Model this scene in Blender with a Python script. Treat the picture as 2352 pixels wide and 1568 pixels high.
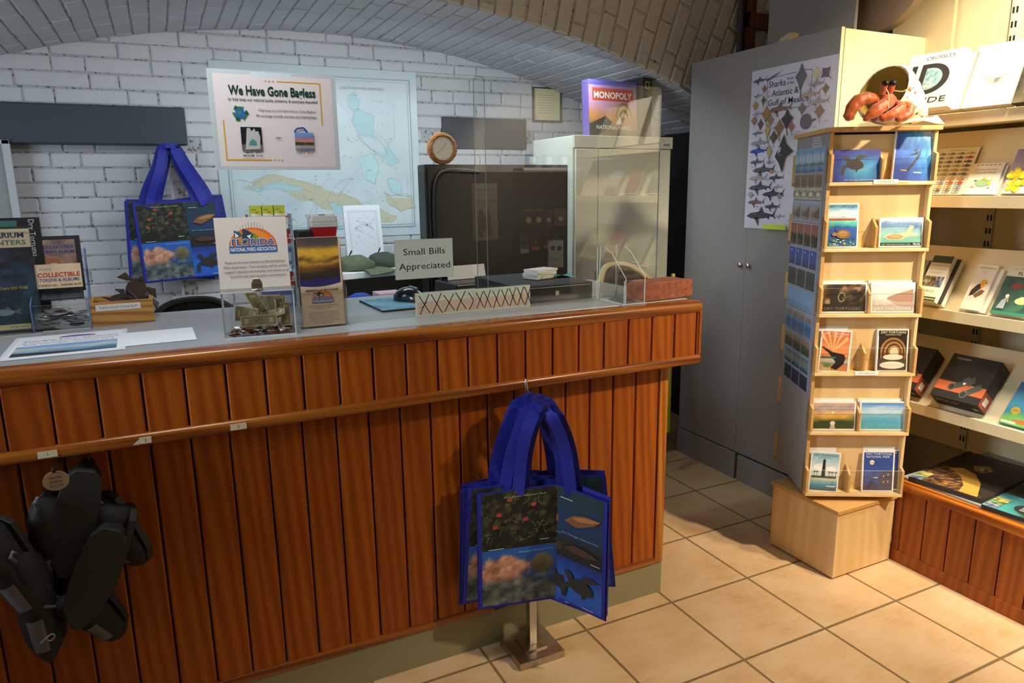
import bpy, math, random
import numpy as np
from mathutils import Matrix, Vector

for o in list(bpy.data.objects):
    bpy.data.objects.remove(o)
random.seed(7)
rng = np.random.default_rng(7)
SC = bpy.context.scene
COL = SC.collection
PI = math.pi

# ---------------------------------------------------------------- camera, sky, lights, exposure
cam_d = bpy.data.cameras.new('camera')
cam_d.sensor_width = 36.0
cam_d.lens = 1629.874 / 2352 * 36.0
cam_d.clip_start = 0.02
cam = bpy.data.objects.new('camera', cam_d)
COL.objects.link(cam)


def cam_matrix(loc, yaw, pitch, roll):
    cy, sy, cp, sp, cr, sr = math.cos(yaw), math.sin(yaw), math.cos(pitch), math.sin(pitch), math.cos(roll), math.sin(roll)
    f = Vector((sy * cp, cy * cp, -sp)); r = Vector((cy, -sy, 0)); u = r.cross(f)
    r2 = r * cr + u * sr; u2 = -r * sr + u * cr
    m = Matrix((r2, u2, -f)).transposed().to_4x4()
    m.translation = loc
    return m


cam.matrix_world = cam_matrix((-1.77035, -2.06750, 1.38083), 0.452216, 0.210028, -0.0136362)
SC.camera = cam

SC.view_settings.view_transform = 'Standard'
SC.view_settings.look = 'None'
SC.view_settings.gamma = 1.0
SC.view_settings.use_curve_mapping = False
SC.view_settings.exposure = 0.0
SC.cycles.max_bounces = 10
SC.cycles.transparent_max_bounces = 32
SC.cycles.use_denoising = True
SC.cycles.sample_clamp_indirect = 4.0

world = bpy.data.worlds.new('world')
SC.world = world
world.use_nodes = True
world.node_tree.nodes['Background'].inputs[0].default_value = (0.62, 0.75, 1.0, 1)
world.node_tree.nodes['Background'].inputs[1].default_value = 0.03


def lamp(name, kind, loc, target, power, color, **kw):
    d = bpy.data.lights.new(name, kind)
    d.energy = power; d.color = color
    for k, v in kw.items():
        setattr(d, k, v)
    o = bpy.data.objects.new(name, d)
    COL.objects.link(o)
    o.location = loc
    o.rotation_euler = (Vector(target) - Vector(loc)).to_track_quat('-Z', 'Y').to_euler()
    return o


WARM = (1.0, 0.81, 0.58)
COOL = (0.66, 0.84, 1.0)
# the shop's warm track lamps over the shelving
lamp('track_lamp', 'SPOT', (0.62, -2.0, 2.30), (0.44, -0.58, 0.70), 262, WARM, spot_size=1.48, spot_blend=1.0, shadow_soft_size=0.05)
lamp('shelf_lamp', 'SPOT', (0.50, -1.0, 2.45), (0.98, -0.45, 1.45), 130, WARM, spot_size=1.5, spot_blend=0.6, shadow_soft_size=0.05)
lamp('shelf_lamp', 'SPOT', (0.15, -1.75, 2.45), (0.98, -1.75, 1.25), 300, (1.0, 0.92, 0.78), spot_size=1.35, spot_blend=0.5, shadow_soft_size=0.22)
# daylight from the staff side, left of the counter, then added fills
lamp('daylight_opening', 'AREA', (-3.0, 0.55, 1.55), (-0.6, 1.6, 1.25), 12, COOL, shape='RECTANGLE', size=0.7, size_y=1.1)
lamp('rack_side_fill', 'AREA', (-3.25, -0.72, 1.5), (0.3, -0.28, 0.75), 2.6, (0.86, 0.92, 1.0), shape='RECTANGLE', size=0.5, size_y=1.2, spread=0.7)  # added cool fill for the rack's grey side; no known doorway here
lamp('counter_sign_fill', 'AREA', (-1.80, -0.54, 2.08), (-1.75, -0.22, 1.3), 8.6, (0.92, 0.95, 1.0), shape='RECTANGLE', size=0.5, size_y=0.25)  # added overhead fill that lifts the counter signs and papers, not a known pendant
lamp('rear_display_fill', 'SPOT', (0.75, -2.30, 2.3), (0.80, -3.1, 1.55), 150, (1.0, 0.9, 0.75), spot_size=1.2, spot_blend=0.6, shadow_soft_size=0.05)  # added spot so the rear display shows up in the screen's reflection
lamp('back_wall_fill', 'AREA', (-0.7, 0.80, 1.92), (-0.7, 1.30, 0.9), 15.5, (0.80, 0.92, 1.0), shape='RECTANGLE', size=1.6, size_y=0.15)  # added unseen fill that evens out the brick wall, no real tube


# ---------------------------------------------------------------- colours, materials
def lin(c):
    if isinstance(c, str):
        c = c.lstrip('#')
        c = [int(c[i:i + 2], 16) / 255 for i in (0, 2, 4)]
    return tuple((x / 12.92 if x <= 0.04045 else ((x + 0.055) / 1.055) ** 2.4) for x in c[:3])


def srgb(c):
    c = c.lstrip('#')
    return np.array([int(c[i:i + 2], 16) / 255 for i in (0, 2, 4)])


class NT:
    def __init__(self, name):
        self.m = bpy.data.materials.new(name)
        self.m.use_nodes = True
        self.t = self.m.node_tree
        self.b = self.t.nodes['Principled BSDF']
        self.out = self.t.nodes['Material Output']

    def n(self, kind, **kw):
        nd = self.t.nodes.new(kind)
        for k, v in kw.items():
            if k.startswith('i_'):
                key = k[2:].replace('_', ' ')
                if key.isdigit():
                    key = int(key)
                self.put(nd, key, v)
            else:
                setattr(nd, k, v)
        return nd

    def put(self, nd, key, v):
        if isinstance(v, bpy.types.NodeSocket):
            self.t.links.new(v, nd.inputs[key])
        else:
            nd.inputs[key].default_value = v

    def math(self, op, a, b=0.0, c=0.0):
        nd = self.t.nodes.new('ShaderNodeMath'); nd.operation = op
        self.put(nd, 0, a); self.put(nd, 1, b); self.put(nd, 2, c)
        return nd.outputs[0]

    def mix(self, fac, a, b):
        nd = self.t.nodes.new('ShaderNodeMix'); nd.data_type = 'RGBA'
        for k, v in ((0, fac), (6, a), (7, b)):
            if isinstance(v, tuple) and len(v) == 3:
                v = v + (1,)
            self.put(nd, k, v)
        return nd.outputs[2]

    def ramp(self, fac, stops):
        nd = self.t.nodes.new('ShaderNodeValToRGB')
        e = nd.color_ramp.elements
        while len(e) < len(stops):
            e.new(0.5)
        for k, (p, c) in enumerate(stops):
            e[k].position = p; e[k].color = tuple(c) + (1,)
        self.put(nd, 0, fac)
        return nd.outputs[0]

    def coord(self, which='Object'):
        return self.t.nodes.new('ShaderNodeTexCoord').outputs[which]

    def mapped(self, vec, scale=(1, 1, 1), rot=(0, 0, 0)):
        nd = self.t.nodes.new('ShaderNodeMapping')
        self.put(nd, 'Vector', vec); nd.inputs['Scale'].default_value = scale; nd.inputs['Rotation'].default_value = rot
        return nd.outputs[0]

    def noise(self, vec, scale, detail=3, rough=0.55, out=0):
        nd = self.t.nodes.new('ShaderNodeTexNoise')
        self.put(nd, 'Vector', vec); nd.inputs['Scale'].default_value = scale
        nd.inputs['Detail'].default_value = detail; nd.inputs['Roughness'].default_value = rough
        return nd.outputs[out]

    def bump(self, h, strength, dist=0.002):
        nd = self.t.nodes.new('ShaderNodeBump')
        nd.inputs['Strength'].default_value = strength; nd.inputs['Distance'].default_value = dist
        self.put(nd, 'Height', h)
        self.t.links.new(nd.outputs[0], self.b.inputs['Normal'])

    def base(self, c):
        if isinstance(c, tuple):
            c = c + (1,)
        self.put(self.b, 'Base Color', c)

    def set(self, **kw):
        for k, v in kw.items():
            self.put(self.b, k.replace('_', ' '), v)
        return self


def M(name, hexc, rough=0.55, var=0.10, scale=14.0, metal=0.0, bump=0.0, bscale=160.0, sheen=0.0, coat=0.0):
    t = NT(name)
    c = lin(hexc)
    v = t.coord()
    f = t.noise(v, scale, 4)
    t.base(t.mix(f, tuple(x * (1 - var) for x in c), tuple(min(1, x * (1 + var)) for x in c)))
    t.set(Roughness=rough, Metallic=metal)
    if coat:
        t.put(t.b, 'Coat Weight', coat)
    if sheen:
        t.put(t.b, 'Sheen Weight', sheen)
    if bump:
        t.bump(t.noise(v, bscale, 3), bump)
    return t.m


def wood(name, c1, c2, c3, axis=2, grain=1.0, rough=0.34, plank=0.0, plank_axis=0):
    """varnished boards: long streaks along one axis, one tint per board"""
    t = NT(name)
    v = t.coord()
    s = [26 * grain] * 3; s[axis] = 1.1 * grain
    vv = v
    sep = t.n('ShaderNodeSeparateXYZ', i_0=v)
    if plank:
        cell = t.math('FLOOR', t.math('DIVIDE', sep.outputs[plank_axis], plank))
        wn = t.n('ShaderNodeTexWhiteNoise', noise_dimensions='1D'); t.put(wn, 'W', cell)
        off = t.n('ShaderNodeVectorMath', operation='SCALE', i_0=wn.outputs['Color']); off.inputs['Scale'].default_value = 3.0
        add = t.n('ShaderNodeVectorMath', operation='ADD', i_0=v, i_1=off.outputs[0])
        vv = add.outputs[0]
    m = t.mapped(vv, tuple(s))
    warp = t.noise(m, 1.0, 4, 0.6)
    s2 = [9 * grain] * 3; s2[axis] = 0.55 * grain
    wv = t.n('ShaderNodeTexWave', wave_type='BANDS', bands_direction='DIAGONAL')
    t.put(wv, 'Vector', t.mapped(vv, tuple(s2))); wv.inputs['Scale'].default_value = 2.2
    wv.inputs['Distortion'].default_value = 5.0; wv.inputs['Detail'].default_value = 2.0; wv.inputs['Detail Scale'].default_value = 0.8
    f = t.math('ADD', t.math('MULTIPLY', warp, 0.62), t.math('MULTIPLY', wv.outputs['Fac'], 0.38))
    col = t.ramp(f, [(0.25, lin(c1)), (0.5, lin(c2)), (0.78, lin(c3))])
    if plank:
        col = t.mix(t.math('MULTIPLY', wn.outputs['Value'], 0.45), col, tuple(x * 0.72 for x in lin(c1)))
    t.base(col)
    t.set(Roughness=rough)
    if plank:
        t.put(t.b, 'Specular IOR Level', 0.25)
    t.bump(f, 0.08, 0.001)
    return t.m


def clear(name, tint=(1, 1, 1), f0=0.04, edge=0.0):
    """thin clear sheet: transparent with a mirror reflection that grows at grazing angles"""
    t = NT(name)
    lw = t.n('ShaderNodeLayerWeight'); lw.inputs[0].default_value = 0.5
    fz = t.math('POWER', lw.outputs['Facing'], 5.0)
    fac = t.math('ADD', t.math('MULTIPLY', fz, 1 - f0), f0)
    tr = t.n('ShaderNodeBsdfTransparent'); tr.inputs[0].default_value = tuple(tint) + (1,)
    gl = t.n('ShaderNodeBsdfGlossy'); gl.inputs['Roughness'].default_value = 0.0
    mx = t.n('ShaderNodeMixShader', i_0=fac, i_1=tr.outputs[0], i_2=gl.outputs[0])
    t.t.links.new(mx.outputs[0], t.out.inputs[0])
    return t.m


def vcol(name, rough=0.5, spec=0.4, coat=0.0):
    t = NT(name)
    a = t.n('ShaderNodeVertexColor', layer_name='Col')
    grain = t.noise(t.coord(), 400.0, 1)
    t.base(t.mix(t.math('MULTIPLY', grain, 0.06), a.outputs[0], (0.5, 0.5, 0.5)))
    t.set(Roughness=rough)
    t.put(t.b, 'Specular IOR Level', spec)
    if coat:
        t.put(t.b, 'Coat Weight', coat)
    return t.m


PRINT = vcol('printed_paper', 0.5, 0.35)


def backlit(name):
    t = NT(name)
    a = t.n('ShaderNodeVertexColor', layer_name='Col')
    t.base(a.outputs[0]); t.set(Roughness=0.45)
    tr = t.n('ShaderNodeBsdfTranslucent'); t.t.links.new(a.outputs[0], tr.inputs[0])
    mx = t.n('ShaderNodeMixShader', i_0=0.42, i_1=t.b.outputs[0], i_2=tr.outputs[0])
    t.t.links.new(mx.outputs[0], t.out.inputs[0])
    return t.m


SHEETPRINT = backlit('thin_printed_sheet')
GLOSS = vcol('glossy_print', 0.30, 0.5)
CLOTHPRINT = vcol('printed_bag_cloth', 0.45, 0.3)

WHITE_BRICK = None


def brick_paint(name, base, dirt, amount, gap):
    t = NT(name)
    v = t.coord()
    n1 = t.noise(v, 3.0, 5, 0.6)
    n2 = t.noise(v, 60.0, 4, 0.6)
    col = t.mix(n1, tuple(x * 0.86 for x in lin(base)), lin(base))
    spots = t.ramp(n2, [(gap, (0, 0, 0)), (gap + 0.05, (1, 1, 1))])
    col = t.mix(t.math('MULTIPLY', spots, amount), col, lin(dirt))
    t.base(col)
    t.set(Roughness=0.5)
    t.put(t.b, 'Specular IOR Level', 0.3)
    t.bump(t.math('ADD', t.noise(v, 40.0, 5, 0.65), t.math('MULTIPLY', n2, 0.4)), 0.55, 0.006)
    return t.m


PAINT = brick_paint('white_painted_brick', '#c9c9cb', '#6e655c', 0.6, 0.70)
PAINT_WARM = brick_paint('old_white_painted_brick', '#c6bfb6', '#5a4e45', 0.7, 0.66)
JOINT = brick_paint('painted_mortar', '#b0b0b2', '#4c433c', 0.85, 0.55)
PAINT_VAULT = brick_paint('greyed_white_brick', '#bfbfc4', '#4f4843', 0.8, 0.68)
JOINT_WARM = brick_paint('cracked_mortar', '#b9b0a6', '#2e2721', 0.9, 0.60)
GREYBEAM = M('grey_painted_beam', '#363c46', 0.6, 0.10, 30, bump=0.5, bscale=90)
DARK = M('dark_shade', '#161412', 0.8)  # stands in for shade on the pier wall and in the upright slots

PLANK = wood('varnished_pine_board', '#8c4310', '#a05214', '#b0601a', axis=2, plank=0.0867, rough=0.4)
PLANKY = wood('varnished_pine_board_shelf', '#84431a', '#964f1e', '#a45a24', axis=2, plank=0.0867, plank_axis=1, rough=0.33)
NOSE = wood('varnished_pine_rail', '#66300e', '#8a4c17', '#a06222', axis=0, grain=0.8, rough=0.22)
NOSEZ = wood('varnished_pine_post', '#8a4812', '#b06c20', '#c08030', axis=2, grain=0.8, rough=0.25)
NOSEY = wood('varnished_pine_shelf_rail', '#7d3a0c', '#b2651c', '#c9852f', axis=1, grain=0.8, rough=0.22)
GROOVE = M('board_groove', '#2a0e04', 0.8)
BIRCH = wood('birch_plywood', '#dcb87f', '#e0bf88', '#e5c794', axis=2, grain=0.6, rough=0.4)
BIRCH_EDGE = M('plywood_edge', '#c79a5b', 0.5, 0.25, 90)
LAMINATE = M('grey_laminate', '#969a9a', 0.35, 0.08, 220)
KICK = M('olive_grey_kickboard', '#8f8a6a', 0.5, 0.05)
LOCKERGREY = M('grey_locker_laminate', '#8e8c8b', 0.55, 0.07, 500)
CREAM = M('cream_shelf_paint', '#d8cba6', 0.5, 0.04, 8)
CREAMB = M('cream_back_panel', '#d9cda9', 0.55, 0.04, 5)
CHROME = M('brushed_steel', '#b9b4ac', 0.28, 0.15, 60, metal=1.0)
RUSTSTEEL = M('worn_steel_base', '#b3a694', 0.34, 0.35, 60, metal=1.0, bump=0.2, bscale=300)
BLACK = M('black_plastic', '#131416', 0.35, 0.1)
BLACKMATTE = M('black_matte', '#101012', 0.6, 0.1)
FRIDGE = M('black_cabinet_enamel', '#0b0c0e', 0.4, 0.1)
METALGREY = M('grey_cabinet_enamel', '#bcc0b2', 0.45, 0.05, 300)
BLUECLOTH = M('royal_blue_bag_cloth', '#12208f', 0.6, 0.12, 300, bump=0.15, bscale=700)
WHITE = M('white_paper', '#eceae6', 0.6, 0.03)
WHITEP = M('white_plastic', '#e3e5e6', 0.3, 0.04)
REDP = M('red_plastic', '#c01822', 0.32, 0.06)
CLEAR = clear('clear_acrylic', (0.985, 0.99, 0.985))
PANE = clear('clear_screen_sheet', (0.985, 0.992, 0.99), 0.055)
SCREENEDGE = M('screen_edge', '#5f6b6b', 0.25, 0.1)
EDGE = M('acrylic_edge', '#c3cfcf', 0.2, 0.1)
FLOOR = None


def floor_mat():
    t = NT('floor_tile')
    v = t.coord()
    sep = t.n('ShaderNodeSeparateXYZ', i_0=v)
    px = t.math('DIVIDE', sep.outputs[0], 0.34); py = t.math('DIVIDE', sep.outputs[1], 0.34)

    def edge(p):
        fr = t.math('FRACT', t.math('ADD', p, 100.0))
        return t.math('MINIMUM', fr, t.math('SUBTRACT', 1.0, fr))
    e = t.math('MINIMUM', edge(px), edge(py))
    e = t.math('ADD', e, t.math('MULTIPLY', t.math('SUBTRACT', t.noise(v, 40.0, 2), 0.5), 0.004))
    mask = t.ramp(e, [(0.010, (0, 0, 0)), (0.016, (1, 1, 1))])
    comb = t.n('ShaderNodeCombineXYZ', i_0=t.math('FLOOR', px), i_1=t.math('FLOOR', py))
    wn = t.n('ShaderNodeTexWhiteNoise', noise_dimensions='3D', i_0=comb.outputs[0])
    cl = t.noise(v, 5.0, 5, 0.6)
    st = t.noise(t.mapped(v, (6, 40, 1), (0, 0, 0.9)), 1.6, 4, 0.7)
    tile = t.ramp(t.math('ADD', t.math('MULTIPLY', cl, 0.65), t.math('MULTIPLY', st, 0.35)), [(0.30, lin('#c09a6c')), (0.48, lin('#d3b388')), (0.66, lin('#ddc29c'))])
    tile = t.mix(t.math('MULTIPLY', wn.outputs['Value'], 0.18), tile, lin('#b98f62'))
    t.base(t.mix(mask, lin('#7c6542'), tile))
    t.set(Roughness=t.math('SUBTRACT', 0.72, t.math('MULTIPLY', mask, 0.30)))
    t.bump(t.math('ADD', t.math('MULTIPLY', mask, 1.0), t.math('MULTIPLY', cl, 0.15)), 0.5, 0.003)
    return t.m


FLOOR = floor_mat()


# ---------------------------------------------------------------- mesh builder
def frame(o, x, y):
    x = Vector(x).normalized(); z = x.cross(Vector(y)).normalized(); y = z.cross(x)
    m = Matrix((x, y, z)).transposed().to_4x4(); m.translation = Vector(o)
    return m


def rotz(a):
    return Matrix.Rotation(a, 4, 'Z')


def T(x, y, z):
    return Matrix.Translation((x, y, z))


def cr_path(pts, n=8, closed=False):
    P = [Vector(p) for p in pts]
    if len(P) < 3 and not closed:
        return P
    out = []
    N = len(P)
    for i in range(N if closed else N - 1):
        if closed:
            p0, p1, p2, p3 = P[i - 1], P[i], P[(i + 1) % N], P[(i + 2) % N]
        else:
            p1, p2 = P[i], P[i + 1]
            p0 = P[i - 1] if i else p1 * 2 - p2
            p3 = P[i + 2] if i + 2 < N else p2 * 2 - p1
        for k in range(n):
            t = k / n
            out.append(0.5 * ((2 * p1) + (-p0 + p2) * t + (2 * p0 - 5 * p1 + 4 * p2 - p3) * t * t + (-p0 + 3 * p1 - 3 * p2 + p3) * t ** 3))
    if not closed:
        out.append(P[-1])
    return out


class MB:
    def __init__(self, mats, m=None):
        self.mats = mats if isinstance(mats, (list, tuple)) else [mats]
        self.v, self.f, self.mi, self.c = [], [], [], []
        self.anyc = False
        self.M = m.copy() if m is not None else Matrix.Identity(4)

    def add(self, verts, faces, mi=0, cols=None, m=None):
        """cols: one colour per vertex (linear) or one colour"""
        mm = self.M @ m if m is not None else self.M
        b = len(self.v)
        self.v += [mm @ Vector(p) for p in verts]
        if cols is None:
            self.c += [(1, 1, 1)] * len(verts)
        else:
            self.anyc = True
            self.c += [cols] * len(verts) if isinstance(cols, tuple) else list(cols)
        for f in faces:
            self.f.append([b + i for i in f]); self.mi.append(mi)
        return self

    def box(self, x0, x1, y0, y1, z0, z1, mi=0, m=None, cols=None):
        v = [(x, y, z) for z in (z0, z1) for y in (y0, y1) for x in (x0, x1)]
        f = [(0, 2, 3, 1), (4, 5, 7, 6), (0, 1, 5, 4), (2, 6, 7, 3), (0, 4, 6, 2), (1, 3, 7, 5)]
        return self.add(v, f, mi, cols, m)

    def prism(self, poly, z0, z1, mi=0, m=None, cols=None, taper=1.0):
        n = len(poly)
        cx = sum(p[0] for p in poly) / n; cy = sum(p[1] for p in poly) / n
        v = [(p[0], p[1], z0) for p in poly] + [(cx + (p[0] - cx) * taper, cy + (p[1] - cy) * taper, z1) for p in poly]
        f = [tuple(reversed(range(n))), tuple(range(n, 2 * n))] + [(i, (i + 1) % n, n + (i + 1) % n, n + i) for i in range(n)]
        return self.add(v, f, mi, cols, m)

    def tube(self, path, r, n=8, mi=0, m=None, closed=False, cols=None, flat=1.0, up=(0, 0, 1)):
        P = [Vector(p) for p in path]
        N = len(P)
        rr = r if isinstance(r, (list, tuple)) else [r] * N
        v = []
        prev = None
        for i, p in enumerate(P):
            d = (P[(i + 1) % N] - P[i - 1]) if closed else (P[min(i + 1, N - 1)] - P[max(i - 1, 0)])
            d = d.normalized() if d.length > 1e-9 else Vector((0, 0, 1))
            ref = prev if prev is not None else Vector(up)
            a = ref - d * ref.dot(d)
            if a.length < 1e-4:
                a = Vector((1, 0, 0)) - d * d.x
                if a.length < 1e-4:
                    a = Vector((0, 1, 0))
            a.normalize(); prev = a
            b = d.cross(a)
            for k in range(n):
                t = 2 * PI * k / n
                v.append(p + a * (math.cos(t) * rr[i] * flat) + b * (math.sin(t) * rr[i]))
        f = []
        for i in range(N if closed else N - 1):
            for k in range(n):
                f.append((i * n + k, i * n + (k + 1) % n, ((i + 1) % N) * n + (k + 1) % n, ((i + 1) % N) * n + k))
        if not closed:
            f.append(tuple(reversed(range(n)))); f.append(tuple(range((N - 1) * n, N * n)))
        return self.add(v, f, mi, cols, m)

    def lathe(self, prof, n=24, mi=0, m=None, cols=None, caps=True):
        v = []; f = []
        for (r, z) in prof:
            v += [(r * math.cos(2 * PI * k / n), r * math.sin(2 * PI * k / n), z) for k in range(n)]
        for i in range(len(prof) - 1):
            for k in range(n):
                f.append((i * n + k, i * n + (k + 1) % n, (i + 1) * n + (k + 1) % n, (i + 1) * n + k))
        if caps and prof[0][0] > 1e-6:
            f.append(tuple(reversed(range(n))))
        if caps and prof[-1][0] > 1e-6:
            f.append(tuple(range((len(prof) - 1) * n, len(prof) * n)))
        return self.add(v, f, mi, cols, m)

    def loft(self, rings, mi=0, m=None, closed_ends=True, cols=None):
        n = len(rings[0]); v = [p for r in rings for p in r]; f = []
        for i in range(len(rings) - 1):
            for k in range(n):
                f.append((i * n + k, i * n + (k + 1) % n, (i + 1) * n + (k + 1) % n, (i + 1) * n + k))
        if closed_ends:
            f.append(tuple(reversed(range(n)))); f.append(tuple(range((len(rings) - 1) * n, len(rings) * n)))
        return self.add(v, f, mi, cols, m)

    def grid(self, fn, nu, nv, mi=0, m=None, thick=0.0):
        """surface fn(u, v) -> point; with thickness it becomes a closed sheet"""
        pts = [[Vector(fn(i / nu, j / nv)) for i in range(nu + 1)] for j in range(nv + 1)]
        v = [p for row in pts for p in row]
        w = nu + 1
        f = [(j * w + i, j * w + i + 1, (j + 1) * w + i + 1, (j + 1) * w + i) for j in range(nv) for i in range(nu)]
        if thick:
            nn = []
            for j in range(nv + 1):
                for i in range(nu + 1):
                    a = pts[j][min(i + 1, nu)] - pts[j][max(i - 1, 0)]
                    b = pts[min(j + 1, nv)][i] - pts[max(j - 1, 0)][i]
                    k = a.cross(b)
                    nn.append(k.normalized() if k.length > 1e-12 else Vector((0, 0, 1)))
            L = len(v)
            v = v + [p - q * thick for p, q in zip(v, nn)]
            f = f + [tuple(reversed([L + i for i in q])) for q in f]
            ring = [i for i in range(nu)] + [j * w + nu for j in range(nv)] + [nv * w + i for i in range(nu, 0, -1)] + [j * w for j in range(nv, 0, -1)]
            f += [(ring[k], L + ring[k], L + ring[(k + 1) % len(ring)], ring[(k + 1) % len(ring)]) for k in range(len(ring))]
        return self.add(v, f, mi, None, m)

    def build(self, name, parent=None, smooth=False, bevel=0.0, segs=2, angle=35, label=None):
        me = bpy.data.meshes.new(name)
        me.from_pydata([tuple(p) for p in self.v], [], self.f)
        for mt in self.mats:
            me.materials.append(mt)
        me.polygons.foreach_set('material_index', self.mi)
        if self.anyc:
            at = me.color_attributes.new('Col', 'FLOAT_COLOR', 'POINT')
            at.data.foreach_set('color', np.concatenate([np.array(self.c, dtype=np.float32), np.ones((len(self.c), 1), np.float32)], 1).ravel())
        if smooth:
            me.polygons.foreach_set('use_smooth', [True] * len(me.polygons))
            me.set_sharp_from_angle(angle=math.radians(angle))
        me.validate()
        o = bpy.data.objects.new(name, me)
        COL.objects.link(o)
        if parent is not None:
            o.parent = parent
        if bevel:
            b = o.modifiers.new('bevel', 'BEVEL'); b.width = bevel; b.segments = segs; b.limit_method = 'ANGLE'; b.angle_limit = math.radians(40)
        if label:
            o['label'] = label
        return o


def thing(name, label, cat, loc=(0, 0, 0), rz=0.0, group=None, mat=None):
    o = bpy.data.objects.new(name, None)
    o.empty_display_size = 0.05
    COL.objects.link(o)
    if mat is not None:
        o.matrix_world = mat
    else:
        o.location = loc; o.rotation_euler = (0, 0, rz)
    return tag(o, label, cat, group)


def tag(o, label, cat, group=None):
    o['label'] = label; o['category'] = cat
    if group:
        o['group'] = group
    return o


def struct(o):
    o['kind'] = 'structure'
    return o


def place(o, m):
    o.matrix_world = m
    return o


def copy_thing(o, m, label, group=None):
    def rec(q, par):
        c = q.copy(); COL.objects.link(c)
        if par is not None:
            c.parent = par
        for ch in kids.get(q.name, []):
            rec(ch, c)
        return c
    kids = {}
    for q in COL.objects:
        if q.parent is not None:
            kids.setdefault(q.parent.name, []).append(q)
    c = rec(o, None)
    c.matrix_world = m
    c['label'] = label
    if group:
        c['group'] = group
    return c


# ---------------------------------------------------------------- printed artwork (flat prints on cards, covers, bags, signs)
_TX = {}


def text_geo(s, bold=0.0, shear=0.0):
    k = (s, bold, shear)
    if k not in _TX:
        cu = bpy.data.curves.new('t', 'FONT')
        cu.body = s; cu.resolution_u = 2; cu.offset = bold; cu.shear = shear
        ob = bpy.data.objects.new('t', cu)
        me = bpy.data.meshes.new_from_object(ob)
        v = np.array([q.co[:2] for q in me.vertices]) if len(me.vertices) else np.zeros((0, 2))
        f = [tuple(p.vertices) for p in me.polygons]
        bpy.data.objects.remove(ob); bpy.data.curves.remove(cu); bpy.data.meshes.remove(me)
        _TX[k] = (v, f)
    return _TX[k]


def vnoise(u, v, s, seed=0):
    r = np.random.default_rng(seed)
    g = r.random((64, 64))
    x = u * s; y = v * s
    xi = np.floor(x).astype(int); yi = np.floor(y).astype(int)
    fx = x - xi; fy = y - yi
    fx = fx * fx * (3 - 2 * fx); fy = fy * fy * (3 - 2 * fy)
    G = lambda a, b: g[a % 64, b % 64]
    return (G(xi, yi) * (1 - fx) + G(xi + 1, yi) * fx) * (1 - fy) + (G(xi, yi + 1) * (1 - fx) + G(xi + 1, yi + 1) * fx) * fy


def fbm(u, v, s, seed=0, o=4):
    a = 0.5; t = 0; w = 0
    for k in range(o):
        t = t + a * vnoise(u, v, s * 2 ** k, seed + k); w += a; a *= 0.55
    return t / w


def grad(t, stops):
    p = [s[0] for s in stops]
    c = np.array([srgb(s[1]) for s in stops])
    return np.stack([np.interp(t, p, c[:, i]) for i in range(3)], -1)


def wash(stops, amp=0.12, su=3.0, sv=10.0, seed=1):
    """a vertical gradient broken up by streaks: skies, seas, shores"""
    def fn(u, v):
        t = v + amp * (fbm(u * su / 4, v * sv / 4, 4, seed) - 0.5) * 2
        c = grad(np.clip(t, 0, 1), stops)
        return c * (0.92 + 0.16 * fbm(u, v, 24, seed + 9))[..., None]
    return fn


def mottle(stops, s=8, seed=1, o=4, asp=1.0):
    def fn(u, v):
        f = fbm(u, v * asp, s, seed, o)
        return grad(np.clip((f - 0.5) * 1.8 + 0.5, 0, 1), stops)
    return fn


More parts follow.
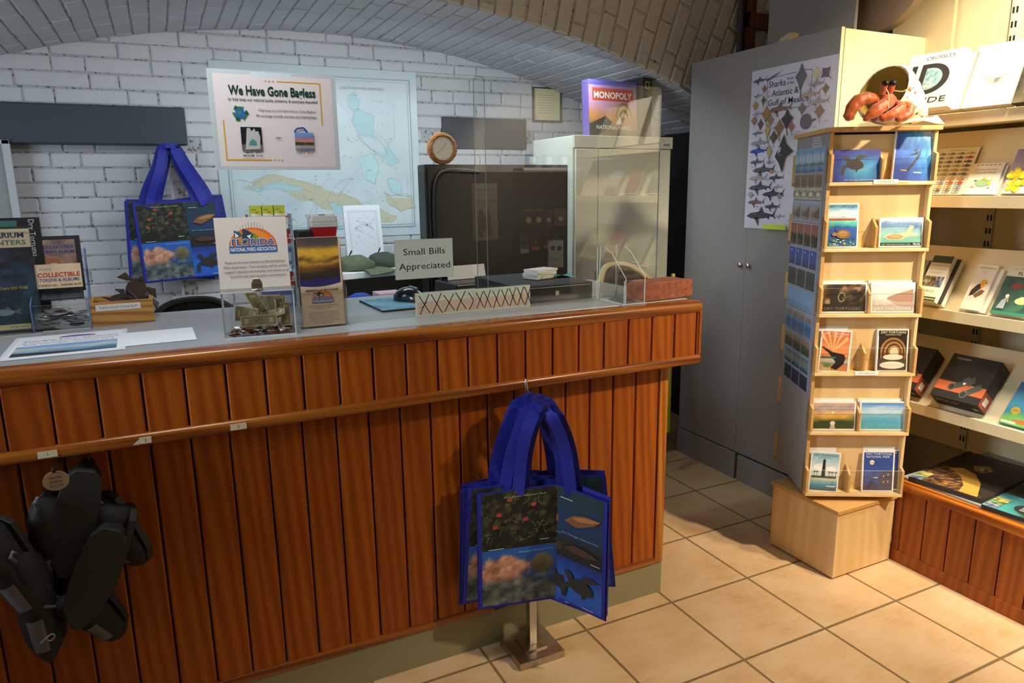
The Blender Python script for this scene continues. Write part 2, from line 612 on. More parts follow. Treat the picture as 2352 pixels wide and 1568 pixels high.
class Art:
    """flat artwork in the local plane x right, y up, facing +z; every layer 0.12 mm above the last"""
    STEP = 0.00012

    def __init__(self, w, h, paper='#f2f0ec', thick=0.0, edge=None, back=None, bend=None):
        self.w, self.h = w, h
        self.V, self.F, self.C = [], [], []
        self.k = 1
        self.bend = bend
        if thick:
            c = lin(edge or paper)
            v = [(x, y, z) for z in (-thick, 0) for y in (0, h) for x in (0, w)]
            f = [(0, 2, 3, 1), (0, 1, 5, 4), (2, 6, 7, 3), (0, 4, 6, 2), (1, 3, 7, 5)]
            self.raw(v, f, [c] * 8)
        nx = 10 if bend else 1
        self.quadgrid(0, 0, w, h, paper, nx)

    def raw(self, v, f, c):
        b = len(self.V)
        self.V += v; self.C += c
        self.F += [tuple(b + i for i in q) for q in f]

    def quadgrid(self, x0, y0, x1, y1, col, n=1):
        z = self.k * self.STEP; self.k += 1
        v = []; f = []
        for j in range(n + 1):
            for i in range(n + 1):
                v.append((x0 + (x1 - x0) * i / n, y0 + (y1 - y0) * j / n, z))
        w = n + 1
        f = [(j * w + i, j * w + i + 1, (j + 1) * w + i + 1, (j + 1) * w + i) for j in range(n) for i in range(n)]
        self.raw(v, f, [lin(col)] * len(v))
        return self

    def rect(self, x0, y0, x1, y1, col):
        return self.quadgrid(x0, y0, x1, y1, col, 10 if self.bend else 1)

    def pic(self, x0, y0, x1, y1, fn, nx=16, ny=16):
        z = self.k * self.STEP; self.k += 1
        u = np.linspace(0, 1, nx + 1); v = np.linspace(0, 1, ny + 1)
        U, Vv = np.meshgrid(u, v)
        c = np.clip(fn(U, Vv), 0, 1).reshape(-1, 3)
        c = np.where(c <= 0.04045, c / 12.92, ((c + 0.055) / 1.055) ** 2.4)
        vs = [(x0 + (x1 - x0) * a, y0 + (y1 - y0) * b, z) for b in v for a in u]
        w = nx + 1
        f = [(j * w + i, j * w + i + 1, (j + 1) * w + i + 1, (j + 1) * w + i) for j in range(ny) for i in range(nx)]
        self.raw(vs, f, [tuple(q) for q in c])
        return self

    def poly(self, pts, col, dz=True):
        z = self.k * self.STEP
        if dz:
            self.k += 1
        self.raw([(p[0], p[1], z) for p in pts], [tuple(range(len(pts)))], [lin(col)] * len(pts))
        return self

    def ell(self, cx, cy, rx, ry, col, n=18, a=0.0, a0=0, a1=2 * PI, dz=True):
        ca, sa = math.cos(a), math.sin(a)
        full = abs(a1 - a0 - 2 * PI) < 1e-6
        P = []
        for k in range(n if full else n + 1):
            t = a0 + (a1 - a0) * k / n
            x, y = rx * math.cos(t), ry * math.sin(t)
            P.append((cx + x * ca - y * sa, cy + x * sa + y * ca))
        return self.poly(P, col, dz)

    def line(self, x0, y0, x1, y1, w, col, dz=True):
        d = math.hypot(x1 - x0, y1 - y0) or 1
        nx, ny = -(y1 - y0) / d * w / 2, (x1 - x0) / d * w / 2
        return self.poly([(x0 - nx, y0 - ny), (x1 - nx, y1 - ny), (x1 + nx, y1 + ny), (x0 + nx, y0 + ny)], col, dz)

    def box(self, x0, y0, x1, y1, w, col):
        z = self.k
        for q in ((x0, y0, x1, y0), (x1, y0, x1, y1), (x1, y1, x0, y1), (x0, y1, x0, y0)):
            self.line(*q, w, col, dz=False)
        self.k = z + 1
        return self

    def text(self, s, x, y, h, col, w=None, al='c', bold=0.0, shear=0.0, rot=0.0, maxw=None):
        """baseline at y, capital height h; w stretches the line to a width"""
        v, f = text_geo(s, bold, shear)
        if not len(v):
            return self
        k = h / 0.72
        lo, hi = v[:, 0].min(), v[:, 0].max()
        kx = k
        if w:
            kx = w / (hi - lo)
        elif maxw and (hi - lo) * k > maxw:
            kx = maxw / (hi - lo)
        W = (hi - lo) * kx
        off = {'c': -W / 2, 'l': 0, 'r': -W}[al]
        X = (v[:, 0] - lo) * kx + off; Y = v[:, 1] * k
        ca, sa = math.cos(rot), math.sin(rot)
        z = self.k * self.STEP; self.k += 1
        self.raw([(x + a * ca - b * sa, y + a * sa + b * ca, z) for a, b in zip(X, Y)], f, [lin(col)] * len(v))
        return self

    # small drawn animals
    def fish(self, cx, cy, L, col, fin=None, flip=1, rot=0.0, tall=0.3):
        ca, sa = math.cos(rot), math.sin(rot)
        R = lambda x, y: (cx + (x * flip) * ca * L - y * L * sa, cy + (x * flip) * sa * L + y * L * ca)
        top = [R(-0.5 + 0.75 * t, tall / 2 * math.sin(PI * min(1, t * 0.93 + 0.02)) ** 0.8) for t in np.linspace(0, 1, 9)]
        bot = [R(-0.5 + 0.75 * t, -tall / 2 * math.sin(PI * min(1, t * 0.93 + 0.02)) ** 0.8) for t in np.linspace(1, 0, 9)]
        self.poly([R(0.2, 0.02), R(0.5, tall * 0.55), R(0.42, 0), R(0.5, -tall * 0.5), R(0.2, -0.02)], fin or col, False)
        self.poly([R(-0.15, tall * 0.4), R(0.02, tall * 0.85), R(0.12, tall * 0.3)], fin or col, False)
        self.poly(top + bot, col)
        return self

    def shark(self, cx, cy, L, col, flip=1, rot=0.0):
        ca, sa = math.cos(rot), math.sin(rot)
        R = lambda x, y: (cx + (x * flip) * ca * L - y * L * sa, cy + (x * flip) * sa * L + y * L * ca)
        self.poly([R(-0.5, 0), R(-0.36, 0.07), R(-0.12, 0.095), R(0.12, 0.07), R(0.36, 0.02), R(0.36, -0.015), R(0.1, -0.055), R(-0.15, -0.075), R(-0.38, -0.05)], col, False)
        self.poly([R(-0.1, 0.08), R(0.0, 0.23), R(0.06, 0.07)], col, False)
        self.poly([R(0.33, 0), R(0.5, 0.2), R(0.4, 0.01), R(0.46, -0.1), R(0.33, -0.01)], col, False)
        self.poly([R(-0.24, -0.05), R(-0.1, -0.25), R(-0.1, -0.05)], col, False)
        self.poly([R(0.16, -0.04), R(0.24, -0.1), R(0.24, -0.02)], col)
        return self

    def ray(self, cx, cy, s, col, rot=0.0, fat=1.0, tail=True):
        ca, sa = math.cos(rot), math.sin(rot)
        R = lambda x, y: (cx + x * s * fat * ca - y * s * sa, cy + x * s * fat * sa + y * s * ca)
        self.poly([R(0, 0.5), R(0.2, 0.22), R(0.5, 0.02), R(0.2, -0.25), R(0.06, -0.45), R(-0.06, -0.45), R(-0.2, -0.25), R(-0.5, 0.02), R(-0.2, 0.22)], col, not tail)
        if tail:
            self.line(*R(0, -0.4), *R(0.1, -0.8), s * 0.05, col)
        return self

    def turtle(self, cx, cy, s, shell='#3b332c', skin='#4a463f', rot=0.0, flip=1):
        ca, sa = math.cos(rot), math.sin(rot)
        R = lambda x, y: (cx + x * flip * s * ca - y * s * sa, cy + x * flip * s * sa + y * s * ca)
        self.poly([R(-0.25, 0.03), R(-0.36, -0.02), R(-0.44, -0.12), R(-0.46, -0.26), R(-0.42, -0.40), R(-0.36, -0.41), R(-0.33, -0.30), R(-0.31, -0.14), R(-0.20, -0.06)], skin, False)
        self.poly([R(0.02, 0.16), R(0.06, 0.28), R(0.16, 0.34), R(0.32, 0.33), R(0.50, 0.29), R(0.34, 0.23), R(0.20, 0.17), R(0.12, 0.12)], skin, False)
        self.poly([R(0.06, -0.16), R(0.06, -0.28), R(0.10, -0.27), R(0.16, -0.14)], skin, False)
        self.poly([R(0.24, -0.08), R(0.36, -0.13), R(0.26, 0.0)], skin, False)
        self.poly([R(-0.22, 0.02), R(-0.30, 0.14), R(-0.37, 0.22), R(-0.36, 0.30), R(-0.27, 0.32), R(-0.19, 0.26), R(-0.14, 0.14)], skin, False)
        self.k += 1
        self.ell(*R(0.03, 0.0), 0.30 * s, 0.18 * s, shell, a=rot - 0.12 * flip)
        return self

    def palm(self, x, y, h, col):
        self.line(x, y, x + h * 0.06, y + h, h * 0.05, col, False)
        for a in (0.1, 0.8, 1.6, 2.4, 3.0, -0.4, 3.5):
            self.line(x + h * 0.06, y + h, x + h * 0.06 + math.cos(a) * h * 0.32, y + h + math.sin(a) * h * 0.22, h * 0.05, col, False)
        self.k += 1
        return self

    def put(self, mb, m=None, mi=0):
        V = self.V
        if self.bend:
            V = [self.bend(p) for p in V]
        mb.add(V, self.F, mi, self.C, m)
        return self

    def obj(self, name, parent=None, mat=None, m=None, label=None):
        mb = MB(mat or PRINT)
        self.put(mb)
        o = mb.build(name, parent, label=label)
        if m is not None:
            if parent is None:
                o.matrix_world = m
            else:
                o.matrix_basis = m
        return o

# ================================================================ THE SETTING
YB, YF = 1.72, 0.87
VC, VR = (-1.003, -2.395), 4.551          # centre (x, z) and radius of the shallow brick vault


def vz(x, r=VR):
    return VC[1] + math.sqrt(max(0.0, r * r - (x - VC[0]) ** 2))


mb = MB([FLOOR])
mb.box(-3.6, 1.6, -3.4, 2.1, -0.1, 0.0)
struct(mb.build('floor'))


def brick_field(mb, fmap, s0, s1, row, t0, t1, lens=(0.275, 0.125), gap=0.007, h=0.007, jit=0.0018, keep=None, soft=0.006, run=False):
    s = s0; k = 0
    while s < s1 - 0.01:
        t = t0 - random.uniform(0, lens[0]); i = k % 2
        while t < t1:
            L = lens[i % 2] * random.uniform(0.94, 1.06)
            a0, a1, b0, b1 = s + gap / 2, s + row - gap / 2, t + gap / 2, t + L - gap / 2
            if b1 > t0 and b0 < t1:
                b0c, b1c = max(b0, t0), min(b1, t1)
                if b1c - b0c > 0.02 and (keep is None or keep((a0 + a1) / 2, (b0c + b1c) / 2)):
                    hh = h * random.uniform(0.7, 1.2)
                    j = lambda: random.uniform(-jit, jit)
                    V = [fmap(a0 + j(), b0c + j(), -0.01), fmap(a1 + j(), b0c + j(), -0.01), fmap(a1 + j(), b1c + j(), -0.01), fmap(a0 + j(), b1c + j(), -0.01)]
                    mid = [(a0, b0c), (a1, b0c), (a1, b1c), (a0, b1c)]
                    V += [fmap(p + j(), q + j(), hh * 0.45) for p, q in mid]
                    g = soft
                    V += [fmap(a0 + g + j(), b0c + g + j(), hh), fmap(a1 - g + j(), b0c + g + j(), hh), fmap(a1 - g + j(), b1c - g + j(), hh), fmap(a0 + g + j(), b1c - g + j(), hh)]
                    F = [(8, 9, 10, 11)] + [(q, (q + 1) % 4, 4 + (q + 1) % 4, 4 + q) for q in range(4)] + [(4 + q, 4 + (q + 1) % 4, 8 + (q + 1) % 4, 8 + q) for q in range(4)]
                    mb.add(V, F, 0)
            t += L; i += 1
        s += row; k += 1


# back wall of white painted brick, its recess under the left beam
mb = MB([PAINT, JOINT])
brick_field(mb, lambda s, t, h: (t, YB - h, s), 0.5, 2.20, 0.0672, -3.2, 1.05,
            keep=lambda s, t: not (t < -1.705 and s < 1.775) and s < vz(t) + 0.05 and not (-0.345 < t < 0.2 and 1.61 < s < 1.775))
brick_field(mb, lambda s, t, h: (t, YB + 0.10 - h, s), 0.5, 1.62, 0.0672, -3.2, -1.69)
mb.box(-1.70, 1.6, YB, YB + 0.06, 0, 2.4, 1)
mb.box(-3.3, -1.70, YB, YB + 0.06, 1.70, 2.4, 1)
mb.box(-3.3, -1.6, YB + 0.10, YB + 0.16, 0, 1.9, 1)
mb.box(-1.712, -1.70, YB - 0.004, YB + 0.10, 0, 1.62, 0)
struct(mb.build('wall_back'))

# shallow barrel vault over the staff side
mb = MB([PAINT_VAULT, JOINT])
a0 = math.asin((-3.3 - VC[0]) / VR); a1 = math.asin((1.06 - VC[0]) / VR)


def vmap(s, t, h):
    a = s / VR
    return (VC[0] + (VR - h) * math.sin(a), t, VC[1] + (VR - h) * math.cos(a))


brick_field(mb, vmap, a0 * VR, a1 * VR, 0.070, YF, YB, lens=(0.27, 0.24), gap=0.007, h=0.006, jit=0.003)
mb.grid(lambda u, v: vmap((a0 + (a1 - a0) * u) * VR, YF + 0.005 + (YB - YF) * v, 0), 40, 1, 1)
struct(mb.build('ceiling'))

# face of the arch that opens the vault to the shop: radial bricks
mb = MB([PAINT_WARM, JOINT_WARM])
b0 = math.asin((-3.3 - VC[0]) / VR); b1 = math.asin((1.05 - VC[0]) / VR)


def fmap_face(s, t, h):
    a = s / VR
    return (VC[0] + t * math.sin(a), YF - h, VC[1] + t * math.cos(a))


brick_field(mb, fmap_face, 0.05 * VR, b1 * VR, 0.074, VR, VR + 1.15, lens=(0.24, 0.20), gap=0.010, h=0.009, jit=0.003)
mb.grid(lambda u, v: fmap_face((b0 + (b1 - b0) * u) * VR, VR + 1.2 * v, 0), 40, 1, 1)
struct(mb.build('wall_arch'))

# side walls, the pier behind the lockers, rear wall and shop ceiling (what the daylight and lamps bounce off)
PLASTER = M('white_block_wall', '#cdc6b8', 0.7, 0.06, 6, bump=0.2)
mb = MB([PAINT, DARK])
mb.box(1.0, 1.3, YF, YB + 0.1, 0, 1.80, 1)  # near-black, not brick white: the unlit alcove's shade put into the colour
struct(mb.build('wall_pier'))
mb = MB([PLASTER])
mb.box(1.27, 1.40, -3.2, YF + 0.3, 0, 2.9)
mb.box(1.262, 1.27, -3.2, 0.6, 2.055, 2.061)
struct(mb.build('wall_right'))
mb = MB([PLASTER])
mb.box(-3.5, -3.4, -3.2, 2.0, 0, 2.9)
struct(mb.build('wall_left'))
mb = MB([M('rear_wall_paint', '#b5aea2', 0.8)])
mb.box(-3.5, 1.4, -3.3, -3.2, 0, 2.9)
struct(mb.build('wall_rear'))
mb = MB([M('shop_ceiling_paint', '#8a857c', 0.8)])
mb.box(-3.5, 1.4, -3.3, YF, 2.85, 2.95)
struct(mb.build('trim_1'))

for nm, x0, x1 in (('trim_2', -3.25, -1.617), ('trim_3', -0.344, 0.172)):
    mb = MB([GREYBEAM])
    mb.box(x0, x1, YB - 0.018, YB + 0.14, 1.608, 1.776)
    struct(mb.build(nm, bevel=0.006))

# ================================================================ SERVICE COUNTER
CX0, CX1 = -2.75, -0.331            # base panel
FY, OY = -0.271, -0.346             # base front, overhanging box front
OX1 = -0.262
ct = thing('service_counter', 'long pine-boarded service counter with grey laminate top and rounded rails', 'counter', (-1.5, -0.271, 0))
inv = T(1.5, 0.271, 0)


def cpart(mats):
    return MB(mats, inv)


def boards(mb, x0, x1, y, z0, z1, pitch=0.0867, phase=-0.285, th=0.012):
    x = phase
    edges = []
    while x > x0:
        edges.append(x); x -= pitch
    edges = [x1] + [e for e in edges if e < x1 - 0.01] + [x0]
    for b, a in zip(edges[:-1], edges[1:]):
        g = 0.0022; c = 0.003
        P = [(a + g, y + th), (a + g, y + c), (a + g + c, y), (b - g - c, y), (b - g, y + c), (b - g, y + th)]
        mb.prism(P, z0, z1, 0)
    mb.box(x0, x1, y + th * 0.8, y + th + 0.004, z0, z1, 1)


mb = cpart([PLANK, GROOVE]); boards(mb, CX0 - 0.3, OX1 - 0.012, OY, 0.858, 1.000); mb.build('fascia_boards', ct)
mb = cpart([PLANK, GROOVE]); boards(mb, CX0 - 0.3, CX1 - 0.035, FY, 0.140, 0.86, phase=-0.372); mb.build('front_boards', ct)
mb = cpart([NOSEZ]); mb.box(CX1 - 0.034, CX1, FY - 0.003, 0.25, 0.118, 0.86); mb.build('corner_post', ct, bevel=0.003)
mb = cpart([NOSE]); mb.box(CX0 - 0.3, CX1 - 0.034, FY - 0.004, FY + 0.014, 0.118, 0.141); mb.build('base_rail', ct, bevel=0.003)
mb = cpart([KICK]); mb.box(CX0 - 0.3, CX1, FY + 0.004, 0.25, 0.0, 0.118); mb.build('kickboard', ct)


def railprof(path, y0, y1, z0, z1, name, r=0.016):
    mb = cpart([NOSE])
    mb.box(CX0 - 0.3, OX1, y0, y1, z0, z1)
    return mb.build(name, ct, bevel=r, segs=4, smooth=True)


mb = cpart([NOSE]); mb.box(CX0 - 0.3, OX1, OY - 0.006, OY + 0.060, 0.995, 1.034); mb.build('top_rail', ct, bevel=0.015, segs=5, smooth=True)
mb = cpart([NOSE]); mb.box(CX0 - 0.3, OX1 - 0.003, OY - 0.008, OY + 0.030, 0.832, 0.861); mb.build('lower_rail', ct, bevel=0.010, segs=4, smooth=True)
mb = cpart([PLANKY]); mb.box(OX1 - 0.012, OX1, OY + 0.002, 0.25, 0.858, 1.000); mb.box(CX0 - 0.3, OX1, OY + 0.004, 0.26, 0.84, 0.857); mb.build('end_panel', ct, bevel=0.004)
mb = cpart([LAMINATE]); mb.box(CX0 - 0.3, OX1 - 0.02, OY + 0.052, 0.292, 1.000, 1.035); mb.build('worktop', ct, bevel=0.002)
# numbered stickers on the lower rail (they move with the counter)
for px, sh_, s in ((-2.0545, 0, '1'), (-1.863, 1, '2'), (-1.6735, 2, '3')):
    a = Art(0.036, 0.015, '#d9d2b4', thick=0.0006)
    if sh_ == 1:
        a = Art(0.024, 0.015, '#d9d2b4', thick=0.0006)
        a.poly([(-0.014, 0), (0, 0), (0, 0.012)], '#d9d2b4')
    a.text(s, a.w / 2, 0.004, 0.007, '#4a443a')
    a.obj('number_sticker', ct, m=T(1.5, 0.271, 0) @ frame((px, OY - 0.0089, 0.839), (1, 0, 0), (0, 0, 1)), label={'1': 'worn cream sticker with number 1', '2': 'torn cream sticker with number 2', '3': 'small cream sticker with number 3'}[s])

# ================================================================ LOCKERS
LX, LY0, LY1, LH = 0.602, -0.054, 0.794, 1.965
lk = thing('locker_cabinet', 'tall grey two-door laminate cabinet behind the postcard tower', 'cabinet', (LX, 0.37, 0))
li = T(-LX, -0.37, 0)
mb = MB([LOCKERGREY, CREAM], li)
mb.box(LX + 0.02, 1.11, LY0 + 0.004, LY1 - 0.002, 0.0, LH - 0.003, 0)
mb.box(LX + 0.022, 1.11, LY0, LY0 + 0.004, 0.0, LH - 0.004, 1)
mb.build('carcass', lk)
for y0, y1, kn in ((0.3748, LY1, 0.398), (LY0, 0.3738, 0.348)):
    mb = MB([LOCKERGREY, CREAM], li)
    mb.box(LX, LX + 0.018, y0, y1, 0.136, LH, 0)
    if y0 < 0:
        mb.box(LX + 0.0005, LX + 0.0175, y0 - 0.0006, y0, 0.136, LH, 1)
    d = mb.build('door', lk, bevel=0.001)
    mb = MB([CHROME], T(-LX, -0.37, 0) @ T(LX, kn, 1.032) @ Matrix.Rotation(-PI / 2, 4, 'Y'))
    mb.lathe([(0.0, -0.002), (0.006, -0.001), (0.006, 0.006), (0.0115, 0.008), (0.0115, 0.014), (0.008, 0.017), (0, 0.018)], 16)
    mb.build('knob', d, smooth=True)
mb = MB([LOCKERGREY], li)
mb.box(LX - 0.006, LX + 0.012, 0.366, LY1 + 0.001, 0.0, 0.130); mb.box(LX - 0.006, LX + 0.012, LY0, 0.35, 0.0, 0.126)
mb.build('plinth', lk, bevel=0.001)

# things standing on the cabinet and in the corner above it
mb = MB([M('grey_board', '#8f8a84', 0.7, 0.05)])
mb.box(0.80, 0.815, 0.055, 0.515, LH - 0.003, 2.55)
tag(mb.build('grey_board'), 'big flat grey board standing on top of the grey cabinet', 'board')
mb = MB([M('dull_brown_drum', '#6f5d49', 0.6, 0.1)], frame((0.93, 0.02, 2.17), (0, -1, 0), (0, 0, 1)))
mb.lathe([(0, 0), (0.17, 0), (0.19, 0.004), (0.19, 0.05), (0.17, 0.055), (0, 0.055)], 48)
o = mb.build('storage_drum', smooth=True)
tag(o, 'big round brown drum standing on edge on the grey cabinet', 'drum')
mb = MB([M('tan_panel', '#c9b993', 0.6, 0.05)])
mb.box(1.09, 1.11, -0.16, 0.10, LH - 0.6, 2.45)
tag(mb.build('tan_panel'), 'narrow tan panel standing behind the round brown drum', 'panel')
mb = MB([M('dark_conduit', '#3a3733', 0.5, 0.2)])
mb.tube([(0.93, YF - 0.035, 0.0), (0.93, YF - 0.035, 2.8)], 0.014, 10)
tag(mb.build('conduit_pipe', smooth=True), 'dark vertical pipe running up beside the brick arch', 'pipe')
mb = MB([wood('red_brown_timber', '#3f170b', '#5b2412', '#6d3219', axis=2, rough=0.5)])
mb.box(0.965, 1.01, YF - 0.06, YF - 0.02, 0.0, 2.8)
mb.box(0.965, 1.26, YF - 0.062, YF - 0.02, 2.16, 2.23)
tag(mb.build('timber_frame'), 'red-brown timber frame in the corner above the grey cabinet', 'frame')
mb = MB([M('cream_card_scrap', '#bfae8a', 0.6)])
mb.prism([(-0.03, 0), (-0.018, 0.018), (0.03, 0.032), (0.03, 0)], 0, 0.05, m=frame((0.66, 0.235, LH - 0.003), (0, -1, 0), (0, 0, 1)))
tag(mb.build('small_carton'), 'small cream carton lying on top of the grey cabinet', 'box')
mb = MB([M('lime_handle', '#b5b720', 0.4)])
mb.tube([(0.375, 0.60, 0.20), (0.56, 0.83, 0.95)], 0.011, 10)
tag(mb.build('broom_handle', smooth=True), 'yellow-green broom handle leaning in the dark gap beside the cabinet', 'broom')

# ================================================================ WALL SHELVING (right)
SX = 0.70
SH = [('flat', 1.610, 70), ('tilt', 1.335, 65), ('tilt', 0.938, 60), ('tilt', 0.575, 50)]
SY0, SY1 = -0.085, -2.36
sv = thing('wall_shelving', 'cream wall shelving with slotted uprights above a pine-boarded base', 'shelving', (0.85, -1.3, 0))
si = T(-0.85, 1.3, 0)
mb = MB([CREAMB], si); mb.box(1.128, 1.142, SY1, SY0 + 0.02, 0.30, 2.62); mb.build('back_panel', sv)
for y in (-0.375, -1.28, -2.19):
    mb = MB([M('slotted_steel', '#c9c6bb', 0.4), DARK], si)
    mb.box(1.116, 1.128, y - 0.014, y + 0.014, 0.31, 2.6, 0)
    z = 0.34
    while z < 2.58:
        mb.box(1.1155, 1.117, y - 0.010, y - 0.003, z, z + 0.022, 1); mb.box(1.1155, 1.117, y + 0.003, y + 0.010, z, z + 0.022, 1)
        z += 0.05
    mb.build('slotted_upright', sv)
for kind, z, ang in SH:
    mb = MB([CREAM], si)
    mb.box(SX, SX + 0.02, SY1, SY0, z - 0.034, z + 0.006)
    mb.box(SX + 0.02, 1.115, SY1, SY0, z - 0.030, z - 0.012)
    if kind == 'tilt':
        a = math.radians(ang); L = 0.30 if ang < 60 else 0.26
        mb.prism([(0.0, 0), (L, 0), (L, 0.006), (0, 0.006)], 0, SY0 - SY1 - 0.01, m=frame((SX + 0.026, SY0 - 0.005, z - 0.010), (math.cos(a), 0, math.sin(a)), (-math.sin(a), 0, math.cos(a))))
    mb.build('shelf', sv, bevel=0.001)
BX = 0.575
mb = MB([PLANKY, GROOVE], si)
y = -0.510
while y > SY1:
    y1 = max(y - 0.0867, SY1)
    mb.prism([(BX + 0.002, y - 0.002), (BX + 0.012, y - 0.002), (BX + 0.012, y1 + 0.002), (BX + 0.002, y1 + 0.002), (BX, y1 + 0.005), (BX, y - 0.005)], 0.048, 0.288, 0)
    y = y1
mb.box(BX + 0.010, BX + 0.014, SY1, -0.510, 0.0, 0.29, 1)
mb.build('front_boards', sv)
mb = MB([PLANKY], si); mb.box(BX - 0.004, BX + 0.012, SY1, -0.478, 0, 0.048); mb.build('base_rail', sv, bevel=0.003)
mb = MB([PLANKY], si); mb.box(BX, BX + 0.02, -0.510, -0.478, 0.0, 0.29); mb.build('corner_post', sv, bevel=0.008, segs=3)
mb = MB([NOSEY], si); mb.box(BX - 0.012, BX + 0.028, SY1, -0.490, 0.284, 0.322); mb.build('top_rail', sv, bevel=0.013, segs=4, smooth=True)
mb = MB([LAMINATE], si); mb.box(BX + 0.026, 1.128, SY1, -0.478, 0.29, 0.325); mb.build('base_top', sv)


def slope(k, off=0.0):
    """matrix of a shelf's display slope: x along the shelf towards the viewer, y up the slope"""
    _, z, ang = SH[k]
    a = math.radians(ang)
    return lambda s, t=0.0, d=0.0, da=0.0: frame((0.72 + math.cos(a) * t - math.sin(a) * (off + d), -s, z + math.sin(a) * t + math.cos(a) * (off + d)), (0, -1, 0), (math.cos(a + da), 0, math.sin(a + da)))

# ================================================================ ON THE COUNTER
CT = 1.0352      # top of the laminate


def sheet(mb, w, h, th, m, r=0.0, f=0, e=1, corners=(0, 0, 0, 0)):
    """thin upright or flat sheet: faces in material f, cut edges in material e"""
    P = []
    for i, (x, y) in enumerate(((0, 0), (w, 0), (w, h), (0, h))):
        rr = corners[i]
        if rr:
            c = (x + (rr if x == 0 else -rr), y + (rr if y == 0 else -rr))
            st = {0: PI, 1: 1.5 * PI, 2: 0, 3: 0.5 * PI}[i]
            P += [(c[0] + rr * math.cos(st + k * PI / 8), c[1] + rr * math.sin(st + k * PI / 8)) for k in range(5)]
        else:
            P.append((x, y))
    n = len(P)
    v = [(p[0], p[1], 0) for p in P] + [(p[0], p[1], th) for p in P]
    mb.add(v, [tuple(reversed(range(n))), tuple(range(n, 2 * n))], f, None, m)
    mb.add(v, [(i, (i + 1) % n, n + (i + 1) % n, n + i) for i in range(n)], e, None, m)


def up(x, y, z, rz=0.0, lean=0.0):
    """upright local frame: x to the right, y up (leaning back by `lean`), facing the customer side"""
    return T(x, y, z) @ rotz(rz) @ Matrix.Rotation(PI / 2 - lean, 4, 'X')


def flat(x, y, z, rz=0.0):
    return T(x, y, z) @ rotz(rz)


# the two clear screen sheets
GY = -0.170
for x0, x1, y, lab in ((-1.636, -0.925, GY, 'clear screen sheet on the counter carrying the bagless notice'),
                       (-0.955, -0.312, GY + 0.0065, 'clear screen sheet on the counter ending beside the red brick')):
    mb = MB([PANE, SCREENEDGE])
    sheet(mb, x1 - x0, 0.655, 0.005, Matrix.Identity(4), corners=(0, 0, 0.014, 0.014))
    o = mb.build('clear_screen')
    place(o, up(x0, y, CT))
    tag(o, lab, 'screen', 'clear screen sheets on the counter')

# bagless notice, laminated, taped to the front of the left sheet
a = Art(0.300, 0.232, '#c9d3d6')
a.rect(0.012, 0.008, 0.289, 0.222, '#ede4e3')
W_, H_ = 0.300, 0.232
a.rect(0.098, 0.2185, 0.192, 0.2285, '#d9e6ea')
Y_ = '#d8a520'
a.rect(0.158, 0.2075, 0.262, 0.2105, Y_).rect(0.259, 0.108, 0.262, 0.2105, Y_)
a.rect(0.026, 0.022, 0.029, 0.116, Y_).rect(0.026, 0.022, 0.131, 0.0252, Y_)
for k in range(3):
    for x, y in ((0.131 + k * 0.0085, 0.209), (0.139 + k * 0.0085, 0.0236)):
        a.poly([(x + 0.0028 * (1 if q % 2 == 0 else 0.45) * math.sin(q * PI / 5), y + 0.0028 * (1 if q % 2 == 0 else 0.45) * math.cos(q * PI / 5)) for q in range(10)], '#c9902e')
a.text('We Have Gone Bagless', 0.146, 0.1755, 0.0215, '#123c2c', w=0.204, bold=0.03)
a.text('to help keep our national parks, preserve, & sanctuary beautiful!', 0.147, 0.1615, 0.0068, '#26302e', w=0.210, bold=0.012)
a.text('Help keep our land litter-free by Going Bagless!', 0.178, 0.1385, 0.0062, '#4a4c50', w=0.136)
a.text('We no longer provide one-time use shopping bags.', 0.175, 0.1255, 0.0062, '#3a3c40', w=0.146, bold=0.006)
for k in range(3):                                                   # three chasing arrows round a blue globe
    t0 = PI / 2 + k * 2 * PI / 3
    R2 = lambda r, t: (0.0665 + r * math.cos(t), 0.1325 + r * math.sin(t))
    a.poly([R2(0.0185, t0 - 0.62), R2(0.0185, t0 + 0.55), R2(0.0105, t0 + 0.50), R2(0.0105, t0 - 0.55)], '#2f7d3c', False)
    a.poly([R2(0.021, t0 + 0.45), R2(0.017, t0 + 1.05), R2(0.008, t0 + 0.45)], '#1f6430')
a.ell(0.0665, 0.1325, 0.0115, 0.0115, '#2f6cc2')
a.poly([(0.060, 0.135), (0.066, 0.140), (0.070, 0.134), (0.064, 0.128)], '#4b9a52').poly([(0.070, 0.128), (0.0755, 0.131), (0.074, 0.125)], '#4b9a52')
a.pic(0.064, 0.045, 0.112, 0.101, mottle([(0, '#15171c'), (1, '#23262c')], 3, 4), 2, 2)
a.rect(0.064, 0.045, 0.112, 0.060, '#75706a')
a.poly([(0.072, 0.048), (0.106, 0.050), (0.108, 0.078), (0.104, 0.092), (0.098, 0.090), (0.096, 0.098), (0.089, 0.091), (0.085, 0.099), (0.078, 0.098), (0.076, 0.080)], '#cfd3cb')
a.poly([(0.080, 0.058), (0.100, 0.057), (0.098, 0.068), (0.090, 0.074), (0.083, 0.067)], '#5c9aa0')
a.text('-or-', 0.151, 0.074, 0.0075, '#24282c', bold=0.012)
a.pic(0.190, 0.048, 0.236, 0.091, wash([(0, '#3c6cae'), (0.18, '#c9b09a'), (0.36, '#2c3b33'), (0.45, '#38423d'), (0.5, '#d99a78'), (0.62, '#b87d9a'), (0.8, '#7796cf'), (1, '#6fa0d8')], 0.10), 12, 14)
a.line(0.190, 0.091, 0.197, 0.100, 0.004, '#1c4b93').line(0.197, 0.100, 0.213, 0.102, 0.004, '#1c4b93').line(0.213, 0.102, 0.222, 0.091, 0.004, '#1c4b93')
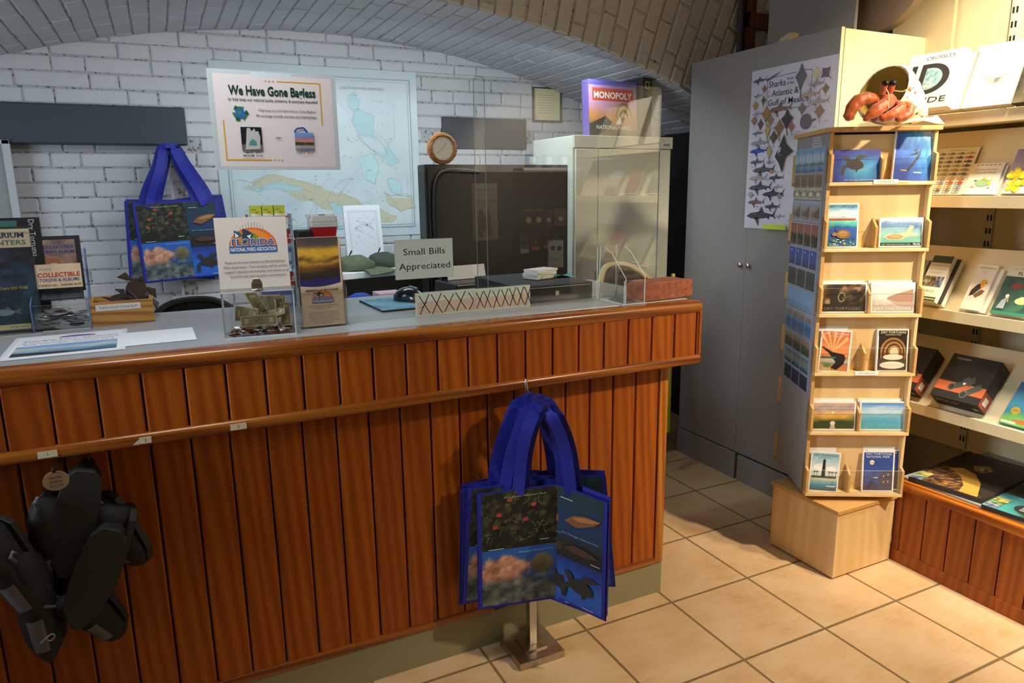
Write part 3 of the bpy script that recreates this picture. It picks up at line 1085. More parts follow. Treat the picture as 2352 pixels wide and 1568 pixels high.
a.text('SMALL:  $.99', 0.088, 0.0385, 0.0048, '#303236', bold=0.01).text('MEDIUM:  $1.99', 0.088, 0.0315, 0.0048, '#303236', bold=0.01).text('LARGE:  $3.00', 0.213, 0.0385, 0.0048, '#303236', bold=0.01)
o = a.obj('notice', mat=SHEETPRINT)
place(o, up(-1.638, GY - 0.0062, 1.438, 0, 0))
tag(o, 'laminated notice about going bagless taped high on the clear screen', 'sign')

# small bills notice, stuck behind the screen
a = Art(0.170, 0.108, '#ccd3c8')
a.text('Small Bills', 0.086, 0.066, 0.0185, '#191b1c', w=0.122)
a.text('Appreciated', 0.086, 0.026, 0.0185, '#191b1c', w=0.150)
a.box(0.0, 0.0, 0.170, 0.108, 0.001, '#b9c0b6')
o = a.obj('notice', mat=SHEETPRINT)
place(o, up(-1.205, GY + 0.0008 + 0.007, 1.143, 0.0))
o.location.y = GY + 0.0005 - 0.0062
tag(o, 'small paper notice on the clear screen asking for small bills', 'sign')

# strip of paper with a row of inked crosses, two overlapping pieces
for x0, x1, ph, lab in ((-1.152, -0.965, 0, 'left piece of paper strip with inked crosses along the screen foot'),
                        (-0.975, -0.789, 7, 'right piece of paper strip with inked crosses along the screen foot')):
    w = x1 - x0
    a = Art(w, 0.066, '#d5dac4')
    a.rect(0.006 if ph == 0 else 0.0, 0.004, w - (0.004 if ph else 0), 0.040, '#dcc6b2')
    n = 5 if ph == 0 else 7
    for k in range(n):
        x = 0.028 + k * (0.037 if ph == 0 else 0.0265) + random.uniform(-0.003, 0.003) - (0.008 if ph else 0.0)
        d = 0.016 if ph == 0 else 0.0115
        tp = 0.058 + random.uniform(-0.003, 0.003); bt = 0.007 + random.uniform(-0.003, 0.004)
        a.line(x - d, tp, x + d, bt, 0.0024, '#15151a', False)
        a.line(x + d * 0.9, tp + 0.002, x - d * 0.9, bt - 0.002, 0.0024, '#15151a')
    if ph == 0:
        a.line(0.012, 0.026, 0.020, 0.024, 0.0012, '#15151a').line(0.02, 0.024, 0.034, 0.040, 0.0012, '#15151a')
    o = a.obj('crossed_paper_strip', mat=SHEETPRINT)
    place(o, up(x0, GY - 0.0064 - (0.0012 if ph else 0), CT + 0.0005))
    tag(o, lab, 'paper strip', 'paper strips with inked crosses')

# brick
BRICK = NT('red_clay_brick')
v = BRICK.coord()
BRICK.base(BRICK.ramp(BRICK.noise(v, 60, 5, 0.65), [(0.30, lin('#3c1f16')), (0.40, lin('#8a4a34')), (0.6, lin('#9c5a40')), (0.8, lin('#ac6f52'))]))
BRICK.set(Roughness=0.8)
BRICK.bump(BRICK.noise(v, 90, 5, 0.7), 0.8, 0.004)
mb = MB([BRICK.m])
W3, D3, H3 = 0.218, 0.096, 0.058
rings = []
for i in range(13):
    x = -W3 / 2 + W3 * i / 12
    e = 1 - 0.10 * max(0, abs(i - 6) - 4.5)
    ring = []
    for (y, z) in ((-1, 0), (-1, .5), (-1, 1), (-.5, 1), (0, 1), (.5, 1), (1, 1), (1, .5), (1, 0), (.5, 0), (0, 0), (-.5, 0)):
        ring.append((x + random.uniform(-.001, .001), y * D3 / 2 * e + random.uniform(-.0012, .0012), (H3 * z if z else 0) - (0.004 * (1 - e) * 10 if z == 1 else 0) + (random.uniform(-.0012, .0012) if z else 0)))
    rings.append(ring)
mb.loft(rings)
o = mb.build('clay_brick', smooth=True, bevel=0.004, angle=50)
o.location = (-0.345, -0.232, CT); o.rotation_euler = (0, 0, 0.14)
tag(o, 'red clay brick lying on the right end of the counter', 'brick')

# empty clear brochure holder beside the brick
hd = thing('brochure_holder', 'empty clear acrylic brochure holder standing beside the red brick', 'holder', (-0.504, -0.19, CT), 0.0)
th = 0.003
mb = MB([CLEAR, EDGE]); sheet(mb, 0.080, 0.168, th, up(-0.036, 0.022, 0.003, 0.17, -0.05), corners=(0, 0, 0.01, 0.01)); mb.build('back_plate', hd)
for sx in (0.0395, -0.040):
    mb = MB([CLEAR, EDGE])
    P = [(0, 0), (0.138, 0), (0.138, 0.078), (0.070, 0.150), (0.040, 0.165), (0, 0.165)]
    n = len(P); m = T(sx, 0.020 + (0.012 if sx > 0 else 0), 0.003) @ frame((0, 0, 0), (0.10, -1, 0), (0, 0, 1))
    vv = [(p[0], p[1], 0) for p in P] + [(p[0], p[1], th) for p in P]
    mb.add(vv, [tuple(reversed(range(n))), tuple(range(n, 2 * n))], 0, None, m)
    mb.add(vv, [(i, (i + 1) % n, n + (i + 1) % n, n + i) for i in range(n)], 1, None, m)
    mb.build('side_plate', hd)
mb = MB([CLEAR, EDGE]); sheet(mb, 0.080, 0.135, th, flat(-0.028, -0.115, 0.0)); mb.build('base_plate', hd)
mb = MB([CLEAR, EDGE]); sheet(mb, 0.080, 0.070, th, up(-0.030, -0.112, 0.003, 0.12)); mb.build('front_plate', hd)

# ---------------------------------------------------------------- donation box
dn = thing('donation_box', 'clear donation box with a cardboard thank-you sign, holding notes and coins', 'donation box', (-1.572, -0.214, CT), -0.10)
BW, BD, BH = 0.168, 0.076, 0.108
for nm, args in (('front_plate', (BW, BH, th, up(-BW / 2, -BD / 2 + th, 0.003))), ('back_plate', (BW, BH + 0.165, th, up(-BW / 2, BD / 2, 0.003))),
                 ('base_plate', (BW, BD, th, flat(-BW / 2, -BD / 2, 0))), ('lid', (BW, BD - 0.004, th, flat(-BW / 2, -BD / 2, BH + 0.003)))):
    mb = MB([CLEAR, EDGE]); sheet(mb, *args); mb.build(nm, dn)
for sx in (-BW / 2 + th, BW / 2):
    mb = MB([CLEAR, EDGE]); sheet(mb, BD - 2 * th, BH, th, T(sx, -BD / 2 + th, 0.003) @ frame((0, 0, 0), (0, 1, 0), (0, 0, 1)) @ T(0, 0, -th)); mb.build('side_plate', dn)


def park_logo(a, cx, y0, w, big=True):
    """half sun over a blue band with a bird and palm, lettered"""
    h = w * 0.53; by = y0 + w * 0.15
    if big:
        for k in range(11):
            t = 0.75 + k * 0.165
            a.line(cx + math.cos(t) * w * 0.30, by + math.sin(t) * w * 0.32, cx + math.cos(t) * w * 0.40, by + math.sin(t) * w * 0.52, w * 0.008, '#6a7350', False)
    a.ell(cx, by, w * 0.5, w * 0.40, '#e2702a', 24, a0=0, a1=PI)
    a.ell(cx, by, w * 0.40, w * 0.36, '#e98d2c', 24, a0=0.3, a1=PI - 0.3)
    a.ell(cx - w * 0.05, by, w * 0.22, w * 0.30, '#7d8c34', 18, a0=0.3, a1=PI - 0.2)
    a.poly([(cx - w * 0.38, by + w * 0.35), (cx - w * 0.26, by + w * 0.30), (cx - w * 0.20, by + w * 0.22), (cx - w * 0.37, by + w * 0.16)], '#2f5578')
    a.poly([(cx - w * 0.36, by + w * 0.30), (cx - w * 0.28, by + w * 0.22), (cx - w * 0.35, by + w * 0.18)], '#e6edf0')
    a.poly([(cx - w * 0.20, by + w * 0.38), (cx - w * 0.08, by + w * 0.34), (cx + w * 0.02, by + w * 0.24), (cx - w * 0.05, by + w * 0.14), (cx - w * 0.22, by + w * 0.05)], '#243b4c')
    a.poly([(cx - w * 0.12, by + w * 0.22), (cx - w * 0.02, by + w * 0.25), (cx - w * 0.06, by + w * 0.15)], '#e6edf0')
    a.rect(cx - w * 0.5, y0, cx + w * 0.5, by, '#1f5d9e')
    a.text('FLORIDA', cx + w * 0.01, by + w * 0.012, w * 0.150, '#e9e6e2', w=w * 0.93, bold=0.05)
    a.text('FLORIDA', cx + w * 0.01, by + w * 0.018, w * 0.140, '#2a4f93', w=w * 0.90, bold=0.018)
    a.text('NATIONAL PARKS ASSOCIATION', cx, y0 + w * 0.035, w * 0.085, '#eef2f6', w=w * 0.95, bold=0.02)


a = Art(0.168, 0.175, '#dad3ca', thick=0.002, edge='#b9ab9a')
park_logo(a, 0.086, 0.088, 0.112)
for k, s in enumerate(('Thank you for your donation to Florida National', 'Parks Association.  Your donation will be used to', 'support educational activities and events at all', 'South Florida national parks and preserve.')):
    a.text(s, 0.086 + 0.002 * k, 0.062 - k * 0.0115, 0.0062, '#4c4440', w=(0.142, 0.150, 0.152, 0.132)[k])
a.obj('sign_card', dn, m=up(-BW / 2 - 0.002, BD / 2 - 0.0075, BH + 0.006))
mb = MB([CHROME], T(0.0, -BD / 2 + 0.010, BH + 0.006))
mb.prism([(-0.013, -0.006), (0.013, -0.006), (0.013, 0.006), (-0.013, 0.006)], 0, 0.018)
mb.prism([(-0.013, -0.006), (0.013, -0.006), (0.013, 0.006), (-0.013, 0.006)], 0.018, 0.030, taper=0.55)
mb.lathe([(0, 0), (0.013, 0), (0.014, 0.004), (0.012, 0.006)], 16, m=T(0, -0.002, 0))
mb.build('lock', dn, bevel=0.001)

GREEN = '#6f7a56'


def note(name, pts_fn, label):
    """a folded or curled dollar note: sheet with printed border and crest"""
    mb = MB([PRINT])
    nu, nv = 22, 9
    P = []; C = []
    for j in range(nv + 1):
        for i in range(nu + 1):
            u, v_ = i / nu, j / nv
            P.append(pts_fn(u, v_))
            e = min(u * 2.3, (1 - u) * 2.3, v_, 1 - v_)
            if e < 0.06:
                c = '#c2b48a'
            elif e < 0.17:
                c = '#55553a' if (i + j) % 2 else '#777352'
            elif math.hypot((u - 0.5) * 2.3, v_ - 0.5) < 0.30:
                c = '#625f44' if (i * 3 + j) % 4 else '#85805c'
            elif abs(abs(u - 0.5) - 0.34) < 0.06 and abs(v_ - 0.5) < 0.22:
                c = '#aca278'
            else:
                c = '#837d5c' if (i + 2 * j) % 3 else '#6f6a4c'
            C.append(lin(c))
    w = nu + 1
    F = [(j * w + i, j * w + i + 1, (j + 1) * w + i + 1, (j + 1) * w + i) for j in range(nv) for i in range(nu)]
    mb.add(P, F, 0, C)
    o = mb.build(name, smooth=True, angle=60)
    o.matrix_world = T(-1.572, -0.214, CT) @ rotz(-0.10)
    return tag(o, label, 'banknote', 'dollar notes in the donation box')


ca = math.cos
note('dollar_note', lambda u, v: (-0.045 + 0.085 * u, -0.0275 + 0.004 * math.sin(u * 3), 0.026 + 0.026 * v), 'folded dollar note lying flat against the front of the donation box')
note('dollar_note', lambda u, v: (-0.058 + 0.052 * u + 0.004 * v, -0.016 + 0.006 * math.sin(u * 4), 0.040 + 0.038 * v - 0.010 * u), 'squarish folded dollar note standing left in the donation box')
note('dollar_note', lambda u, v: (-0.020 + 0.030 * v + 0.030 * (1 - u) - 0.012, -0.004 + 0.007 * math.sin(v * PI), 0.040 + 0.066 * u), 'dollar note slanting up under the lid of the donation box')
note('dollar_note', lambda u, v: (-0.012 + 0.066 * u, 0.012 + 0.006 * math.sin(u * 5), 0.052 + 0.044 * v), 'broad dollar note standing at the back of the donation box')
note('dollar_note', lambda u, v: (0.045 + 0.016 * math.cos(u * 4.2 - 0.6) + 0.010 * u, -0.006 + 0.010 * math.sin(u * 4.2), 0.046 + 0.050 * v - 0.012 * u), 'curled dollar note standing at the right in the donation box')
note('dollar_note', lambda u, v: (0.002 + 0.058 * u, -0.022 + 0.016 * v, 0.036 + 0.016 * u + 0.016 * v), 'tilted dollar note beside the curled one in the donation box')
note('dollar_note', lambda u, v: (0.050 + 0.024 * v, -0.014 + 0.006 * math.sin(u * 3), 0.020 + 0.058 * u), 'narrow folded dollar note leaning against the right end of the donation box')

COPPER = M('copper_coin', '#7a4a34', 0.35, 0.3, 200, metal=0.8)
SILVER = M('silver_coin', '#d6d6d2', 0.3, 0.3, 200, metal=0.9)


def coin_pile(name, mats, n, wx, wy, z0, hmax, r, label, parent_m):
    mb = MB(mats)
    for k in range(n):
        x, y = random.uniform(-wx, wx), random.uniform(-wy, wy)
        z = z0 + random.uniform(0, hmax) * (1 - 0.4 * abs(x) / wx)
        m = T(x, y, z) @ Matrix.Rotation(random.uniform(0, 6.3), 4, 'Z') @ Matrix.Rotation(random.uniform(-0.35, 0.5), 4, 'X')
        rr = r * random.uniform(0.85, 1.1)
        mb.lathe([(0, 0), (rr * 0.96, 0), (rr, 0.0003), (rr, 0.0013), (rr * 0.93, 0.0016), (rr * 0.90, 0.0012), (0, 0.0012)], 14, random.randrange(len(mats)), m)
    o = mb.build(name, smooth=True)
    o.matrix_world = parent_m
    o['kind'] = 'stuff'
    return tag(o, label, 'coins')


coin_pile('loose_coins', [COPPER, COPPER, SILVER], 90, 0.070, 0.026, 0.0055, 0.016, 0.0095, 'loose copper coins covering the bottom of the donation box', T(-1.572, -0.214, CT) @ rotz(-0.10))

# ---------------------------------------------------------------- membership brochures in a clear holder
bh = thing('brochure_holder', 'clear acrylic holder of membership brochures right of the donation box', 'holder', (-1.412, -0.205, CT))
mb = MB([CLEAR, EDGE]); sheet(mb, 0.122, 0.145, th, up(-0.061, 0.022, 0.002, 0, 0.06)); mb.build('back_plate', bh)
mb = MB([CLEAR, EDGE]); sheet(mb, 0.122, 0.105, th, up(-0.061, -0.012, 0.002, 0, 0.06)); mb.build('front_plate', bh)
mb = MB([CLEAR, EDGE]); sheet(mb, 0.122, 0.040, th, flat(-0.061, -0.018, 0)); mb.build('base_plate', bh)
for sx in (-0.061, 0.058):
    mb = MB([CLEAR, EDGE]); mb.prism([(-0.014, 0.002), (0.020, 0.002), (0.013, 0.140), (-0.006, 0.104)], 0, th, m=T(sx, 0, 0) @ frame((0, 0, 0), (0, 1, 0), (0, 0, 1))); mb.build('side_plate', bh)


def brochure_art(w=0.108, h=0.228):
    a = Art(w, h, '#d2bea4', thick=0.0012)
    a.pic(0, h * 0.50, w * 0.96, h, wash([(0, '#171309'), (0.22, '#2a1f0c'), (0.35, '#7a4d12'), (0.42, '#caa02a'), (0.50, '#4a3510'), (0.58, '#d8a92e'), (0.70, '#d6a42c'), (0.80, '#5b4a3a'), (1, '#3a3440')], 0.12, 2, 8, 5), 14, 22)
    a.poly([(0, h * 0.475)] + [(w * 0.96 * t, h * (0.465 - 0.028 * math.sin(PI * t) + 0.02 * t)) for t in (0, .2, .4, .6, .8, 1)] + [(w * 0.96, h * 0.545), (0, h * 0.525)], '#191a5e')
    a.text('MEMBERSHIP PROGRAM', w / 2, h * 0.395, 0.0055, '#3a2e2a', w=w * 0.76, bold=0.01)
    park_logo(a, w / 2, h * 0.265, w * 0.52, False)
    a.text("'Supporting Florida's National", w / 2, h * 0.225, 0.004, '#40342e', w=w * 0.68)
    a.text("Parks since 1951'", w / 2, h * 0.198, 0.004, '#40342e', w=w * 0.40)
    for k, s in enumerate(('The Florida National Parks Association is the', 'official nonprofit partner of South Florida', 'national parks, helping to preserve, provide', 'educational resources in the parks', 'through your membership, gifts, giving', 'and the help of friends')):
        a.text(s, w / 2, h * (0.150 - 0.024 * k), 0.0034, '#6c5c4e', w=w * (0.66, 0.70, 0.72, 0.58, 0.72, 0.40)[k])
    return a


br = brochure_art().obj('membership_brochure')
place(br, T(-1.412, -0.205, CT) @ up(-0.054, -0.006, 0.006, 0, 0.06))
tag(br, 'front sunset-photo membership brochure in the clear holder', 'brochure')
for k in range(1):
    q = Art(0.108, 0.228, '#d2bea4', thick=0.009).obj('membership_brochure')
    place(q, T(-1.412, -0.205, CT) @ up(-0.049, 0.009, 0.006, 0, 0.06))
    tag(q, 'thick tan brochure behind the sunset-photo one in the clear holder', 'brochure')

# ---------------------------------------------------------------- wooden tray of turtle stickers
OAK = wood('oak_tray', '#8a5a2a', '#b3803f', '#c79552', axis=0, grain=1.5, rough=0.5)
tr = thing('wooden_tray', 'small oak tray of dark turtle stickers on the counter', 'tray', (-1.892, 0.198, CT), 0.03)
for nm, b in (('front_side', (-0.078, 0.078, -0.070, -0.060, 0, 0.064)), ('back_side', (-0.078, 0.078, 0.060, 0.070, 0, 0.064)), ('end_side', (-0.078, -0.068, -0.060, 0.060, 0, 0.064)), ('end_side', (0.068, 0.078, -0.060, 0.060, 0, 0.064)), ('tray_floor', (-0.068, 0.068, -0.060, 0.060, 0.004, 0.010))):
    mb = MB([OAK]); mb.box(*b); mb.build(nm, tr, bevel=0.0012)
a = Art(0.108, 0.017, '#d9d8d2', thick=0.0006)
a.text('TURTLE WOOD STICKER $2.99', 0.054, 0.0055, 0.0062, '#3c3a36', w=0.092)
a.obj('price_label', tr, m=up(-0.062, -0.0706, 0.040))
TURT = M('dark_wood_turtle', '#2c1a12', 0.5, 0.2, 60)


def turtle_mesh(mb, s):
    mb.prism([(0.5 * ca(t) * s, 0.38 * math.sin(t) * s) for t in np.linspace(0, 2 * PI, 20)[:-1]], 0, 0.004)
    mb.prism([(0.5 * s + 0.14 * ca(t) * s, 0.11 * math.sin(t) * s) for t in np.linspace(0, 2 * PI, 12)[:-1]], 0, 0.004)
    for sx, sy in ((1, 1), (1, -1)):
        mb.prism([(0.30 * s, sy * 0.25 * s), (0.45 * s, sy * 0.62 * s), (0.10 * s, sy * 0.80 * s), (0.18 * s, sy * 0.45 * s)], 0, 0.004)
        mb.prism([(-0.35 * s, sy * 0.2 * s), (-0.62 * s, sy * 0.45 * s), (-0.45 * s, sy * 0.15 * s)], 0, 0.004)


for k, (x, y, z, rx, ry, rz, lab) in enumerate(((0.038, 0.0, 0.082, 1.25, 0.9, 0.5, 'dark turtle sticker standing tallest at the right of the oak tray'),
                                              (0.052, 0.015, 0.066, 1.1, 0.3, 0.9, 'dark turtle sticker leaning behind the tallest one in the oak tray'),
                                              (0.0, -0.01, 0.060, 0.5, 0.25, 0.2, 'dark turtle sticker lying across the middle of the oak tray'),
                                              (-0.030, 0.0, 0.045, 0.3, 0.1, 2.6, 'dark turtle sticker lying low at the left of the oak tray'))):
    mb = MB([TURT]); turtle_mesh(mb, 0.074 if 'tallest' in lab else 0.062)
    o = mb.build('turtle_sticker', bevel=0.0008)
    o.matrix_world = T(-1.892, 0.198, CT) @ rotz(0.03) @ T(x, y, z) @ rotz(rz) @ Matrix.Rotation(rx, 4, 'X') @ Matrix.Rotation(ry, 4, 'Z')
    tag(o, lab, 'sticker', 'turtle stickers in the oak tray')

# ---------------------------------------------------------------- token display
tk = thing('token_display', 'clear acrylic token stand with coin tray and album cards', 'display stand', (-2.030, 0.145, CT), 0.02)
TW = 0.126
for nm, args in (('tray_front', (TW, 0.070, th, up(-TW / 2, -0.048, 0))), ('tray_back', (TW, 0.080, th, up(-TW / 2, 0.015, 0))), ('tray_base', (TW, 0.062, th, flat(-TW / 2, -0.047, 0))), ('back_plate', (TW, 0.205, th, up(-TW / 2, 0.060, 0, 0, 0.12)))):
    mb = MB([CLEAR, EDGE]); sheet(mb, *args); mb.build(nm, tk)
BLUEEDGE = M('blue_tinted_edge', '#5f78b8', 0.2, 0.1)
for sx in (-TW / 2 - th, TW / 2):
    mb = MB([CLEAR, BLUEEDGE])
    P = [(-0.050, 0), (0.062, 0), (0.088, 0.205), (0.060, 0.205), (0.020, 0.150), (0.030, 0.105), (-0.050, 0.070)]
    n = len(P); m = frame((sx, 0, 0), (0, 1, 0), (0, 0, 1))
    vv = [(p[0], p[1], 0) for p in P] + [(p[0], p[1], th) for p in P]
    mb.add(vv, [tuple(reversed(range(n))), tuple(range(n, 2 * n))], 0, None, m)
    mb.add(vv, [(i, (i + 1) % n, n + (i + 1) % n, n + i) for i in range(n)], 1, None, m)
    mb.build('side_plate', tk)
tkm = T(-2.030, 0.145, CT) @ rotz(0.02)
coin_pile('souvenir_tokens', [SILVER, SILVER, M('dull_token', '#7d7c78', 0.35, 0.3, 200, metal=0.9)], 60, 0.048, 0.022, 0.012, 0.046, 0.017, 'silver souvenir tokens heaped in the clear coin tray', tkm @ T(0, -0.017, 0))
a = Art(0.108, 0.064, '#d9c19c', thick=0.001)
a.pic(0, 0, 0.108, 0.064, mottle([(0, '#cdb08a'), (1, '#e0cda8')], 3, 4), 6, 4)
a.text('Souvenir', 0.012, 0.049, 0.006, '#5a5f90', al='l', shear=0.3)
a.text('COLLECTIBLE', 0.056, 0.030, 0.0115, '#b02a20', w=0.096, bold=0.03)
a.text('TOKENS & ALBUMS', 0.056, 0.018, 0.0085, '#3a4590', w=0.092, bold=0.02)
a.text('TOKENS: 55c    ALBUMS: $4.99', 0.056, 0.006, 0.0045, '#26221f', w=0.098, bold=0.01)
o = a.obj('token_card'); place(o, tkm @ up(-0.054, 0.006, 0.107, 0, 0.18)); tag(o, 'cream collectible tokens and albums card on the clear token stand', 'card')
a = Art(0.112, 0.150, '#121218', thick=0.014, edge='#0e0e12')
a.pic(0.012, 0.004, 0.100, 0.140, mottle([(0, '#51403c'), (0.5, '#8d6f60'), (1, '#b79c86')], 4, 11), 12, 14)
a.rect(0.012, 0.100, 0.100, 0.128, '#7b6c74').text('COLLECTIBLE', 0.056, 0.117, 0.008, '#2e2f52', w=0.080, bold=0.02).text('TOKEN ALBUM', 0.056, 0.104, 0.008, '#2e2f52', w=0.080, bold=0.02)
a.ell(0.040, 0.078, 0.022, 0.014, '#a2603c').ell(0.046, 0.072, 0.012, 0.006, '#cfc0ae')
o = a.obj('token_album'); place(o, tkm @ up(-0.056, 0.052, 0.092, 0, 0.12)); tag(o, 'black-framed token album standing in the clear token stand', 'album')
a = Art(0.098, 0.060, '#171a20', thick=0.004, edge='#101014')
a.pic(0.002, 0.002, 0.096, 0.058, mottle([(0, '#14181d'), (1, '#46545c')], 5, 12), 12, 8)
o = a.obj('token_album'); place(o, tkm @ up(-0.046, 0.018, 0.074, 0, 0.1)); tag(o, 'dark small album lying low behind the token card', 'album')

# ---------------------------------------------------------------- aquarium sign stand and black album at the far left
aq = thing('sign_stand', 'clear acrylic stand with aquarium encounters poster at the left frame edge', 'sign stand', (-2.185, 0.13, CT), 0.04)
mb = MB([CLEAR, EDGE]); sheet(mb, 0.225, 0.270, th, up(-0.115, -0.012, 0.0, 0, 0.05)); mb.build('front_plate', aq)
mb = MB([CLEAR, BLUEEDGE]); sheet(mb, 0.225, 0.270, th, up(-0.115, 0.012, 0.0, 0, 0.05)); mb.build('back_plate', aq)
mb = MB([CLEAR, EDGE]); sheet(mb, 0.225, 0.10, th, flat(-0.115, -0.06, 0)); mb.build('base_plate', aq)
a = Art(0.220, 0.268, '#1c2a38', thick=0.001)
a.pic(0, 0, 0.220, 0.215, wash([(0, '#16323c'), (0.25, '#174050'), (0.4, '#0f1a26'), (0.55, '#274a66'), (0.7, '#1c3350'), (0.85, '#1a2030'), (1, '#0f1420')], 0.45, 10, 14, 21), 26, 26)
a.rect(0, 0.215, 0.220, 0.262, '#ccbf9a')
a.text('AQUARIUM', 0.207, 0.240, 0.013, '#262a5c', al='r', w=0.108, bold=0.03)
a.text('ENCOUNTERS', 0.210, 0.222, 0.012, '#3f6d6a', al='r', w=0.138, bold=0.02)
a.text('WE CAN DO THIS', 0.200, 0.108, 0.007, '#c6b53a', al='r', bold=0.01)
a.fish(0.150, 0.050, 0.060, '#7a8f94', '#586a70').fish(0.110, 0.165, 0.05, '#10151c', flip=-1)
a.rect(0, 0.004, 0.195, 0.018, '#c9b98e').text('OPEN 10-5', 0.188, 0.008, 0.006, '#5a2e20', al='r')
a.obj('poster', aq, m=up(-0.113, 0.000, 0.004, 0, 0.05))
a = Art(0.20, 0.292, '#0d0d10', thick=0.022, edge='#0b0b0e')
a.pic(0.0, 0.215, 0.150, 0.285, mottle([(0, '#2c5a5a'), (1, '#4c7f7c')], 3, 8), 8, 4)
a.text('Dry Tortugas', 0.176, 0.287, 0.013, '#c9c9c9', al='l', rot=-PI / 2)
o = a.obj('souvenir_album'); place(o, T(-2.155, 0.185, CT) @ rotz(0.04) @ up(-0.105, 0.0, 0.0005, 0, 0.05)); tag(o, 'black souvenir album standing behind the aquarium poster', 'album')

# ---------------------------------------------------------------- papers lying on the counter
a = Art(0.245, 0.29, '#cfd3da')
a.rect(0.010, 0.012, 0.235, 0.280, '#dfe1e6')
a.pic(0.018, 0.030, 0.226, 0.150, wash([(0, '#2d3f4a'), (0.25, '#3f6a85'), (0.5, '#8aa9c0'), (0.62, '#c9bf8e'), (0.8, '#7fa3d0'), (1, '#6d92c8')], 0.2, 2, 6, 3), 12, 12)
a.poly([(0.018, 0.030), (0.150, 0.030), (0.120, 0.055), (0.018, 0.070)], '#232a30')
a.text('Double your donation', 0.125, 0.212, 0.011, '#3a4660', w=0.200).text('to help us support our National Park', 0.125, 0.188, 0.010, '#3a4660', w=0.205).text('Dry Tortugas National Park', 0.125, 0.165, 0.009, '#3a4660', w=0.190)
a.ell(0.135, 0.238, 0.040, 0.020, '#6b5aa8', a0=0, a1=PI)
o = a.obj('laminated_leaflet'); place(o, flat(-2.118, -0.252, CT + 0.0006, 0.02)); tag(o, 'laminated leaflet with a sea photo lying flat on the counter', 'leaflet')
a = Art(0.170, 0.185, '#dfe2e6'); a.ell(0.095, 0.010, 0.003, 0.0015, '#55524e')
o = a.obj('paper_sheet'); place(o, flat(-1.890, -0.214, CT + 0.0008, 0.02)); tag(o, 'blank white sheet of paper lying right of the laminated leaflet', 'paper')

# ---------------------------------------------------------------- mouse, pad
a = Art(0.225, 0.245, '#3e87a8', thick=0.005, edge='#0e1013')
a.pic(0, 0, 0.225, 0.245, mottle([(0, '#2f6c90'), (0.55, '#5aa7c4'), (0.8, '#7bb8c8'), (1, '#b98aa0')], 4, 31), 16, 16)
o = a.obj('mouse_pad'); place(o, flat(-1.213, -0.055, CT + 0.0055, 0.03)); tag(o, 'blue sea-patterned mouse pad behind the clear screen', 'mouse pad')
mo = thing('computer_mouse', 'shiny dark computer mouse on the blue mouse pad', 'mouse', (-1.080, 0.085, CT + 0.0065), -1.05)
mb = MB([M('dark_blue_gloss', '#15181f', 0.18, 0.1, coat=0.4)])
rings = []
for i in range(13):
    t = i / 12; x = -0.06 + 0.12 * t
    w = 0.034 * (math.sin(PI * (0.08 + 0.84 * t)) ** 0.45); h = 0.040 * (math.sin(PI * (0.05 + 0.90 * t) ** 0.8) ** 0.6) + 0.003
    rings.append([(x, w * math.cos(q), max(0, h * (0.25 + 0.75 * math.sin(q))) if math.sin(q) >= 0 else 0.0) for q in np.linspace(0, 2 * PI, 17)[:-1]])
mb.loft(rings); mb.build('body', mo, smooth=True, angle=60)
mb = MB([M('silver_trim', '#6f7d92', 0.25, 0.1, metal=0.7)]); mb.tube([(-0.005, 0, 0.0425), (0.028, 0, 0.0385)], 0.005, 10); mb.build('scroll_wheel', mo, smooth=True)
mb = MB([BLACK]); mb.tube(cr_path([(0.060, 0, 0.010), (0.10, 0.03, 0.003), (0.16, 0.0, 0.003), (0.20, 0.06, 0.003)]), 0.002, 6); mb.build('cable', mo)

# ---------------------------------------------------------------- register, cards, teal slips
rg = thing('cash_drawer', 'black cash drawer unit on the counter behind the clear screen', 'cash drawer', (-0.675, 0.0, CT))
mb = MB([BLACKMATTE]); mb.box(-0.135, 0.135, -0.135, 0.20, 0.0, 0.055); mb.build('housing', rg, bevel=0.003)
mb = MB([BLACK]); mb.box(-0.128, 0.128, -0.139, -0.134, 0.006, 0.049); d = mb.build('drawer_front', rg, bevel=0.002)
mb = MB([CHROME], T(0.0, -0.1395, 0.028) @ Matrix.Rotation(PI / 2, 4, 'X')); mb.lathe([(0, 0), (0.008, 0), (0.008, 0.002), (0, 0.003)], 14); mb.build('lock', d)
for k in range(5):
    mb = MB([WHITE]); mb.box(-0.050, 0.050, -0.032, 0.032, 0, 0.006)
    o = mb.build('card_stack' if k == 0 else 'card_stack', bevel=0.0004)
    o.location = (-0.640 + random.uniform(-.004, .004), 0.035 + random.uniform(-.003, .003), CT + 0.0556 + k * 0.0062); o.rotation_euler = (0, 0, 0.35 + random.uniform(-.12, .12))
    tag(o, ('lowest', 'second lowest', 'middle', 'second highest', 'topmost')[k] + ' white card pad in the pile on the black cash drawer', 'card pad', 'white card pads on the cash drawer')
mb = MB([M('teal_slip', '#2e9aa0', 0.5)]); mb.grid(lambda u, v: (0.07 * u, 0.06 * v, 0.004 * math.sin(u * 5 + v * 2) + 0.004), 8, 6, thick=0.0006)
o = mb.build('teal_slip'); o.location = (-0.600, 0.005, CT + 0.0560); o.rotation_euler = (0, 0, -0.2); tag(o, 'teal paper slip beside the white cards on the cash drawer', 'paper')

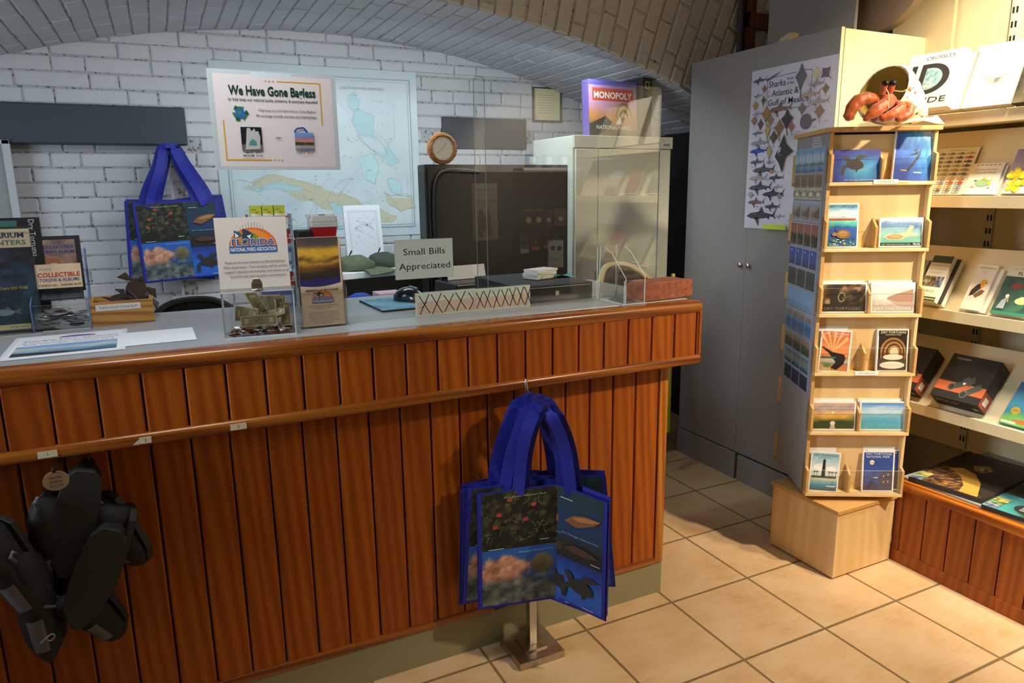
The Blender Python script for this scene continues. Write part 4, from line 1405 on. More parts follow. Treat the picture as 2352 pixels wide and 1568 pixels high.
# ---------------------------------------------------------------- clear medicine rack, cooler and black box (behind the donation box)
md = thing('display_case', 'clear acrylic counter case of packets behind the donation box', 'display case', (-1.475, 0.215, CT))
for z in (0.0, 0.13, 0.255):
    mb = MB([CLEAR, EDGE]); sheet(mb, 0.120, 0.065, th, flat(-0.06, -0.033, z)); mb.build('shelf', md)
for sx in (-0.063, 0.060):
    mb = MB([CLEAR, EDGE]); sheet(mb, 0.065, 0.285, th, T(sx, -0.033, 0) @ frame((0, 0, 0), (0, 1, 0), (0, 0, 1))); mb.build('side_plate', md)
for k in range(3):
    a = Art(0.031, 0.052, '#c8d23c', thick=0.024, edge='#b4c030')
    a.rect(0.0, 0.0, 0.031, 0.029, '#d9e8cf').poly([(0, 0.029), (0.012, 0.029), (0.022, 0.004), (0.010, 0.004)], '#f0f4ea').poly([(0.0, 0.03), (0.031, 0.024), (0.031, 0.03)], '#c8d23c')
    a.text('relief', 0.003, 0.038, 0.005, '#3e7a2c', al='l').rect(0.014, 0.031, 0.024, 0.034, '#d06a2c')
    o = a.obj('green_packet'); place(o, T(-1.475, 0.215, CT) @ up(-0.052 + k * 0.034, 0.004 - 0.012, 0.2585))
    tag(o, ('left', 'middle', 'right')[k] + ' one of the three lime green packets on the clear counter case', 'packet', 'lime green packets on the counter case')
a = Art(0.104, 0.022, '#e6e8ea', thick=0.030); a.rect(0.055, 0.004, 0.104, 0.020, '#dfe6f4').text('relief', 0.082, 0.006, 0.010, '#2c3a90', bold=0.02).rect(0.058, 0.016, 0.104, 0.021, '#c8502a')
o = a.obj('white_packet'); place(o, T(-1.475, 0.215, CT) @ up(-0.052, -0.0335 - 0.002, 0.232)); o.location.z += 0.0; tag(o, 'white packet with red and blue print below the green packets', 'packet')
o.matrix_world = T(-1.475, 0.215, CT) @ up(-0.052, -0.031, 0.2585); o.scale = (1, 1, 0.8)
for k, (z, lab) in enumerate(((0.1335, 'upper'), (0.0035, 'lower'))):
    a = Art(0.100, 0.105, '#b4bfd6', thick=0.030)
    a.rect(0.0, 0.062, 0.100, 0.105, '#b8242c').text('COLD', 0.082, 0.076, 0.014, '#f0e6e6', bold=0.02).rect(0.0, 0.0, 0.100, 0.05, '#5a74c0').rect(0.06, 0.008, 0.098, 0.034, '#c9d4ea')
    o = a.obj('medicine_box'); place(o, T(-1.475, 0.215, CT) @ up(-0.042, -0.012, z)); tag(o, 'red and blue medicine box on the %s shelf of the clear case' % lab, 'box', 'medicine boxes in the clear case')
bb = thing('black_scanner', 'black boxy scanner with two pale lights under the toy-sized cooler', 'scanner', (-1.335, 0.20, CT))
mb = MB([BLACKMATTE]); mb.box(-0.068, 0.052, -0.045, 0.05, 0, 0.205); mb.box(-0.068, -0.02, -0.045, 0.04, 0.205, 0.235); mb.build('housing', bb, bevel=0.006)
for x in (-0.052, -0.030):
    mb = MB([M('pale_lens', '#a9c4c2', 0.2)], T(x, -0.0455, 0.196) @ Matrix.Rotation(PI / 2, 4, 'X')); mb.lathe([(0, 0), (0.006, 0), (0.005, 0.002), (0, 0.003)], 14); mb.build('lens', bb, smooth=True)
cl = thing('cooler', 'tiny red and white cooler box behind the membership brochures', 'cooler', (-1.322, 0.185, CT + 0.206))
mb = MB([REDP]); mb.prism([(-0.034, -0.026), (0.034, -0.026), (0.034, 0.026), (-0.034, 0.026)], 0.0, 0.036, taper=1.14); mb.build('body', cl, bevel=0.004, segs=3)
mb = MB([WHITEP]); mb.box(-0.041, 0.041, -0.032, 0.032, 0.036, 0.052); mb.prism([(-0.041, -0.032), (0.041, -0.032), (0.041, 0.032), (-0.041, 0.032)], 0.052, 0.072, taper=0.84); mb.build('lid', cl, bevel=0.003, segs=3)
mb = MB([BLACK]); mb.box(-0.010, 0.008, -0.006, 0.006, 0.0715, 0.074); mb.build('lid_button', cl)
for sx in (-1, 1):
    mb = MB([WHITEP]); mb.box(sx * 0.042 - 0.003, sx * 0.042 + 0.003, -0.006, 0.006, 0.030, 0.070); mb.build('handle_arm', cl, bevel=0.001)
mb = MB([WHITEP]); mb.box(-0.045, 0.045, 0.022, 0.030, 0.068, 0.076); mb.build('handle', cl, bevel=0.002)

# ================================================================ TOTE BAGS
def bag_art(w, h, bend):
    a = Art(w, h, '#12208f', bend=bend)
    b = 0.010
    x1, y1 = 0.60 * w, 0.50 * h

    def pic(x0, y0, x2, y2, fn, n=20, m_=20):
        a.pic(x0, y0, x2, y2, fn, n, m_)

    def garden(u, v):
        f = fbm(u, v, 14, 41); g = fbm(u, v, 5, 44)
        c = grad(np.clip((f - 0.35) * 2.2 * (0.55 + 0.6 * g), 0, 1), [(0, '#0c0b07'), (0.35, '#262814'), (0.6, '#4c4a30'), (0.82, '#6f7440'), (1, '#a09a6e')])
        return c * (0.55 + 0.55 * v)[..., None]

    def reef(u, v):
        sky = grad(v, [(0, '#1b2a36'), (0.6, '#1f4f94'), (1, '#1e62b8')])
        d1 = np.hypot((u - 0.30) / 0.36, (v - 0.58) / 0.30)
        d3 = np.hypot((u - 0.45) / 0.75, (v - 0.12) / 0.38)
        f = fbm(u, v, 11, 51)
        out = sky
        k1 = np.clip((1.05 - d1 + (f - 0.5) * 0.9) * 4, 0, 1)[..., None]
        out = out * (1 - k1) + grad(f, [(0.2, '#6e4a3c'), (0.5, '#b97e62'), (0.8, '#dcae92')]) * k1
        k3 = np.clip((1.0 - d3 + (f - 0.5) * 0.7) * 4, 0, 1)[..., None]
        out = out * (1 - k3) + grad(f, [(0.2, '#1c2022'), (0.5, '#4e5654'), (0.8, '#8a8f88')]) * k3
        d2 = np.hypot((u - 0.80) / 0.16, (v - 0.66) / 0.20)
        k2 = np.clip((1 - d2) * 8, 0, 1)[..., None]
        return out * (1 - k2) + grad(v + 0.3 * (f - 0.5), [(0.4, '#3d3a2c'), (0.9, '#8f8052')]) * k2
    pic(b, y1, x1, h - 0.003, garden, 30, 26)
    pic(b, 0.006, x1, y1, reef, 34, 28)
    pic(x1, 0.60 * h, w - b, h - 0.003, wash([(0, '#10325a'), (0.5, '#0e3358'), (1, '#0c2f2e')], 0.2, 4, 5, 60), 10, 10)
    pic(x1, y1 - 0.10 * h, w - b, 0.60 * h, wash([(0, '#0e1418'), (0.5, '#221a14'), (1, '#123040')], 0.25, 5, 6, 61), 12, 10)
    pic(x1, 0.006, w - b, y1 - 0.10 * h, wash([(0, '#1c55b8'), (0.4, '#2668c6'), (1, '#14307e')], 0.15, 3, 4, 62), 10, 10)
    for px, py, c in ((0.16, 0.80, '#c03a36'), (0.42, 0.86, '#b83a38'), (0.36, 0.74, '#b0343a'), (0.24, 0.92, '#a8442c'), (0.13, 0.70, '#b04038')):
        a.ell(px * w, py * h, 0.008, 0.006, c, 8)
    for k in range(44):
        x, y = random.uniform(0.06, 0.56) * w, random.uniform(0.56, 0.94) * h
        g = random.choice(('#5a7030', '#6f8a3c', '#465a28', '#7c7656', '#5c5044', '#6a6458'))
        for q in range(3):
            t = random.uniform(0, 6.3); L = random.uniform(0.005, 0.015)
            a.line(x, y, x + L * math.cos(t), y + L * math.sin(t), 0.0014, g, False)
        a.k += 1
    # orange fish, grouper, turtle
    a.poly([(0.66 * w, 0.73 * h), (0.74 * w, 0.80 * h), (0.86 * w, 0.83 * h), (0.95 * w, 0.82 * h), (0.90 * w, 0.77 * h), (0.84 * w, 0.74 * h), (0.76 * w, 0.70 * h)], '#7d5230')
    a.poly([(0.72 * w, 0.775 * h), (0.82 * w, 0.81 * h), (0.95 * w, 0.825 * h), (0.88 * w, 0.785 * h), (0.78 * w, 0.76 * h)], '#b0763c')
    a.poly([(0.66 * w, 0.50 * h), (0.74 * w, 0.545 * h), (0.86 * w, 0.535 * h), (0.95 * w, 0.50 * h), (0.84 * w, 0.475 * h), (0.72 * w, 0.475 * h)], '#4b2f24')
    a.turtle(0.79 * w, 0.20 * h, 0.120, '#2b2522', '#2e2b2a')
    c = '#c6cdd2'
    a.text('Dry Tortugas National Park', 0.79 * w, 0.617 * h, 0.006, '#9aa4ae', w=0.30 * w, shear=0.25)
    a.text('Biscayne National Park', 0.44 * w, 0.462 * h, 0.006, '#8fb0d8', w=0.26 * w, shear=0.25)
    a.text('Everglades National Park', 0.36 * w, 0.945 * h, 0.006, '#a8a890', w=0.32 * w, shear=0.25)
    for x, y, L in ((0.63, 0.915, .1), (0.08, 0.515, .12), (0.47, 0.555, .07), (0.88, 0.44, .07), (0.82, 0.035, .09)):
        a.rect(x * w, y * h, (x + L) * w, y * h + 0.0022, c)
    return a


def tote(label, m, fold=0.0, group=None, w=0.358, h=0.354, deep=0.012, spread=0.115, peak=0.250, wob=0.0, arch=False):
    t = thing('tote_bag', label, 'tote bag', mat=m, group=group)
    cx = 0.60 * w

    def shape(x, y, z=0.0):
        """x across, y up, z outwards -> bag space (x right, y depth away from viewer, z up from the handle peak)"""
        k = abs(x - cx) / cx if x < cx else abs(x - cx) / (w - cx)
        d = -fold * (1 - min(1, k)) ** 1.0 + wob * math.sin(x * 17 + 1) * (1 - y / h)
        drop = 0.012 * k * (1 if fold else 0.25)
        return (x - w / 2, -d * 1.0 - z, y - h - peak - drop)
    a = bag_art(w, h, lambda p: shape(p[0], p[1], p[2]))
    mb = MB([CLOTHPRINT]); a.put(mb); mb.build('printed_front', t)
    mb = MB([BLUECLOTH])
    mb.grid(lambda u, v: shape(-0.004 + (w + 0.008) * u, -0.004 + (h + 0.004) * v, -0.0045), 20, 6, thick=0.003)
    mb.build('front_cloth', t, smooth=True)
    mb = MB([BLUECLOTH])
    mb.grid(lambda u, v: tuple(Vector(shape(-0.002 + (w + 0.004) * u, -0.002 + (h + 0.004) * v, 0)) + Vector((0.004, deep + 0.008 + 0.01 * math.sin(PI * u), 0.006))), 16, 6, thick=0.003)
    mb.build('back_cloth', t, smooth=True)
    for dy, dx in ((-0.002, 0.0), (deep + 0.004, 0.012)):
        P = cr_path([(-spread, 0, -peak - 0.02), (-spread * 0.80, 0, -peak * 0.80), (-spread * 0.38, 0, -peak * 0.35), (-0.020, 0, -0.008), (0.0, 0, -0.001), (0.020, 0, -0.008), (spread * 0.42, 0, -peak * 0.35), (spread * 0.86, 0, -peak * 0.80), (spread * 1.04, 0, -peak - 0.02)], 5)
        if arch:
            P = cr_path([(-spread, 0, -peak - 0.02), (-spread * 0.82, 0, -peak * 0.60), (-spread * 0.50, 0, -peak * 0.22), (-spread * 0.22, 0, -0.014), (0.0, 0, -0.001), (spread * 0.22, 0, -0.014), (spread * 0.52, 0, -peak * 0.22), (spread * 0.86, 0, -peak * 0.60), (spread * 1.06, 0, -peak - 0.02)], 5)
        L = []; Rr = []
        for i, p in enumerate(P):
            d = (P[min(i + 1, len(P) - 1)] - P[max(i - 1, 0)]).normalized()
            nn = Vector((-d.z, 0, d.x)) * (0.017 * (0.6 if abs(p.x) < 0.02 else 1.0))
            base = fold * (1 - min(1, abs(p.x + w / 2 - cx) / cx)) * min(1, -p.z / peak)
            o_ = Vector((dx, base + dy + 0.006 * math.sin(i * 0.6), 0))
            L.append(p + nn + o_); Rr.append(p - nn + o_)
        n = len(P)
        mb = MB([BLUECLOTH])
        mb.grid(lambda u, v: (L[round(u * (n - 1))] * v + Rr[round(u * (n - 1))] * (1 - v)), n - 1, 1, thick=0.0015)
        mb.build('handle', t, smooth=True)
    return t


# bags hanging on the wall hook
hk = thing('wall_hook', 'small dark hook on the brick wall holding the blue tote bags', 'hook', (-1.700, YB - 0.012, 1.592))
mb = MB([BLACK]); mb.tube(cr_path([(0, 0.014, 0.006), (0, -0.05, 0.0), (0.004, -0.075, -0.006), (0.02, -0.085, 0.0), (0.045, -0.08, 0.006)]), 0.004, 8); mb.build('hook_arm', hk, smooth=True)
mb = MB([BLACK]); mb.box(-0.012, 0.012, 0.002, 0.012, -0.015, 0.025); mb.build('hook_plate', hk)


def hang(x, y, z, rz, tilt):
    return T(x, y, z) @ rotz(rz) @ Matrix.Rotation(tilt, 4, 'Y')


GW = 'blue tote bags on the wall hook'
tote('front blue-edged photo tote bag hanging on the wall hook', hang(-1.706, 1.615, 1.598, 0.04, -0.035), 0.0, GW)
tote('second blue-edged tote bag on the wall hook showing left of the front one', hang(-1.714, 1.645, 1.600, 0.0, 0.05), 0.0, GW)
tote('rearmost blue-edged tote bag on the wall hook showing right of the front one', hang(-1.700, 1.675, 1.604, 0.0, -0.10), 0.0, GW, deep=0.006)

# bags on the floor stand
st = thing('bag_stand', 'steel floor stand with square foot carrying blue tote bags', 'stand', (-0.884, -0.352, 0.0))
mb = MB([RUSTSTEEL]); mb.box(-0.075, 0.075, -0.072, 0.074, 0.0, 0.024); mb.build('foot_plate', st, bevel=0.002)
mb = MB([RUSTSTEEL]); mb.box(-0.036, 0.036, -0.036, 0.036, 0.024, 0.029); mb.build('socket_plate', st, bevel=0.001)
mb = MB([CHROME]); mb.box(-0.012, 0.012, -0.012, 0.012, 0.029, 0.30); mb.build('lower_post', st, bevel=0.001)
mb = MB([CHROME]); mb.tube([(0, 0, 0.30), (0, 0, 0.79)], 0.0055, 12); mb.build('upper_post', st, smooth=True)
mb = MB([CHROME]); mb.tube([(0, 0, 0.785), (-0.008, 0, 0.82), (-0.012, 0, 0.85), (-0.012, 0, 0.862)], [0.0055, 0.0055, 0.0045, 0.001], 10); mb.tube(cr_path([(-0.002, -0.004, 0.795), (-0.006, -0.045, 0.788), (-0.008, -0.085, 0.800), (-0.008, -0.105, 0.815)]), 0.005, 10); mb.build('hook', st, smooth=True)
GS = 'blue tote bags on the floor stand'
tote('front blue-edged photo tote bag folded round the floor stand', hang(-0.912, -0.478, 0.818, -0.62, 0.01), 0.075, GS, arch=True, spread=0.072)
tote('second tote bag on the floor stand, tilted so its left edge hangs low', hang(-0.905, -0.445, 0.818, -0.50, 0.07), 0.06, GS, arch=True, spread=0.080)
tote('third tote bag on the floor stand, its corner sticking up at the right', hang(-0.897, -0.405, 0.818, -0.30, -0.10), 0.04, GS, arch=True, spread=0.085)
tote('rearmost tote bag on the floor stand, its left edge out towards the boards', hang(-0.905, -0.375, 0.818, -0.20, 0.04), 0.03, GS, arch=True, spread=0.090)

# ================================================================ WATER SHOES hanging at the left of the counter
NEO = M('black_neoprene', '#141517', 0.75, 0.2, 40, bump=0.2, bscale=500)
SOLE = M('dark_rubber_sole', '#23231f', 0.6, 0.2, 40)
GREYP = M('pale_grey_shoe_panel', '#585c64', 0.5, 0.1)


def make_shoe(label, m, L=0.245, grey=True):
    t = thing('water_shoe', label, 'water shoe', mat=m, group='black water shoes hanging under the counter rail')
    mb = MB([NEO]); rings = []
    for i in range(15):
        u = i / 14
        w = 0.040 * (0.62 + 0.38 * math.sin(PI * (u * 0.85 + 0.1))) * (min(1, (1 - u) * 5 + 0.25)) * min(1, u * 8 + 0.55)
        h = np.interp(u, [0, 0.1, 0.3, 0.5, 0.8, 0.95, 1], [0.085, 0.092, 0.080, 0.062, 0.045, 0.034, 0.018])
        rings.append([(L * u, w * math.cos(q) * (1 if math.sin(q) < 0.3 else 0.85), max(0.0, h * (0.42 + 0.58 * math.sin(q)))) for q in np.linspace(0, 2 * PI, 17)[:-1]])
    mb.loft(rings); mb.build('upper', t, smooth=True, angle=60)
    mb = MB([SOLE])
    out = [(L * u, s * (0.043 * (0.66 + 0.34 * math.sin(PI * (u * 0.85 + 0.1))) * min(1, (1 - u) * 4 + 0.3) * min(1, u * 8 + 0.55))) for s, U in ((1, np.linspace(0, 1, 12)), (-1, np.linspace(1, 0, 12))) for u in U]
    mb.prism(out, -0.012, 0.004); mb.build('sole', t, bevel=0.002)
    if grey:
        mb = MB([GREYP]); mb.loft([[(L * u, 0.030 * math.cos(q) * (1.1 - u * 0.4), np.interp(u, [0.5, 0.8, 0.95], [0.063, 0.0465, 0.036]) * (0.42 + 0.58 * math.sin(q)) + 0.0015) for q in np.linspace(0.9, 2.3, 7)] for u in (0.55, 0.65, 0.75, 0.85)], closed_ends=False)
        mb.build('toe_panel', t, smooth=True)
    mb = MB([GREYP]); mb.tube([(0.004, 0, 0.085), (-0.018, 0, 0.105), (-0.022, 0, 0.09), (-0.002, 0, 0.06)], 0.004, 6, closed=True); mb.build('pull_loop', t)
    return t


def hung(x, y, z, dx, dz, out):
    """heel at (x,y,z), toe direction (dx,0,dz); out = +1 upper to the viewer, -1 sole to the viewer, or an angle between"""
    d = Vector((dx, 0.0, dz)).normalized()
    side = d.cross(Vector((0, -1, 0))).normalized()
    n = Vector((0, -1, 0)) * math.cos(out) + side * math.sin(out)
    yv = n.cross(d)
    m = Matrix((d, yv, n)).transposed().to_4x4(); m.translation = (x, y, z)
    return m


make_shoe('black water shoe hanging highest with its dark sole outward', hung(-1.972, -0.355, 0.800, -0.07, -0.23, PI), grey=False)
make_shoe('black water shoe with its broad sole outward below the round wooden tag', hung(-1.935, -0.385, 0.668, -0.09, -0.20, PI), 0.235, grey=False)
make_shoe('lowest black water shoe with a grey toe and cord pointing down', hung(-2.100, -0.345, 0.655, 0.01, -0.29, 0.1), 0.285)
make_shoe('black water shoe with a pale band cut off at the left frame edge', hung(-2.150, -0.380, 0.735, 0.06, -0.22, 0.3), 0.24)
make_shoe('black water shoe seen edge-on at the right of the shoe bunch', hung(-1.900, -0.318, 0.685, -0.085, -0.21, 1.3), 0.235)
make_shoe('black water shoe half hidden in the middle of the shoe bunch', hung(-2.045, -0.310, 0.745, -0.03, -0.24, 0.2), 0.24)
make_shoe('small black water shoe whose toe points out low at the right', hung(-2.035, -0.305, 0.530, 0.085, -0.17, 0.4), 0.185)
make_shoe('black water shoe flat against the boards at the upper right', hung(-1.955, -0.287, 0.715, 0.05, -0.13, 0.9), 0.20)
for nm, x, y, z, r, c, lab in (('wooden_tag', -2.020, -0.412, 0.806, 0.024, '#8f7450', 'round wooden tag hanging above the black water shoes'), ('grey_disc_tag', -1.996, -0.300, 0.836, 0.026, '#6b625c', 'round grey tag under the counter rail behind the wooden tag')):
    a = Art(2 * r, 2 * r, c)
    mb = MB([PRINT]); mb.prism([(r * math.cos(q), r * 0.86 * math.sin(q)) for q in np.linspace(0, 2 * PI, 25)[:-1]], 0, 0.004, cols=lin(c))
    b = Art.__new__(Art); b.V, b.F, b.C, b.k, b.bend = [], [], [], 36, None
    if nm == 'wooden_tag':
        for k, s in enumerate(('WATER', 'SHOES', '$12.99')):
            b.text(s, 0, 0.005 - 0.009 * k, 0.0055, '#3a2a1a', w=0.024)
        b.put(mb)
    o = mb.build(nm)
    place(o, up(x, y, z)); tag(o, lab, 'tag')
mb = MB([M('pale_cord', '#8d8c88', 0.6)]); mb.tube(cr_path([(-2.083, -0.412, 0.46), (-2.075, -0.415, 0.452), (-2.066, -0.412, 0.458), (-2.070, -0.414, 0.466), (-2.080, -0.416, 0.462), (-2.092, -0.412, 0.45)], 5), 0.0016, 6)
tag(mb.build('lace_cord', smooth=True), 'pale cord looped on the lowest black water shoe', 'cord')
rod = MB([BLACK]); rod.tube(cr_path([(-2.02, FY - 0.002, 0.825), (-2.02, -0.33, 0.822), (-2.02, -0.42, 0.828), (-2.02, -0.428, 0.842)]), 0.003, 8)
tag(rod.build('display_peg', smooth=True), 'dark peg under the counter rail holding the water shoes', 'peg')

# ================================================================ POSTCARD RACK
RB = (0.410, -0.343)
rk = thing('postcard_rack', 'birch plywood postcard tower turned on its square box base', 'postcard rack', (RB[0], RB[1], 0))
rki = T(-RB[0], -RB[1], 0)
U = Vector((0.8696, -0.4937, 0)); FA = Vector((0.222, -0.374, 0))
FRT = frame(FA, U, (0, 0, 1))                      # x along the front, y up, z towards the customer
VB = Vector((0.4937, 0.8696, 0))
SDE = frame(FA + VB * 0.345, -VB, (0, 0, 1))       # magnet side: x from back to front, y up, z outwards
bm = rki @ rotz(0.0)
mb = MB([BIRCH]); mb.box(0.258, 0.560, -0.490, -0.194, 0.006, 0.250, m=rki); mb.build('base_box', rk, bevel=0.002)
mb = MB([BIRCH_EDGE]); mb.box(0.252, 0.566, -0.496, -0.188, 0.250, 0.266, m=rki); mb.build('base_top', rk, bevel=0.002)
mb = MB([BLACK]); mb.box(0.275, 0.54, -0.47, -0.21, 0.0, 0.006, m=rki); mb.build('base_feet', rk)
LF = rki @ FRT
TWd, TD = 0.340, 0.345
mb = MB([BIRCH]); mb.box(0.010, TWd - 0.010, 0.288, 1.545, -0.050, -0.040, m=LF); mb.build('front_board', rk)
mb = MB([LOCKERGREY, BIRCH_EDGE]); mb.box(0.000, 0.010, 0.285, 1.552, -TD, -0.020, 0, LF); mb.box(-0.0005, 0.0105, 0.285, 1.552, -0.020, -0.016, 1, LF); mb.build('magnet_board', rk)
mb = MB([BIRCH]); mb.box(TWd - 0.010, TWd, 0.285, 1.552, -TD, -0.016, m=LF); mb.build('side_board', rk)
mb = MB([BIRCH]); mb.box(0.010, TWd - 0.010, 0.288, 1.545, -TD + 0.03, -TD + 0.04, m=LF); mb.build('rear_board', rk)
mb = MB([BIRCH_EDGE]); mb.box(-0.012, TWd + 0.004, 1.552, 1.567, -TD - 0.01, 0.004, m=LF); mb.build('top_board', rk, bevel=0.002)
mb = MB([BIRCH]); mb.lathe([(0.07, 0.266), (0.07, 0.286)], 24, m=rki @ T(0.454, -0.31, 0)); mb.build('turntable', rk)
TZ = [1.380, 1.163, 0.940, 0.733, 0.517, 0.285]
DIV = [0.166, 0.165, 0.163, 0.165, 0.166, 0.150]
for k, z in enumerate(TZ):
    mb = MB([BIRCH]); mb.box(0, TWd, z, z + 0.012, -0.040, 0.004, m=LF); t = mb.build('tray', rk, bevel=0.0015)
    for x in (0.0, TWd - 0.009):
        mb = MB([BIRCH_EDGE]); mb.prism([(0.004, z + 0.012), (0.004, z + 0.098), (-0.018, z + 0.108), (-0.040, z + 0.125), (-0.040, z + 0.012)], 0, 0.009, m=LF @ T(x, 0, 0) @ Matrix(((0, 0, 1, 0), (0, 1, 0, 0), (1, 0, 0, 0), (0, 0, 0, 1)))); mb.build('tray_end', t, bevel=0.001)
    mb = MB([BIRCH_EDGE]); mb.prism([(-0.004, z + 0.012), (-0.004, z + 0.080), (-0.040, z + 0.110), (-0.040, z + 0.012)], 0, 0.008, m=LF @ T(DIV[k], 0, 0) @ Matrix(((0, 0, 1, 0), (0, 1, 0, 0), (1, 0, 0, 0), (0, 0, 0, 1)))); mb.build('divider', t, bevel=0.001)
    mb = MB([CLEAR, EDGE]); sheet(mb, TWd - 0.018, 0.088, 0.002, LF @ T(0.009, z + 0.012, 0.001)); mb.build('clear_front', t)
    # the trays of the far side of the tower
    mb = MB([BIRCH_EDGE]); mb.box(0, TWd - 0.05, z, z + 0.012, -TD - 0.034, -TD, m=LF); mb.box(0, 0.009, z, z + 0.115, -TD - 0.036, -TD, m=LF); mb.build('rear_tray', rk)

SKY = [(0, '#d9d3c0'), (0.5, '#a9c4d8'), (1, '#5f93c4')]


def lettered(a, s, y, h, col, sub=None):
    a.text(s, a.w / 2, y, h, col, w=a.w * 0.80, bold=0.02)
    if sub:
        a.text(sub, a.w / 2, y - h * 0.9, h * 0.5, col, w=a.w * 0.5, bold=0.01)


def pc_turtle(w=0.155, h=0.103):
    a = Art(w, h, '#27349a', thick=0.002)
    a.pic(0, 0, w, h, lambda u, v: grad(np.clip(np.hypot((u - 0.62) / 0.7, (v - 0.38) / 0.75) + 0.25 * (fbm(u, v, 8, 3) - 0.5), 0, 1), [(0, '#6fc0dc'), (0.35, '#3b8ac4'), (0.75, '#2a3f9c'), (1, '#2a2a86')]), 20, 14)
    a.turtle(w * 0.46, h * 0.53, h * 0.90, '#3d332d', '#44403a')
    a.text('Dry Tortugas National Park', w * 0.58, h * 0.035, 0.005, '#cfd8ee', w=w * 0.62, shear=0.2)
    return a


def pc_dolphin(w=0.124, h=0.168):
    a = Art(w, h, '#eef0f0', thick=0.010)
    a.pic(0.003, 0.003, w - 0.003, h - 0.003, lambda u, v: grad(np.clip(0.55 * v + 0.55 * u - 0.15 + 0.5 * (fbm(u * 2, v, 9, 13) - 0.5), 0, 1), [(0, '#2340a0'), (0.35, '#2a62bc'), (0.6, '#2f8fd6'), (0.82, '#9fd2ee'), (1, '#f2f8fa')]), 20, 26)
    a.poly([(w * 0.34, h * 0.22), (w * 0.48, h * 0.36), (w * 0.62, h * 0.52), (w * 0.72, h * 0.72), (w * 0.68, h * 0.60), (w * 0.64, h * 0.46), (w * 0.52, h * 0.32), (w * 0.40, h * 0.20)], '#22303c')
    a.poly([(w * 0.38, h * 0.50), (w * 0.62, h * 0.60), (w * 0.60, h * 0.52)], '#1c2834').poly([(w * 0.46, h * 0.58), (w * 0.58, h * 0.64), (w * 0.56, h * 0.59)], '#1c2834')
    a.rect(w * 0.20, h * 0.205, w * 0.36, h * 0.225, '#d9b64a').rect(w * 0.54, h * 0.17, w * 0.74, h * 0.19, '#e6eef2')
    return a


def pc_reef(w=0.105, h=0.148):
    a = Art(w, h, '#f1efe8', thick=0.002)
    b = 0.005
    a.pic(b, h * 0.62, w - b, h - b, wash([(0, '#8fc3d6'), (0.4, '#e8eef0'), (0.6, '#bfdcec'), (1, '#4f9cc8')], 0.25, 4, 6, 5), 12, 10)
    a.ell(w * 0.70, h * 0.76, 0.020, 0.012, '#f3f4f2').ell(w * 0.35, h * 0.75, 0.024, 0.009, '#f3f4f2')
    a.rect(b + 0.003, h * 0.605, w - 0.010, h * 0.655, '#b5532c').rect(b + 0.003, h * 0.645, w - 0.010, h * 0.657, '#c76a3a')
    for q in range(6):
        a.rect(0.035 + q * 0.009, h * 0.625, 0.038 + q * 0.009, h * 0.637, '#6b2c18')
    a.pic(b, b, w - b, h * 0.605, wash([(0, '#1f6e86'), (0.3, '#2a5fa8'), (0.7, '#2f55b0'), (0.85, '#3fb0a8'), (1, '#7fd0c2')], 0.15, 3, 5, 8), 14, 14)
    for q in range(34):
        a.ell(random.uniform(b + .004, w - b - .004), random.uniform(b + .002, h * 0.20), random.uniform(.002, .006), random.uniform(.001, .003), random.choice(('#e6e6d8', '#2a3c3e', '#3e8a88', '#c9b24a', '#7c8a80')), 7)
    a.ell(w * 0.52, h * 0.30, 0.024, 0.015, '#8a6a3c').ell(w * 0.50, h * 0.31, 0.016, 0.009, '#b08a4c').ell(w * 0.25, h * 0.30, 0.009, 0.006, '#a08058').poly([(w * 0.34, h * 0.32), (w * 0.28, h * 0.48), (w * 0.38, h * 0.36)], '#6a5236')
    lettered(a, 'DRY TORTUGAS', h * 0.905, 0.0085, '#3a6a86')
    a.text('FLORIDA', w * 0.24, h * 0.045, 0.004, '#e9efe8', w=0.03)
    return a


def pc_island(w=0.142, h=0.098):
    a = Art(w, h, '#f1efe8', thick=0.010)
    a.pic(.005, .005, w - .005, h - .005, wash([(0, '#5fb0a2'), (0.35, '#8fcabc'), (0.6, '#8fb6c8'), (0.75, '#5f86b8'), (1, '#c6d8e6')], 0.18, 3, 6, 15), 16, 12)
    a.poly([(w * .10, h * .36), (w * .28, h * .46), (w * .50, h * .46), (w * .62, h * .52), (w * .70, h * .74), (w * .80, h * .70), (w * .72, h * .52), (w * .92, h * .40), (w * .70, h * .38), (w * .52, h * .26), (w * .20, h * .26)], '#d9cda2')
    a.poly([(w * .16, h * .36), (w * .30, h * .44), (w * .48, h * .43), (w * .56, h * .36), (w * .46, h * .28), (w * .24, h * .28)], '#c08a6a').poly([(w * .22, h * .36), (w * .32, h * .41), (w * .46, h * .40), (w * .51, h * .36), (w * .44, h * .31), (w * .27, h * .31)], '#c9b06a')
    a.rect(.005, .005, w - .005, .015, '#16201c')
    a.text('DRY TORTUGAS NATIONAL PARK', w * .40, .0075, .0042, '#d9dcc8', w=w * .66).text('Florida', w * .86, .0075, .006, '#f2f2ea', shear=.3, bold=.02)
    return a


def bordered(w, h, fn, nx=16, ny=12, thick=0.010, b=.005):
    a = Art(w, h, '#f1efe8', thick=thick)
    a.pic(b, b, w - b, h - b, fn, nx, ny)
    return a


